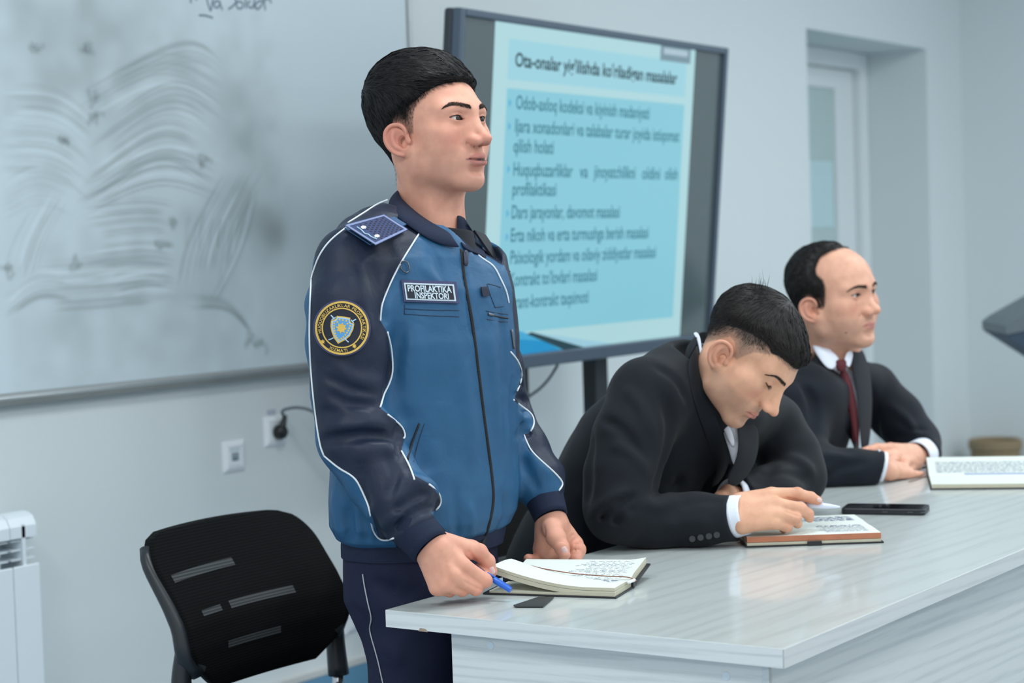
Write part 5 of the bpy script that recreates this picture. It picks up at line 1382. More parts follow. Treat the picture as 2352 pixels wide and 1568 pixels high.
# ================================================================== badges and fittings on the standing man's jacket
M_GOLD = mat('gold_thread', (232, 192, 92), .55, bump=.5, bscale=1500)
M_PATCH = mat('patch_dark', (26, 31, 46), .7, bump=.4, bscale=1500); M_PBORD = mat('patch_border', (62, 66, 104), .7, bump=.4, bscale=1500)
M_PBLUE = mat('patch_blue', (86, 160, 216), .6, bump=.3, bscale=1500); M_PPALE = mat('patch_pale', (176, 208, 232), .6, bump=.3, bscale=1500)
PD = (2.95, 3.3)
patch = np.array([785.5, 753.0])
def circ(r, n=48, c=patch): return [(c[0] + r * math.cos(t), c[1] + r * math.sin(t)) for t in np.linspace(0, 2 * math.pi, n, endpoint=False)]
def smooth_hits(F, V2, dd, off):
    """badge backing: a gently smoothed copy of the cloth under it"""
    c = np.mean(V2, 0); P = fhits(F, V2, dd[0], dd[1], 0); A = np.c_[V2 - c, np.ones(len(V2)), ((V2 - c) ** 2), (V2 - c)[:, :1] * (V2 - c)[:, 1:]]
    d = proj(P)[2]; co, *_ = np.linalg.lstsq(A, d, rcond=None); return c, co, off
def badge_point(B, x, y, lift):
    c, co, off = B; u, v = x - c[0], y - c[1]; d = co @ np.array([u, v, 1, u * u, v * v, u * v]); return at(x, y, d - off - lift)
Vb2, _ = ngon_grid(circ(64), 10)
BP = smooth_hits(J, np.array(Vb2), PD, .0035)
def badge(B, V2, Fc, lift, name, m, parent, thick=.0008):
    o = mesh_obj(name, [badge_point(B, x, y, lift) for x, y in V2], Fc, m); keep(o, parent)
    if thick: md = o.modifiers.new('solid', 'SOLIDIFY'); md.thickness = thick; md.offset = 0
    return o
arm = empty('arm_patch_anchor', (0, 0, 0)); bpy.data.objects.remove(arm)
V2, Fc = ngon_grid(circ(65), 9); pb = badge(BP, V2, Fc, -.0008, 'arm_patch', M_PBORD, person1, .0035); pb['label'] = 'round gold and navy arm patch'
V2, Fc = ngon_grid(circ(61.5), 9); badge(BP, V2, Fc, .0012, 'patch_field', M_PATCH, pb)
def ringmesh(r0, r1, n=64): return [(patch[0] + r * math.cos(t), patch[1] + r * math.sin(t)) for r in (r0, r1) for t in np.linspace(0, 2 * math.pi, n, endpoint=False)], [(i, (i + 1) % n, n + (i + 1) % n, n + i) for i in range(n)]
badge(BP, *ringmesh(57.0, 61.6), .0018, 'gold_ring', M_GOLD, pb); badge(BP, *ringmesh(43.6, 46.4), .0018, 'gold_ring', M_GOLD, pb)
def arc_text(s, a0, a1, rad, hpx, inward, name):
    ws = []; geo = []
    for ch in s:
        if ch == ' ': geo.append(None); ws.append(.45); continue
        V, Fq = text_geo(ch, 1.0, .012, 2); geo.append((V, Fq)); ws.append((V[:, 0].max() - V[:, 0].min()) + .10)
    tot = sum(ws); ang = math.radians(a1 - a0); cur = 0; allV, allF = [], []
    for gq, w in zip(geo, ws):
        a = math.radians(a0) + ang * (cur + w / 2) / tot; cur += w
        if gq is None: continue
        V, Fq = gq; cx_ = (V[:, 0].max() + V[:, 0].min()) / 2; sc = hpx / .72; sx = abs(ang) * rad / tot
        t = np.array([-math.sin(a), -math.cos(a)]) * (1 if ang > 0 else -1); rd = np.array([math.cos(a), -math.sin(a)]); up = rd if not inward else -rd
        if inward: t = t
        n = len(allV)
        for v in V: p = patch + rd * rad + t * (v[0] - cx_) * sx + up * (v[1] * sc - hpx / 2); allV.append(tuple(p))
        allF += [tuple(i + n for i in f) for f in Fq]
    o = badge(BP, allV, allF, .0019, name, M_GOLD, pb, 0); o['kind'] = 'stuff'; return o
arc_text('HUQUQBUZARLIKLAR PROFILAKTIKASI', 194, -30, 51.8, 7.2, False, 'patch_lettering')
arc_text('XIZMATI', 236, 284, 51.8, 7.2, True, 'patch_lettering')
def star(cx_, cy_, r0, r1, n=8, ph=0): return [(cx_ + (r1 if i % 2 else r0) * math.cos(ph + math.pi * i / n), cy_ + (r1 if i % 2 else r0) * math.sin(ph + math.pi * i / n)) for i in range(2 * n)]
for cx_, cy_ in ((741.2, 784.8), (813.8, 794.6)): badge(BP, star(cx_, cy_, 6.0, 3.0), [tuple(range(16))], .0019, 'small_star', M_GOLD, pb)
K = lambda pts: [(700 + x / 10.453, 680 + y / 10.453) for x, y in pts]
shield = np.array(K([(770, 472), (930, 488), (1098, 518), (1088, 585), (1120, 638), (1192, 655), (1165, 800), (1085, 960), (960, 1060), (800, 1142), (705, 1010), (645, 860), (618, 720), (632, 582), (715, 565), (757, 520)])); sc_ = np.array(K([(900, 760)]))[0]
for k_, m_, l_, n_ in ((1.0, M_GOLD, .0019, 'shield'), (.90, M_PPALE, .0024, 'shield_band'), (.80, M_PBLUE, .0029, 'shield_field')):
    V2, Fc = ngon_grid(sc_ + (shield - sc_) * k_, 7); badge(BP, V2, Fc, l_, n_, m_, pb)
badge(BP, star(*K([(880, 765)])[0], 13.2, 8.2, 8, .2), [tuple(range(16))], .0034, 'shield_star', M_GOLD, pb)
dv_, df_ = [], []
for x, y in K([(838, 560), (915, 572), (998, 588), (784, 618), (1026, 658), (706, 650), (1088, 708), (702, 710), (1068, 768), (706, 770), (1045, 824), (716, 830), (1014, 876), (730, 890), (976, 930), (748, 950), (930, 978), (778, 1002), (878, 1018), (822, 1045)]):
    n = len(dv_); dv_ += [(x + 2.3 * math.cos(t), y + 2.3 * math.sin(t)) for t in np.linspace(0, 2 * math.pi, 8, endpoint=False)]; df_.append(tuple(range(n, n + 8)))
o = badge(BP, dv_, df_, .0034, 'shield_dots', M_GOLD, pb, 0); o['kind'] = 'stuff'
def sword(pts, name='sword'):
    P = [badge_point(BP, x, y, .0024) for x, y in K(pts)]; keep(mesh_obj(name, *tube_geo(P, .0010, 6), M_PPALE), pb)
sword([(628, 460), (660, 490), (715, 555)]); sword([(648, 560), (690, 545), (745, 505)], 'sword_guard'); sword([(1232, 553), (1190, 575), (1130, 612)]); sword([(1108, 565), (1135, 600), (1170, 640)], 'sword_guard'); sword([(575, 1045), (620, 1035), (690, 1000)]); sword([(965, 1015), (1000, 1060), (1052, 1105)])
# chest name tag
NT = [(921, 643), (1047, 647), (1054, 697), (928, 693)]
def tagmap(u, v): a, b_, c, d = (np.array(q, float) for q in NT); return tuple((a * (1 - u) + b_ * u) * (1 - v) + (d * (1 - u) + c * u) * v)
grid = [tagmap(u, v) for u in np.linspace(0, 1, 9) for v in np.linspace(0, 1, 5)]
BN = smooth_hits(J, np.array(grid), (3.0, 3.4), .003)
def tq(u0, v0, u1, v1, lift, name, m, par, thick=.0008, nu=10):
    V = [tagmap(u, v) for u in np.linspace(u0, u1, nu) for v in (v0, (v0 + v1) / 2, v1)]; Fq = [(i * 3 + j, i * 3 + j + 1, i * 3 + j + 4, i * 3 + j + 3) for i in range(nu - 1) for j in (0, 1)]
    return badge(BN, V, Fq, lift, name, m, par, thick)
nt_o = tq(0, 0, 1, 1, 0, 'name_tag', M_PBORD, person1, .003); nt_o['label'] = 'navy name tag with white letters'
M_TAGW = mat('tag_white', (198, 214, 224), .6, bump=.3, bscale=1500)
tq(.045, .12, .955, .90, .0020, 'tag_frame', M_TAGW, nt_o); tq(.075, .19, .925, .83, .0026, 'tag_field', M_PATCH, nt_o)
def tag_text(s, u0, u1, v0, v1):
    V, Fq = text_geo(s, 1.0, .03, 3); x0, x1 = V[:, 0].min(), V[:, 0].max(); V2 = [tagmap(u0 + (u1 - u0) * (v[0] - x0) / (x1 - x0), v1 + (v0 - v1) * v[1] / .72) for v in V]
    o = badge(BN, V2, Fq, .0032, 'tag_lettering', M_TAGW, nt_o, 0); o['kind'] = 'stuff'
tag_text('PROFILAKTIKA', .10, .90, .21, .50); tag_text('INSPEKTORI', .215, .835, .53, .81)
# pockets, zips, loops
M_SEAM = mat('seam_thread', (24, 52, 78), .7)  # dark blue thread of the pocket seams
for pts in ([(928, 709), (990, 712), (1054, 713)], [(929, 721), (990, 725), (1054, 727)], [(929, 700), (928, 712), (929, 722)], [(1118, 652), (1127, 680), (1137, 706)], [(1137, 706), (1147, 705), (1156, 703)], [(1120, 652), (1135, 654), (1150, 660)], [(1116, 714), (1140, 718), (1166, 722)], [(1118, 733), (1140, 737), (1166, 739)]):
    cord(J, pts, 3.0, 3.5, .0008, 'pocket_seam', M_SEAM, person1, off=.0002)
cord(J, [(1120, 722), (1142, 727), (1166, 731)], 3.0, 3.5, .0014, 'pocket_zip', M_ZIP, person1, off=.0004)
cord(J, [(1121, 721), (1126, 722), (1132, 724)], 3.0, 3.5, .0022, 'zip_slider', mat('zip_steel', (120, 124, 130), .35, metal=.6), person1, off=.0016)
cord(J, [(963, 972), (950, 1005), (941, 1035), (936, 1055)], 3.0, 3.4, .0019, 'side_pocket_zip', M_ZIP, person1, off=.0006)
cord(J, [(975, 972), (962, 1010), (950, 1060)], 3.0, 3.4, .0008, 'pocket_seam', M_SEAM, person1, off=.0002)
V2, Fc = ngon_grid([(1101, 660), (1117, 659), (1121, 680), (1105, 681)], 8); o = mesh_obj('loop_tab', fhits(J, V2, 3.0, 3.5, .0022), Fc, mat('tab_navy', (26, 34, 56), .7)); keep(o, person1); md = o.modifiers.new('solid', 'SOLIDIFY'); md.thickness = .002
ring_px = [(919, 607), (921, 602), (926, 600), (932, 602), (937, 611), (939, 620), (936, 626), (930, 627), (923, 623), (918, 616), (917, 610)]
cord(J, ring_px, 3.0, 3.4, .0012, 'd_ring', mat('ring_steel', (96, 100, 106), .3, metal=.7), person1, off=.004, sm=0)
cord(J, [(1173, 757), (1175, 772), (1179, 800)], 3.2, 3.7, .0026, 'sleeve_zip_pull', mat('zip_steel', (120, 124, 130), .35, metal=.6), person1, off=.002)
# shoulder boards
EB = [(793, 517), (882, 493), (936, 527), (863, 562)]
ec = fhits(J, [(866, 526)], 3.0, 3.4)[0]; eg = fhits(J, [(866, 526)], 3.0, 3.4, .01)[0] - ec; en = unit(unit(eg) * .6 + vec(-.25, -.20, .95) * .8); ep0 = ec + en * .014
def on_board(x, y, lift): return onplane(x, y, ep0 + en * lift, en)
def bmap(u, v): a, b_, c, d = (np.array(q, float) for q in EB); return tuple((a * (1 - u) + b_ * u) * (1 - v) + (d * (1 - u) + c * u) * v)
M_EB = mat('board_blue', (44, 62, 106), .7, bump=.4, bscale=1500); M_EBL = mat('board_braid', (136, 150, 190), .6, bump=.8, bscale=1100); M_EBD = mat('board_dark', (34, 32, 58), .7)
def bquad(u0, v0, u1, v1, lift, name, m, par, th=.0008):
    o = mesh_obj(name, [on_board(*bmap(u, v), lift) for u, v in ((u0, v0), (u1, v0), (u1, v1), (u0, v1))], [(0, 1, 2, 3)], m); keep(o, par); md = o.modifiers.new('solid', 'SOLIDIFY'); md.thickness = th; md.offset = 0; return o
eb = bquad(0, 0, 1, 1, 0, 'shoulder_board', M_EB, person1, .003); eb['label'] = 'blue patterned shoulder board with light braid edge'
bquad(.05, .25, 1.12, .78, -.008, 'shoulder_strap', mat('strap_blue', (40, 84, 124), .6), person1, .002)
bquad(-.10, .10, .25, .92, -.010, 'shoulder_strap', mat('strap_blue', (40, 84, 124), .6), person1, .002)
for q in ((0, 0, 1, .07), (0, .93, 1, 1), (0, .07, .05, .93), (.95, .07, 1, .93)): bquad(*q, .0020, 'braid', M_EBL, eb)
dv_, df_ = [], []
for i in range(9):
    for j in range(7):
        u, v = .30 + i * .074, .13 + j * .123 + (.061 if i % 2 else 0)
        if v > .9: continue
        n = len(dv_); dv_ += [on_board(*bmap(u + a, v + b_), .0020) for a, b_ in ((-.030, 0), (0, -.040), (.030, 0), (0, .040))]; df_.append((n, n + 1, n + 2, n + 3))
o = mesh_obj('diamond_pattern', dv_, df_, M_EBD); keep(o, eb); o['kind'] = 'stuff'
M_STARW = mat('embroidery_white', (228, 232, 232), .6)
for cx_, cy_ in ((835, 521.5), (866, 541.5)):
    pts = []
    for i in range(22):
        t = 2 * math.pi * i / 22; r = 7.6 if i % 2 else 4.6; pts.append(on_board(cx_ + r * math.cos(t), cy_ + .62 * r * math.sin(t), .0026))
    keep(mesh_obj('rank_flower', pts, [tuple(range(22))], M_STARW), eb)
keep(mesh_obj('rank_scroll', *tube_geo(spline([on_board(x, y, .0026) for x, y in ((820, 521), (830, 528), (838, 536), (846, 538), (852, 543), (866, 549))], 20), .0011, 6), mat('embroidery_pale', (170, 200, 220), .6)), eb)
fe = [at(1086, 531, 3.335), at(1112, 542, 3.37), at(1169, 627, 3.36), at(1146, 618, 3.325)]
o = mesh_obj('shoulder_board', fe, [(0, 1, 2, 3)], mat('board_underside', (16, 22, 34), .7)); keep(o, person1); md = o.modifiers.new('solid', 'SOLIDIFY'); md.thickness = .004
# ================================================================== notebooks, pens, phone
M_PAGE = mat('page_cream', (232, 234, 220), .7, spec=.2)
M_EDGE = mat('page_edge', (226, 222, 198), .8, bump=.6, bscale=2500, stretch=(1, 1, 60))
M_COVER = mat('cover_black', (30, 33, 38), .45, bump=.4, bscale=500)
M_RIB = mat('ribbon_brown', (120, 66, 40), .6)
M_INK = mat('blue_ink', (96, 110, 150), .6)
def ruled(name, spacing, axis, base=(228, 234, 226), line=(188, 204, 206), both=False):
    m = mat(name, base, .7, spec=.25); nt = m.node_tree; bs = nt.nodes['Principled BSDF']; tc = nt.nodes.new('ShaderNodeTexCoord'); col = None
    for k in ((axis, 1 - axis) if both else (axis,)):
        sp = nt.nodes.new('ShaderNodeSeparateXYZ'); nt.links.new(tc.outputs['UV'], sp.inputs[0])
        mo = nt.nodes.new('ShaderNodeMath'); mo.operation = 'PINGPONG'; mo.inputs[1].default_value = spacing / 2; nt.links.new(sp.outputs[k], mo.inputs[0])
        lt = nt.nodes.new('ShaderNodeMath'); lt.operation = 'LESS_THAN'; lt.inputs[1].default_value = spacing * .07; nt.links.new(mo.outputs[0], lt.inputs[0])
        mx = nt.nodes.new('ShaderNodeMix'); mx.data_type = 'RGBA'; mx.inputs[6].default_value = lin(base); mx.inputs[7].default_value = lin(line)
        if col is not None: nt.links.new(col, mx.inputs[6])
        nt.links.new(lt.outputs[0], mx.inputs[0]); col = mx.outputs[2]
    nt.links.new(col, bs.inputs['Base Color']); return m
M_RULED = ruled('ruled_page', .0052, 1); M_SQUARED = ruled('squared_page', .0048, 0, both=True)
def uv_from(o, uv):
    l = o.data.uv_layers.new(name='uv'); ix = np.empty(len(o.data.loops), np.int32); o.data.loops.foreach_get('vertex_index', ix)
    l.data.foreach_set('uv', np.asarray(uv, np.float32)[ix].ravel())
def slab(fr, s0, s1, t0, t1, zlo, zhi, name, m, parent, ns=24, nt_=10, top_m=None, rnd=.0):
    """curved slab in a notebook frame; zlo/zhi are functions of (s, t)"""
    o_, e1, e2 = fr; S = np.linspace(s0, s1, ns); Tt = np.linspace(t0, t1, nt_); up = vec(0, 0, 1)
    top = [o_ + e1 * s + e2 * t + up * zhi(s, t) for s in S for t in Tt]; bot = [o_ + e1 * s + e2 * t + up * zlo(s, t) for s in S for t in Tt]
    uv = [(s, t) for s in S for t in Tt]; n = ns * nt_; Fc = []; mi = []
    for i in range(ns - 1):
        for j in range(nt_ - 1):
            a = i * nt_ + j; Fc.append((a, a + nt_, a + nt_ + 1, a + 1)); mi.append(1); Fc.append((n + a, n + a + 1, n + a + nt_ + 1, n + a + nt_)); mi.append(0)
    for i in range(ns - 1):
        a = i * nt_; Fc.append((a, n + a, n + a + nt_, a + nt_)); mi.append(0); a = i * nt_ + nt_ - 1; Fc.append((a, a + nt_, n + a + nt_, n + a)); mi.append(0)
    for j in range(nt_ - 1):
        Fc.append((j, j + 1, n + j + 1, n + j)); mi.append(0); a = (ns - 1) * nt_ + j; Fc.append((a, n + a, n + a + 1, a + 1)); mi.append(0)
    o = mesh_obj(name, top + bot, Fc, [m, top_m or m]); o.data.polygons.foreach_set('material_index', mi if top_m else [0] * len(mi)); uv_from(o, uv + uv); keep(o, parent); return o
def scribble(fr, zf, lines, name, parent, seed, r=.00024, m=None, along_t=False, amp=.0016):
    """rows of handwriting: wavering pen strokes lying on the page"""
    g = np.random.RandomState(seed); o_, e1, e2 = fr; V = []; Fc = []
    for (s0, s1, t) in lines:
        s = s0; d_ = 1 if s1 > s0 else -1
        while (s1 - s) * d_ > .004:
            L = g.uniform(.006, .016); k = int(L / .0011) + 4
            ss = s + d_ * np.linspace(0, L, k); tt = t + amp * g.randn(k) * np.tile([1, .4], k)[:k]; ss = ss + g.randn(k) * .0004
            pts = spline([(o_ + (e2 * a + e1 * b if along_t else e1 * a + e2 * b) + vec(0, 0, zf(*((b, a) if along_t else (a, b))) + .0003)) for a, b in zip(ss, tt)], k * 3)
            v, f = tube_geo(pts, r, 4, cap=False, flat=.3); n = len(V); V += v; Fc += [tuple(i + n for i in q) for q in f]
            s += d_ * (L + g.uniform(.0015, .004))
    o = mesh_obj(name, V, Fc, m or M_INK); keep(o, parent); o['kind'] = 'stuff'; return o
# ---- the standing man's notebook
nb1 = empty('notebook', (2.65, 1.70, TZ)); tag(nb1, 'open lined notebook with lifted pages under the standing man\'s hands', 'notebook', 'open notebooks on the table')
f1_ = (vec(2.562, 1.580, TZ), unit(vec(-.248, .969, 0)), unit(vec(.969, .248, 0)))
LB, WB = .222, .096
slab(f1_, 0, LB, 0, WB, lambda s, t: .0004, lambda s, t: .0030, 'cover', M_COVER, nb1)
lift = lambda s: .0165 + .030 * np.clip((s - .05) / .155, 0, 1) ** 1.7
slab(f1_, .003, LB - .010, .002, WB - .001, lambda s, t: .0031, lambda s, t: .0062 + .0010 * (s < .1), 'page_block', M_EDGE, nb1, top_m=M_PAGE)
slab(f1_, .003, .206, .003, WB - .002, lambda s, t: max(.0075, lift(s) - .0125), lambda s, t: lift(s) - .0055, 'page_block', M_EDGE, nb1, top_m=M_PAGE)
z1 = lambda s, t: lift(s) - .004 * (t / WB) ** 4
slab(f1_, .003, .206, .003, WB - .002, lambda s, t: lift(s) - .0049, z1, 'page_block', M_EDGE, nb1, top_m=M_RULED)
far_lo = lambda s, t: .0035 + (t - WB) * .20; far_hi = lambda s, t: .012 + (t - WB) * .19 - .004 * np.clip((s - 0) / .2, 0, 1) + .004 * np.clip(1 - (t - WB) / .02, 0, 1) * -1
slab(f1_, .0, LB - .002, WB, 2 * WB + .004, lambda s, t: far_lo(s, t) - .0026, far_lo, 'cover', M_COVER, nb1)
slab(f1_, .006, LB - .006, WB + .001, 2 * WB, lambda s, t: far_lo(s, t) + .0002, lambda s, t: far_hi(s, t) + .005 * np.clip((.03 - s) / .03, 0, 1), 'page_block', M_EDGE, nb1, top_m=M_RULED)
slab(f1_, -.001, LB, WB - .004, WB + .003, lambda s, t: .0005, lambda s, t: .012, 'spine', M_COVER, nb1)
rb = [f1_[0] + f1_[1] * s + f1_[2] * (WB - .001 + .003 * math.sin(s * 30)) + vec(0, 0, z_) for s, z_ in ((.235, .022), (.20, .036), (.15, .028), (.10, .021), (.05, .0180), (.01, .0175), (-.006, .012))]
keep(mesh_obj('ribbon', *tube_geo(spline(rb, 30), .0026, 6, flat=.25), M_RIB), nb1)
fl = [onz(x, y, TZ + .0012) for x, y in ((1273, 1372), (1236, 1372), (1179, 1391), (1183, 1394), (1248, 1394))]
mbx = MB().add([tuple(p) for p in fl] + [tuple(p + vec(0, 0, .0016)) for p in fl], [(4, 3, 2, 1, 0), (5, 6, 7, 8, 9)] + [(i, (i + 1) % 5, 5 + (i + 1) % 5, 5 + i) for i in range(5)]); keep(mbx.build('closing_flap', mat('flap_black', (44, 48, 50), .4), bevel=.0006), nb1)
tabp = [f1_[0] + f1_[1] * s + f1_[2] * t + vec(0, 0, z_) for s, t, z_ in ((-.002, .060, .0155), (-.002, .094, .0135))]
keep(mesh_obj('page_tab', *tube_geo(tabp, .0028, 8), mat('tab_white', (236, 240, 240), .5), smooth=True), nb1)
zz1 = lambda s, t: far_hi(s, t) + .005 * np.clip((.03 - s) / .03, 0, 1)
scribble(f1_, zz1, [(.020 + .004 * (i % 3), .115 - .006 * (i % 4), WB + .014 + .0065 * i) for i in range(12)], 'handwriting', nb1, 4)
scribble(f1_, z1, [(.018, .055 - .007 * i, WB - .010 - .0075 * i) for i in range(5)], 'handwriting', nb1, 6)
# ---- the writing man's notebook
nb2 = empty('notebook', (3.25, 1.60, TZ)); tag(nb2, 'open squared notebook with copper page edges in front of the writing man', 'notebook', 'open notebooks on the table')
p0 = onz(2030, 1247, TZ); p1 = onz(1712, 1258, TZ); e1 = unit(p1 - p0); e2 = vec(-e1[1], e1[0], 0); e2 = e2 if e2[0] > 0 else -e2
f2_ = (p0, e1, e2); L2 = np.linalg.norm(p1 - p0); W2_ = .130
slab(f2_, 0, L2, 0, 2 * W2_, lambda s, t: .0004, lambda s, t: .0030, 'cover', M_COVER, nb2)
z2 = lambda s, t: .0190 - .0045 * np.exp(-((t - W2_) / .012) ** 2) - .003 * np.clip(t / W2_ - 1.2, 0, 1)
M_COPPER = mat('copper_edge', (190, 122, 92), .45, metal=.25, var=.18, vscale=40)
slab(f2_, .004, L2 - .004, .003, 2 * W2_ - .003, lambda s, t: .0031, lambda s, t: .0080, 'page_block', M_EDGE, nb2)
slab(f2_, .004, L2 - .004, .003, 2 * W2_ - .003, lambda s, t: .0088, z2, 'page_block', M_COPPER, nb2, top_m=M_SQUARED)
slab(f2_, .004, L2 - .004, W2_ - .005, W2_ + .005, lambda s, t: z2(s, t), lambda s, t: z2(s, t) + .0004, 'gutter', mat('gutter_white', (238, 240, 232), .7), nb2)
c = p0 + e1 * (L2 * .5)
slab(f2_, L2 * .45, L2 * .55, -.004, .010, lambda s, t: .0002, lambda s, t: .0078, 'strap_loop', M_COVER, nb2, ns=4, nt_=4)
scribble(f2_, z2, [(.020, .100, .030 + .0075 * i) for i in range(11)], 'handwriting', nb2, 14, r=.0004, amp=.0013)
scribble(f2_, z2, [(.020, .120, W2_ + .040 + .0075 * i) for i in range(9)], 'handwriting', nb2, 15, r=.0004, amp=.0013)
# ---- the third man's notebook
nb3 = empty('notebook', (4.15, 1.60, TZ)); tag(nb3, 'open squared notebook by the hands of the man in a red tie', 'notebook', 'open notebooks on the table')
p0 = onz(2137, 1125, TZ); pr = onz(2345, 1123, TZ); e1 = unit(pr - p0); e2 = vec(-e1[1], e1[0], 0); e2 = e2 if e2[0] > 0 else -e2
f3_ = (p0, e1, e2)
slab(f3_, 0, .25, 0, .180, lambda s, t: .0004, lambda s, t: .0030, 'cover', M_COVER, nb3)
z3 = lambda s, t: .012 - .004 * np.exp(-((t - .180) / .012) ** 2)
slab(f3_, .003, .247, .003, .180, lambda s, t: .0031, z3, 'page_block', M_EDGE, nb3, top_m=M_SQUARED)
slab(f3_, 0, .25, .180, .362, lambda s, t: .0004 + (t - .180) * .10, lambda s, t: .0030 + (t - .180) * .10, 'cover', M_COVER, nb3)
z3b = lambda s, t: .010 + (t - .180) * .115 - .004 * np.exp(-((t - .180) / .012) ** 2)
slab(f3_, .003, .247, .180, .359, lambda s, t: .0031 + (t - .180) * .10, z3b, 'page_block', M_EDGE, nb3, top_m=M_SQUARED)
scribble(f3_, z3b, [(.02, .235, .205 + .0085 * i) for i in range(13)], 'handwriting', nb3, 24, r=.00045, amp=.0014)
bl_ = [f3_[0] + f3_[1] * s + f3_[2] * .176 + vec(0, 0, .0125) for s in (.08, .245)]
keep(mesh_obj('blue_bookmark', *tube_geo(np.linspace(bl_[0], bl_[1], 4), .0012, 6), mat('blue_cord', (88, 118, 190), .5)), nb3)
rp = [onz(x, y, TZ + .0012) for x, y in ((2088, 1106), (2105, 1101), (2122, 1095), (2140, 1091))]
keep(mesh_obj('ribbon', *tube_geo(spline(rp, 12), .0022, 6, flat=.3), M_RIB), nb3)
# ---- phone
ph = empty('smartphone', tuple(onz(2030, 1170, TZ))); tag(ph, 'black smartphone in a dark case lying on the table', 'phone')
a = onz(1931, 1181, TZ); b_ = onz(2124, 1184, TZ); e1 = unit(b_ - a); e2 = vec(-e1[1], e1[0], 0); e2 = e2 if e2[0] > 0 else -e2
def rrect(L, W, r, n=6):
    out = []
    for cx_, cy_, a0 in ((L - r, r, -90), (L - r, W - r, 0), (r, W - r, 90), (r, r, 180)):
        for k in range(n + 1): t = math.radians(a0 + 90 * k / n); out.append((cx_ + r * math.cos(t), cy_ + r * math.sin(t)))
    return out
Lp = np.linalg.norm(b_ - a); RR = rrect(Lp, .080, .011)
lay = lambda z, ins: [a + e1 * (x + ins * (1 - 2 * x / Lp)) + e2 * (y + ins * (1 - 2 * y / .08)) + vec(0, 0, z) for x, y in RR]
keep(mesh_obj('case', *loft([lay(.0004, .002), lay(.002, 0), lay(.0105, 0), lay(.0120, .0012)]), mat('case_black', (32, 36, 42), .5)), ph)
keep(mesh_obj('screen', lay(.01215, .0035), [tuple(range(len(RR)))], mat('phone_glass', (14, 15, 18), .06, spec=.6)), ph)
for s in (.10, .16, .19): pp = a + e1 * s * Lp / .2 + e2 * -.0006 + vec(0, 0, .006); keep(mesh_obj('button', *tube_geo([pp, pp + e1 * .010], .0012, 6), mat('case_grey', (62, 68, 74), .5)), ph)
# ---- pens
pn1 = empty('pen', tuple(at(1130, 1330, 3.06))); tag(pn1, 'blue ballpoint pen with a cap in the standing man\'s right hand', 'pen')
q0, q1, q2 = at(1086, 1298, 3.066), at(1139, 1334, 3.046), at(1173, 1355, 3.036)
keep(mesh_obj('barrel', *tube_geo([q0, q1], .0036, 8), mat('pen_blue_clear', (40, 84, 150), .15, spec=.6)), pn1)
keep(mesh_obj('refill', *tube_geo([q0 + (q1 - q0) * .02, q1], .0038, 3), mat('refill_dark', (18, 24, 60), .3)), pn1)
keep(mesh_obj('cap', *tube_geo(np.linspace(q1 - unit(q2 - q1) * .004, q2, 6), np.array([.0047, .0050, .0050, .0048, .0046, .0046]), 10), mat('cap_blue', (34, 100, 206), .3)), pn1)
keep(mesh_obj('clip', *tube_geo([q1 + vec(0, 0, .0052) - unit(q2 - q1) * .016, q2 + vec(0, 0, .0050)], .0014, 6), mat('cap_blue', (34, 100, 206), .3)), pn1)
# ================================================================== the writing man
SKIN2 = skin_mat('skin_b', (224, 174, 144), (210, 138, 118), stub_col=(112, 98, 90))
SKIN3 = skin_mat('skin_c', (224, 172, 146), (212, 138, 120), stub_col=(52, 46, 44))
M_SUIT = mat('suit_black', (22, 27, 34), .75, spec=.2, bump=.35, bscale=900, sheen=.06, var=.06, vscale=9)
M_SUIT2 = mat('suit_navy', (20, 26, 35), .75, spec=.2, bump=.35, bscale=900, sheen=.06, var=.06, vscale=9)
M_SHIRT = mat('shirt_white', (232, 238, 250), .7, spec=.2, bump=.2, bscale=800)
M_BTN = mat('button_dark', (46, 50, 56), .35)
def facing(theta, pitch=0.0, roll=0.0):
    t = math.radians(theta); f0 = np.array([CR[0] * math.cos(t) - CW[0] * math.sin(t), CR[1] * math.cos(t) - CW[1] * math.sin(t), 0]); f0 = unit(f0); z = vec(0, 0, 1)
    p = math.radians(pitch); f = math.cos(p) * f0 - math.sin(p) * z; u = math.cos(p) * z + math.sin(p) * f0
    r = math.radians(roll); s = np.cross(f, u); u = math.cos(r) * u + math.sin(r) * s
    return frame(f, u)
person2 = empty('person', (3.22, 2.05, 0)); tag(person2, 'person in a black suit bending over a notebook to write', 'person')
M2 = facing(42, 48.5, -16); SC2 = 1.0
O2 = at(1727, 806, 3.60)
NB2 = at(1652, 885, 3.69)
P2 = dict(mouth_z=-69, nose_out=1.08, nose=.95, beard=.9, eye_up=0.0, neck_r=.056, neck_to=(NB2 - O2) @ M2 / SC2, fold=.0020, cheek=1.05, jaw_w=1.0, skull_h=.98, skull_d=.97, lips=.85, mouth_down=2.5, chin=.95)
sp2 = [(130, 38), (88, 38), (70, 44), (55, 42), (46, 33), (32, 20), (24, 0), (19, -16), (8, -18), (4, -6), (-8, 3), (-22, 1), (-32, -16), (-48, -40), (-62, -58), (-150, -64), (-150, 150), (130, 150)]
hp2 = [(130, 40), (90, 40), (74, 45), (58, 44), (47, 36), (40, 44), (22, 42), (0, 34), (-22, 22), (-46, 4), (-70, -20), (-86, -42), (-150, -52), (-150, 150), (130, 150)]
def thick2(X, Y, Z):
    t = np.interp(Z, [-40, 0, 30, 50, 80, 110], [3, 5, 8, 10, 11, 11]); back = sstep(-20, -80, Y)
    t = t - 2 * back + 3.5 * sstep(50, 85, Y) + 1.0 * np.sin(X * .35 + Y * .05) * sstep(30, 70, Y)
    return t
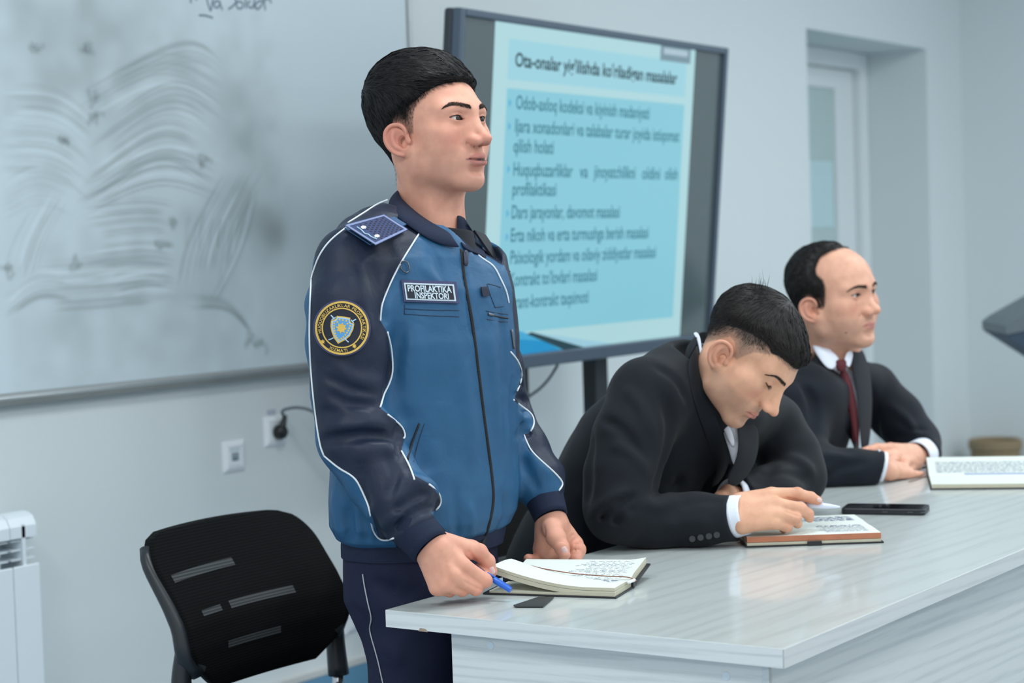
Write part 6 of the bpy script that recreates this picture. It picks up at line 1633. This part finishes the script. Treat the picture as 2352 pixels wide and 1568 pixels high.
def comb2(p):
    x, y, z = p.T; top = sstep(20, 70, z); fr = sstep(-20, 30, y); cr = np.stack([x * .012, (y + 45) * .02, np.zeros_like(x)], 1)
    d = cr + np.stack([np.zeros_like(x), .8 * fr - .5 * (1 - fr), -.9 * (1 - top) - .9 * sstep(55, 85, y) - .5 * (1 - fr)], 1); return d
T2, BV2, HV2 = build_head(person2, P2, M2, O2, SKIN2, M_HAIR2, hp2, thick2, comb2, 9000, .030, seed=21, stub_poly=sp2, scale=SC2, gaze=(0, .8, -.6), brow=[(8, 12.0, 5.5), (18, 14.5, 8.0), (30, 17.5, 8.0), (42, 17.0, 6.0), (54, 10.0, 2.5)], stub_w=30, hair_grow=24)
r_ = np.random.RandomState(5); nC = 60
ch_ = HV2.ray_cast(Vector((CAM_POS - O2) @ M2 / SC2), Vector(unit(ray(1745, 676)) @ M2)); cc_ = np.array(ch_[0][:]) if ch_[0] is not None else mm_(0, -40, 105); cn_ = np.array(ch_[1][:]) if ch_[0] is not None else vec(0, 0, 1)
rt = T2(cc_ + r_.randn(nC, 3) * .008); up_ = vec(0, 0, 1) @ M2; dv = (up_ * 1.0 + r_.randn(nC, 3) * .38) @ M2.T
co = strands('cowlick', rt, dv, np.tile(M2 @ cn_, (nC, 1)), .024 * np.ones(nC) * (.6 + .6 * r_.rand(nC)), .0007, M_HAIR2, person2, seg=3, curl=.6, lift=.3, seed=8); co['kind'] = 'stuff'
J2 = Field((2.82, 1.42, .44), (3.72, 2.34, 1.24), .0042); J2.pad = .05
tA, tB, tC, tD = vec(3.22, 2.10, .50), vec(3.22, 2.05, .68), vec(3.265, 1.92, .88), vec(3.285, 1.815, .985)
for a, b_, ra, rb in ((tA, tB, .185, .19), (tB, tC, .19, .205), (tC, tD, .205, .165)): J2.add(cap(a, b_, ra, rb, n=vec(0, 1, .35), flat=.66), .03)
J2.cut(halfspace((0, 0, .468), (0, 0, -1)), .01)
J2.cut(halfspace(at(1618, 850, 3.70), vec(.10, -.55, .80)), .03)
J2.add(cap(at(1580, 850, 3.74), at(1490, 906, 3.60), .056, .070), .05); J2.add(cap(at(1650, 890, 3.76), at(1770, 978, 3.87), .048, .062), .05)
J2.add(chain([at(1488, 915, 3.595), at(1450, 1010, 3.56), at(1428, 1090, 3.535), at(1425, 1165, 3.52), at(1500, 1196, 3.535), at(1600, 1192, 3.525), at(1690, 1190, 3.515)], (.074, .070, .066, .064, .052, .046, .0425)), .016)
J2.add(chain([at(1775, 985, 3.87), at(1815, 1050, 3.86), at(1830, 1098, 3.84), at(1770, 1130, 3.76), at(1690, 1150, 3.70)], (.062, .058, .054, .050, .044)), .016)
J2.F += .0018 * noise3(J2, .06, 13) + .0008 * noise3(J2, .03, 14)
for pts, w, a in (([(1352, 1230), (1390, 1180), (1430, 1150), (1458, 1140)], .009, -.012), ([(1375, 1245), (1420, 1190), (1460, 1165)], .009, -.010), ([(1355, 1195), (1400, 1150), (1450, 1128)], .012, .008), ([(1470, 1155), (1520, 1160), (1560, 1140)], .012, .005),
                  ([(1560, 1090), (1548, 1120), (1500, 1136)], .012, -.010), ([(1520, 900), (1540, 980), (1520, 1080), (1500, 1130)], .014, -.012), ([(1430, 890), (1470, 930), (1500, 1000)], .012, .006), ([(1380, 960), (1430, 990), (1480, 1060)], .011, -.006), ([(1400, 1020), (1450, 1040), (1490, 1090)], .012, .005),
                  ([(1500, 840), (1550, 870), (1580, 930)], .010, -.006), ([(1360, 1000), (1352, 1090), (1348, 1160)], .012, -.010), ([(1780, 1010), (1770, 1080), (1720, 1110)], .012, -.009), ([(1800, 1050), (1840, 1060), (1870, 1090)], .012, .006), ([(1740, 1090), (1800, 1085), (1860, 1100)], .010, -.006), ([(1750, 1125), (1810, 1120), (1860, 1130)], .012, .004),
                  ([(1560, 1165), (1610, 1150), (1660, 1150)], .010, -.004), ([(1520, 1215), (1580, 1200), (1640, 1205)], .014, .004), ([(1700, 1010), (1720, 1040), (1715, 1090)], .010, -.008)):
    J2.bump(fhits(J2, pts, 3.2, 4.1), w * .9, a * 1.4)
def sleeve_end(F, p, n_, R=.085):
    p = np.asarray(p, float); n_ = unit(n_)
    F.sub(Prim(lambda X, Y, Z: np.maximum(-((X - p[0]) * n_[0] + (Y - p[1]) * n_[1] + (Z - p[2]) * n_[2]), np.sqrt((X - p[0]) ** 2 + (Y - p[1]) ** 2 + (Z - p[2]) ** 2) - R), p - R, p + R), .003)
sleeve_end(J2, at(1690, 1190, 3.515), at(1709, 1182, 3.505) - at(1684, 1185, 3.515)); sleeve_end(J2, at(1690, 1146, 3.70), at(1676, 1140, 3.69) - at(1700, 1146, 3.71), .07)
# throat opening
J2.sub(cap(at(1618, 800, 3.68), at(1672, 1010, 3.66), .058, .018), .012)
J2.cut(halfspace((0, 0, TZ + .003), (0, 0, -1)) if False else Prim(lambda X, Y, Z: np.where(Y < 1.865, (TZ + .002) - Z, -1.0), [-9] * 3, [9] * 3), 0)
def over_book(X, Y, Z):
    s_ = (X - f2_[0][0]) * f2_[1][0] + (Y - f2_[0][1]) * f2_[1][1]; t_ = (X - f2_[0][0]) * f2_[2][0] + (Y - f2_[0][1]) * f2_[2][1]
    return np.where((s_ > -.006) & (s_ < L2 + .006) & (t_ > -.006) & (t_ < 2 * W2_ + .006), TZ + .0225 - Z, -1.0)
J2.cut(Prim(over_book, [-9] * 3, [9] * 3), 0)
V, Q = J2.mesh(2); keep(np_mesh_obj('suit_jacket', V, Q, M_SUIT), person2)
def lapel(F, poly, dd, off, name, m, parent, step=9, thick=.0028):
    V2, Fc = ngon_grid(poly, step); P = fhits(F, V2, dd[0], dd[1], off)
    for _ in range(0): pass
    o = mesh_obj(name, P, Fc, m, smooth=True); keep(o, parent); md = o.modifiers.new('solid', 'SOLIDIFY'); md.thickness = thick; md.offset = 0; return o
def loft_strip(rows, name, m, parent, thick=.003, sub=2): return sheet_obj(name, rows, m, parent, thick, True, sub)
# near lapel with its rolled collar, hand-placed just off the chest
lo_ = fhits(J2, [(1574, 835), (1578, 880), (1592, 930), (1614, 985), (1636, 1050), (1636, 1095), (1630, 1125)], 3.3, 4.0, .004)
inn = [at(1604, 782, 3.655), at(1606, 830, 3.640), at(1618, 880, 3.615), at(1640, 945, 3.600), at(1664, 1005, 3.597), at(1682, 1062, 3.600), at(1650, 1112, 3.60)]
md_ = [(a + b_) / 2 + vec(-.004, -.006, .004) for a, b_ in zip(lo_, inn)]
loft_strip([inn, md_, list(lo_)], 'lapel', M_SUIT, person2)
cb = [[at(1640, 762, 3.80), at(1612, 760, 3.74), at(1600, 768, 3.69), at(1602, 790, 3.652)], [at(1636, 772, 3.82), at(1600, 768, 3.76), at(1586, 782, 3.69), at(1588, 812, 3.636)], [at(1630, 792, 3.83), at(1588, 785, 3.77), at(1572, 802, 3.69), at(1574, 840, 3.625)]]
loft_strip(cb, 'jacket_collar', M_SUIT, person2)
fl_ = [[at(1690, 972, 3.632), at(1697, 1015, 3.622), at(1690, 1058, 3.618), at(1664, 1108, 3.61)], [at(1714, 972, 3.66), at(1722, 1020, 3.65), at(1712, 1068, 3.64), at(1678, 1116, 3.625)], [at(1742, 970, 3.69), at(1746, 1030, 3.68), at(1730, 1080, 3.67), at(1690, 1122, 3.64)]]
loft_strip(fl_, 'lapel', M_SUIT, person2)
sh = [[at(1640, 940, 3.648), at(1658, 990, 3.642), at(1674, 1035, 3.640), at(1684, 1072, 3.634)], [at(1664, 950, 3.640), at(1678, 995, 3.636), at(1688, 1038, 3.634), at(1690, 1070, 3.632)], [at(1692, 952, 3.650), at(1700, 1000, 3.642), at(1700, 1040, 3.638), at(1694, 1070, 3.634)]]
loft_strip(sh, 'shirt', M_SHIRT, person2, sub=1)
loft_strip([[at(1650, 962, 3.632), at(1668, 1000, 3.628), at(1682, 1030, 3.630)], [at(1664, 958, 3.630), at(1684, 990, 3.626), at(1690, 1024, 3.630)]], 'shirt_collar', M_SHIRT, person2)
loft_strip([[at(1590, 766, 3.72), at(1600, 775, 3.68), at(1606, 800, 3.648), at(1612, 850, 3.625)], [at(1598, 760, 3.72), at(1608, 768, 3.68), at(1612, 795, 3.648), at(1616, 850, 3.622)]], 'shirt_collar', M_SHIRT, person2, .002)
def ring_cuff(a, b_, ra, rb, nm, m, parent, flat=1.0):
    V, Fc = tube_geo(np.linspace(a, b_, 5), np.linspace(ra, rb, 5), 36, cap=False); V = [np.array((v[0], v[1], max(v[2], TZ + .0045))) for v in V]; o = mesh_obj(nm, V, Fc, m, smooth=True); keep(o, parent); md = o.modifiers.new('solid', 'SOLIDIFY'); md.thickness = .003; md.offset = -1; return o
ring_cuff(at(1686, 1186, 3.515), at(1713, 1181, 3.505), .0390, .0362, 'shirt_cuff', M_SHIRT, person2)
for x, y in ((1590, 1240), (1609, 1237), (1628, 1234), (1646, 1231)):
    c = fhits(J2, [(x, y - 4)], 3.2, 3.9, .001)[0]; n_ = -unit(ray(x, y)) * .7 + vec(0, 0, -.1)
    keep(mesh_obj('cuff_button', *loft([disc(c, n_, .0062, 16), disc(c + unit(n_) * .002, n_, .0056, 16)]), M_BTN), person2)
H2 = make_hand(person2,
    [((1700, 1165, 3.515), (1702, 1195, 3.500), .024, .024), ((1705, 1152, 3.52), (1772, 1136, 3.525), .0175, .0135), ((1705, 1168, 3.505), (1783, 1158, 3.505), .0185, .0130), ((1705, 1185, 3.495), (1785, 1180, 3.495), .0185, .0125), ((1706, 1202, 3.49), (1780, 1200, 3.492), .0170, .0120), ((1720, 1180, 3.525), (1780, 1185, 3.53), .024, .020), ((1712, 1155, 3.54), (1770, 1160, 3.56), .018, .014)],
    [([(1772, 1136, 3.525), (1832, 1134, 3.535), (1862, 1142, 3.535), (1878, 1149, 3.532)], (.0135, .0115, .0100, .0082)),
     ([(1783, 1158, 3.505), (1838, 1168, 3.515), (1856, 1180, 3.525), (1860, 1190, 3.530)], (.0130, .0115, .0098, .0080)),
     ([(1785, 1180, 3.495), (1826, 1190, 3.505), (1832, 1202, 3.52)], (.0125, .0108, .0092)),
     ([(1780, 1200, 3.492), (1808, 1209, 3.505), (1800, 1214, 3.52)], (.0120, .0095, .0082)),
     ([(1770, 1160, 3.56), (1810, 1150, 3.575), (1838, 1152, 3.572)], (.0130, .0110, .0092))],
    [((1882, 1148), (1, .5), .0052, .0038)], SKIN2,
    creases=[([(1803, 1143), (1820, 1146), (1840, 1150)], .0025, -.0022), ([(1803, 1174), (1820, 1180), (1836, 1186)], .0022, -.0022), ([(1795, 1199), (1808, 1203), (1820, 1207)], .002, -.002)])
make_hand(person2, [((1690, 1142, 3.70), (1672, 1136, 3.68), .022, .020)], [([(1672, 1136, 3.68), (1655, 1140, 3.66), (1650, 1150, 3.65)], (.013, .011, .009)), ([(1680, 1148, 3.68), (1660, 1156, 3.66), (1652, 1166, 3.65)], (.013, .011, .009))], [], SKIN2, h=.0022)
ring_cuff(at(1700, 1146, 3.71), at(1676, 1140, 3.69), .037, .036, 'shirt_cuff', M_SHIRT, person2)
pn2 = empty('pen', tuple(at(1860, 1160, 3.53))); tag(pn2, 'white ballpoint pen held by the writing man', 'pen')
q0, q1, q2 = at(1815, 1152, 3.555), at(1852, 1158, 3.545), at(1930, 1164, 3.525)
keep(mesh_obj('barrel', *tube_geo(np.linspace(q1, q2, 8), np.array([.0052, .0056, .0056, .0054, .0050, .0042, .0030, .0012]), 12), mat('pen_white', (224, 232, 252), .25), smooth=True), pn2)
keep(mesh_obj('grip', *tube_geo([q0, q1], .0046, 10), mat('pen_grey', (170, 178, 190), .3), smooth=True), pn2)
keep(mesh_obj('clip', *tube_geo([q1 + vec(0, 0, .0062), q1 * .5 + q2 * .5 + vec(0, 0, .0060)], .0011, 6), mat('pen_white', (224, 232, 252), .25)), pn2)
def seated_legs(parent, X, Y, m, spread=.10):
    L = Field((X - .32, Y - .58, .02), (X + .32, Y + .22, .66), .008); L.pad = .04
    for s in (-1, 1):
        L.add(chain([vec(X + s * .09, Y + .02, .558), vec(X + s * spread, Y - .20, .558), vec(X + s * (spread + .02), Y - .40, .535)], (.093, .085, .066)), .03); L.add(chain([vec(X + s * (spread + .02), Y - .40, .53), vec(X + s * (spread + .02), Y - .36, .30), vec(X + s * (spread + .02), Y - .30, .09)], (.064, .056, .050)), .02)
    L.cut(halfspace((0, 0, .045), (0, 0, -1)), 0); L.cut(Prim(lambda X_, Y_, Z_: np.where(Y_ > Y - .31, .460 - Z_, -1.0), [-9] * 3, [9] * 3), 0)
    V, Q = L.mesh(1); keep(np_mesh_obj('trousers', V, Q, m), parent)
    for s in (-1, 1):
        f_ = vec(X + s * (spread + .02), Y - .30, .085); S = Field(f_ - vec(.06, .23, .088), f_ + vec(.06, .10, .03), .006); S.add(cap(f_ + vec(0, .02, -.045), f_ + vec(0, -.15, -.055), .042, .036), 0); S.add(cap(f_ + vec(0, 0, -.03), f_ + vec(0, .02, 0), .042, .045), .02); S.cut(halfspace(f_ + vec(0, 0, -.0845), (0, 0, -1)), .003)
        V, Q = S.mesh(1); keep(np_mesh_obj('shoe', V, Q, mat('black_leather', (20, 20, 22), .3)), parent)
seated_legs(person2, 3.22, 2.06, M_SUIT)

# ================================================================== the man in the red tie
person3 = empty('person', (4.05, 2.06, 0)); tag(person3, 'person in a dark suit and dark red tie sitting with clasped hands', 'person')
M3 = facing(44, 3, 5); SC3 = 1.045
O3 = at(1914, 669, 4.50)
NB3 = at(1912, 850, 4.56)
P3_ = dict(mouth_z=-69, nose_out=.80, nose=1.12, beard=.55, eye_up=4.4, eye_lo=3.4, neck_r=.062, neck_to=(NB3 - O3) @ M3 / SC3, fold=.0022, cheek=1.18, jaw_w=1.08, face_w=1.04, slope=.55, lips=.72, mouth_down=3.0, chin=1.05, eye_tilt=2)
hp3 = [(130, 101), (62, 98), (35, 96), (18, 92), (6, 82), (6, 62), (10, 50), (28, 36), (33, 20), (31, 0), (26, -24), (8, -28), (4, -10), (-8, 0), (-20, 0), (-32, -16), (-46, -46), (-58, -76), (-64, -95), (-150, -100), (-150, 150), (130, 150)]
thick3 = lambda X, Y, Z: np.interp(Z, [-90, -30, 0, 40, 90, 120], [2.0, 3.0, 3.2, 5.0, 7.5, 7.5]) * (1 - .55 * sstep(-30, 15, Y) * sstep(30, 0, Z)) + 1.2 * sstep(-20, -80, Y) + 0 * X
def comb3(p):
    x, y, z = p.T; top = sstep(50, 95, z); return np.stack([np.zeros_like(x), .7 * top - .25 * (1 - top), -1.0 * (1 - top)], 1)
T3, BV3, HV3 = build_head(person3, P3_, M3, O3, SKIN3, M_HAIR2, hp3, thick3, comb3, 5000, .016, seed=31, scale=SC3, gaze=(-.22, 1, .0), brow=[(10, 14.0, 7.0), (18, 16.5, 9.0), (30, 18.5, 8.5), (42, 17.0, 6.0), (54, 12.0, 2.5)], stub_w=14, hair_grow=30)
J3 = Field((3.60, 1.55, .46), (4.62, 2.30, 1.20), .0048); J3.pad = .05
for a, b_, ra, rb in ((vec(4.03, 2.08, .50), vec(4.05, 2.06, .72), .185, .19), (vec(4.05, 2.06, .72), vec(4.07, 2.02, .92), .19, .20), (vec(4.07, 2.02, .92), vec(4.08, 2.00, .985), .20, .16)): J3.add(cap(a, b_, ra, rb, n=vec(0, 1, .12), flat=.66), .03)
J3.cut(halfspace((0, 0, .468), (0, 0, -1)), .01)
J3.cut(halfspace(at(1912, 852, 4.56), vec(0, -.25, 1)), .03)
J3.add(cap(at(1893, 862, 4.60), at(1850, 902, 4.46), .044, .068), .05); J3.add(cap(at(1940, 860, 4.64), at(2002, 892, 4.74), .044, .060), .05)
J3.add(chain([at(1848, 912, 4.45), at(1830, 985, 4.40), at(1838, 1062, 4.34), at(1900, 1082, 4.34), at(1960, 1082, 4.34), at(2022, 1078, 4.34)], (.070, .066, .060, .052, .048, .043)), .016)
J3.add(chain([at(2005, 895, 4.75), at(2058, 955, 4.74), at(2105, 1015, 4.71), at(2118, 1040, 4.66)], (.062, .060, .054, .046)), .016)
J3.F += .0018 * noise3(J3, .06, 23)
for pts, w, a in (([(1840, 880), (1870, 940), (1862, 1020)], .014, -.010), ([(1990, 880), (2010, 960), (2020, 1010)], .014, -.008), ([(2040, 930), (2080, 960), (2110, 1000)], .012, .006), ([(2050, 1000), (2090, 1005), (2140, 1010)], .010, -.008), ([(1850, 1050), (1900, 1045), (1960, 1050)], .012, .005), ([(1880, 1110), (1930, 1075), (1990, 1060)], .010, -.006), ([(2060, 960), (2090, 985), (2130, 985)], .010, -.005)):
    J3.bump(fhits(J3, pts, 4.0, 5.0), w * .9, a * 1.4)
sleeve_end(J3, at(2020, 1076, 4.345), at(2030, 1078, 4.345) - at(2008, 1072, 4.345)); sleeve_end(J3, at(2120, 1048, 4.64), at(2102, 1056, 4.60) - at(2124, 1046, 4.655))
J3.sub(cap(at(1910, 790, 4.58), at(1952, 960, 4.47), .056, .020), .012)
J3.cut(Prim(lambda X, Y, Z: np.where(Y < 1.865, (TZ + .002) - Z, -1.0), [-9] * 3, [9] * 3), 0)
V, Q = J3.mesh(2); keep(np_mesh_obj('suit_jacket', V, Q, M_SUIT2), person3)
lo3 = fhits(J3, [(1850, 815), (1870, 860), (1900, 915), (1930, 970), (1955, 1020), (1966, 1045)], 4.0, 5.0, .004)
in3 = [at(1860, 792, 4.505), at(1890, 840, 4.460), at(1920, 868, 4.458), at(1942, 920, 4.452), at(1960, 985, 4.452), at(1972, 1045, 4.455)]
loft_strip([in3, [(a + b_) / 2 + vec(0, -.006, .003) for a, b_ in zip(lo3, in3)], list(lo3)], 'lapel', M_SUIT2, person3)
loft_strip([[at(1950, 811, 4.472), at(1962, 870, 4.452), at(1972, 940, 4.448), at(1976, 1040, 4.450)], [at(1966, 797, 4.505), at(1984, 860, 4.485), at(1990, 930, 4.48), at(1986, 1040, 4.475)], [at(1982, 794, 4.56), at(2002, 860, 4.54), at(2006, 930, 4.53), at(1996, 1040, 4.50)]], 'lapel', M_SUIT2, person3)
loft_strip([[at(1890, 778, 4.65), at(1862, 778, 4.60), at(1858, 788, 4.54), at(1872, 808, 4.495)], [at(1888, 795, 4.67), at(1852, 795, 4.61), at(1848, 808, 4.54), at(1856, 834, 4.485)]], 'jacket_collar', M_SUIT2, person3)
loft_strip([[at(1868, 762, 4.525), at(1890, 786, 4.485), at(1912, 806, 4.465), at(1932, 824, 4.460)], [at(1864, 776, 4.505), at(1886, 806, 4.462), at(1903, 828, 4.448), at(1922, 838, 4.448)], [at(1862, 792, 4.50), at(1882, 824, 4.455), at(1898, 846, 4.442), at(1914, 850, 4.444)]], 'shirt_collar', M_SHIRT, person3)
loft_strip([[at(1948, 803, 4.470), at(1941, 817, 4.455), at(1938, 830, 4.450)], [at(1962, 806, 4.482), at(1957, 830, 4.462), at(1951, 850, 4.455)]], 'shirt_collar', M_SHIRT, person3)
loft_strip([[at(1900, 835, 4.485), at(1925, 880, 4.478), at(1945, 940, 4.475), at(1958, 1020, 4.475)], [at(1935, 830, 4.480), at(1945, 880, 4.474), at(1958, 940, 4.472), at(1965, 1020, 4.474)], [at(1958, 825, 4.515), at(1966, 880, 4.495), at(1974, 940, 4.486), at(1976, 1020, 4.478)]], 'shirt', M_SHIRT, person3)
M_TIE = mat('tie_burgundy', (92, 34, 42), .55, spec=.35, bump=.3, bscale=600)
loft_strip([[at(1918, 826, 4.454), at(1919, 838, 4.450), at(1922, 854, 4.450)], [at(1931, 824, 4.446), at(1931, 838, 4.441), at(1932, 855, 4.443)], [at(1946, 825, 4.454), at(1945, 838, 4.449), at(1943, 853, 4.450)]], 'tie_knot', M_TIE, person3, .006, 1)
loft_strip([[at(1926, 846, 4.464), at(1932, 880, 4.460), at(1946, 930, 4.458), at(1956, 980, 4.458), at(1960, 1040, 4.460)], [at(1936, 846, 4.457), at(1946, 880, 4.453), at(1958, 930, 4.452), at(1964, 980, 4.453), at(1967, 1040, 4.456)], [at(1945, 846, 4.464), at(1958, 880, 4.460), at(1969, 930, 4.458), at(1973, 980, 4.458), at(1974, 1040, 4.460)]], 'tie', M_TIE, person3, .003)
ring_cuff(at(2124, 1040, 4.655), at(2103, 1049, 4.60), .038, .037, 'shirt_cuff', M_SHIRT, person3)
ring_cuff(at(2008, 1070, 4.345), at(2030, 1075, 4.345), .0385, .0360, 'shirt_cuff', M_SHIRT, person3)
make_hand(person3,
    [((2108, 1048, 4.61), (2098, 1050, 4.585), .024, .024), ((2098, 1036, 4.585), (2046, 1030, 4.515), .018, .0135), ((2100, 1048, 4.575), (2052, 1046, 4.50), .018, .0130), ((2100, 1058, 4.570), (2076, 1062, 4.505), .017, .0125), ((2095, 1050, 4.59), (2060, 1050, 4.54), .024, .020), ((2104, 1068, 4.57), (2090, 1076, 4.53), .015, .012)],
    [([(2046, 1030, 4.515), (2014, 1029, 4.475), (1996, 1033, 4.455), (1981, 1036, 4.44)], (.0135, .0112, .0095, .0080)),
     ([(2052, 1046, 4.50), (2018, 1050, 4.455), (2008, 1060, 4.445)], (.0130, .0112, .0095)),
     ([(2056, 1052, 4.50), (2042, 1066, 4.455), (2034, 1076, 4.435)], (.0125, .0108, .0088)),
     ([(2080, 1064, 4.505), (2072, 1082, 4.455), (2067, 1098, 4.425)], (.0122, .0105, .0086)),
     ([(2090, 1076, 4.53), (2084, 1092, 4.48), (2078, 1100, 4.45)], (.0112, .0095, .0080))],
    [((1981, 1034), (-1, .2), .0050, .0040), ((2035, 1072), (-.4, 1), .0048, .0040), ((2068, 1092), (-.2, 1), .0048, .0040)], SKIN3, h=.0018, zmin=TZ + .0028)
make_hand(person3,
    [((2022, 1078, 4.355), (2040, 1082, 4.36), .024, .023), ((2040, 1082, 4.37), (2085, 1090, 4.41), .021, .016), ((2040, 1072, 4.38), (2075, 1076, 4.42), .018, .014)],
    [([(2085, 1090, 4.41), (2104, 1092, 4.43), (2116, 1090, 4.45)], (.0150, .0110, .0085)), ([(2080, 1098, 4.405), (2096, 1100, 4.42)], (.012, .010))], [], SKIN3, h=.0018, zmin=TZ + .0028)
seated_legs(person3, 4.04, 2.06, M_SUIT2)

mo = BV3.ray_cast(Vector((CAM_POS - O3) @ M3 / SC3), Vector(unit(ray(1943, 764)) @ M3))
if mo[0] is not None:
    c = T3([mo[0][:]])[0]; n_ = M3 @ np.array(mo[1][:]); keep(mesh_obj('mole', *loft([disc(c - n_ * .001, n_, .0026, 10), disc(c + n_ * .0008, n_, .0016, 10)]), mat('mole_brown', (110, 70, 58), .6), smooth=True), person3)
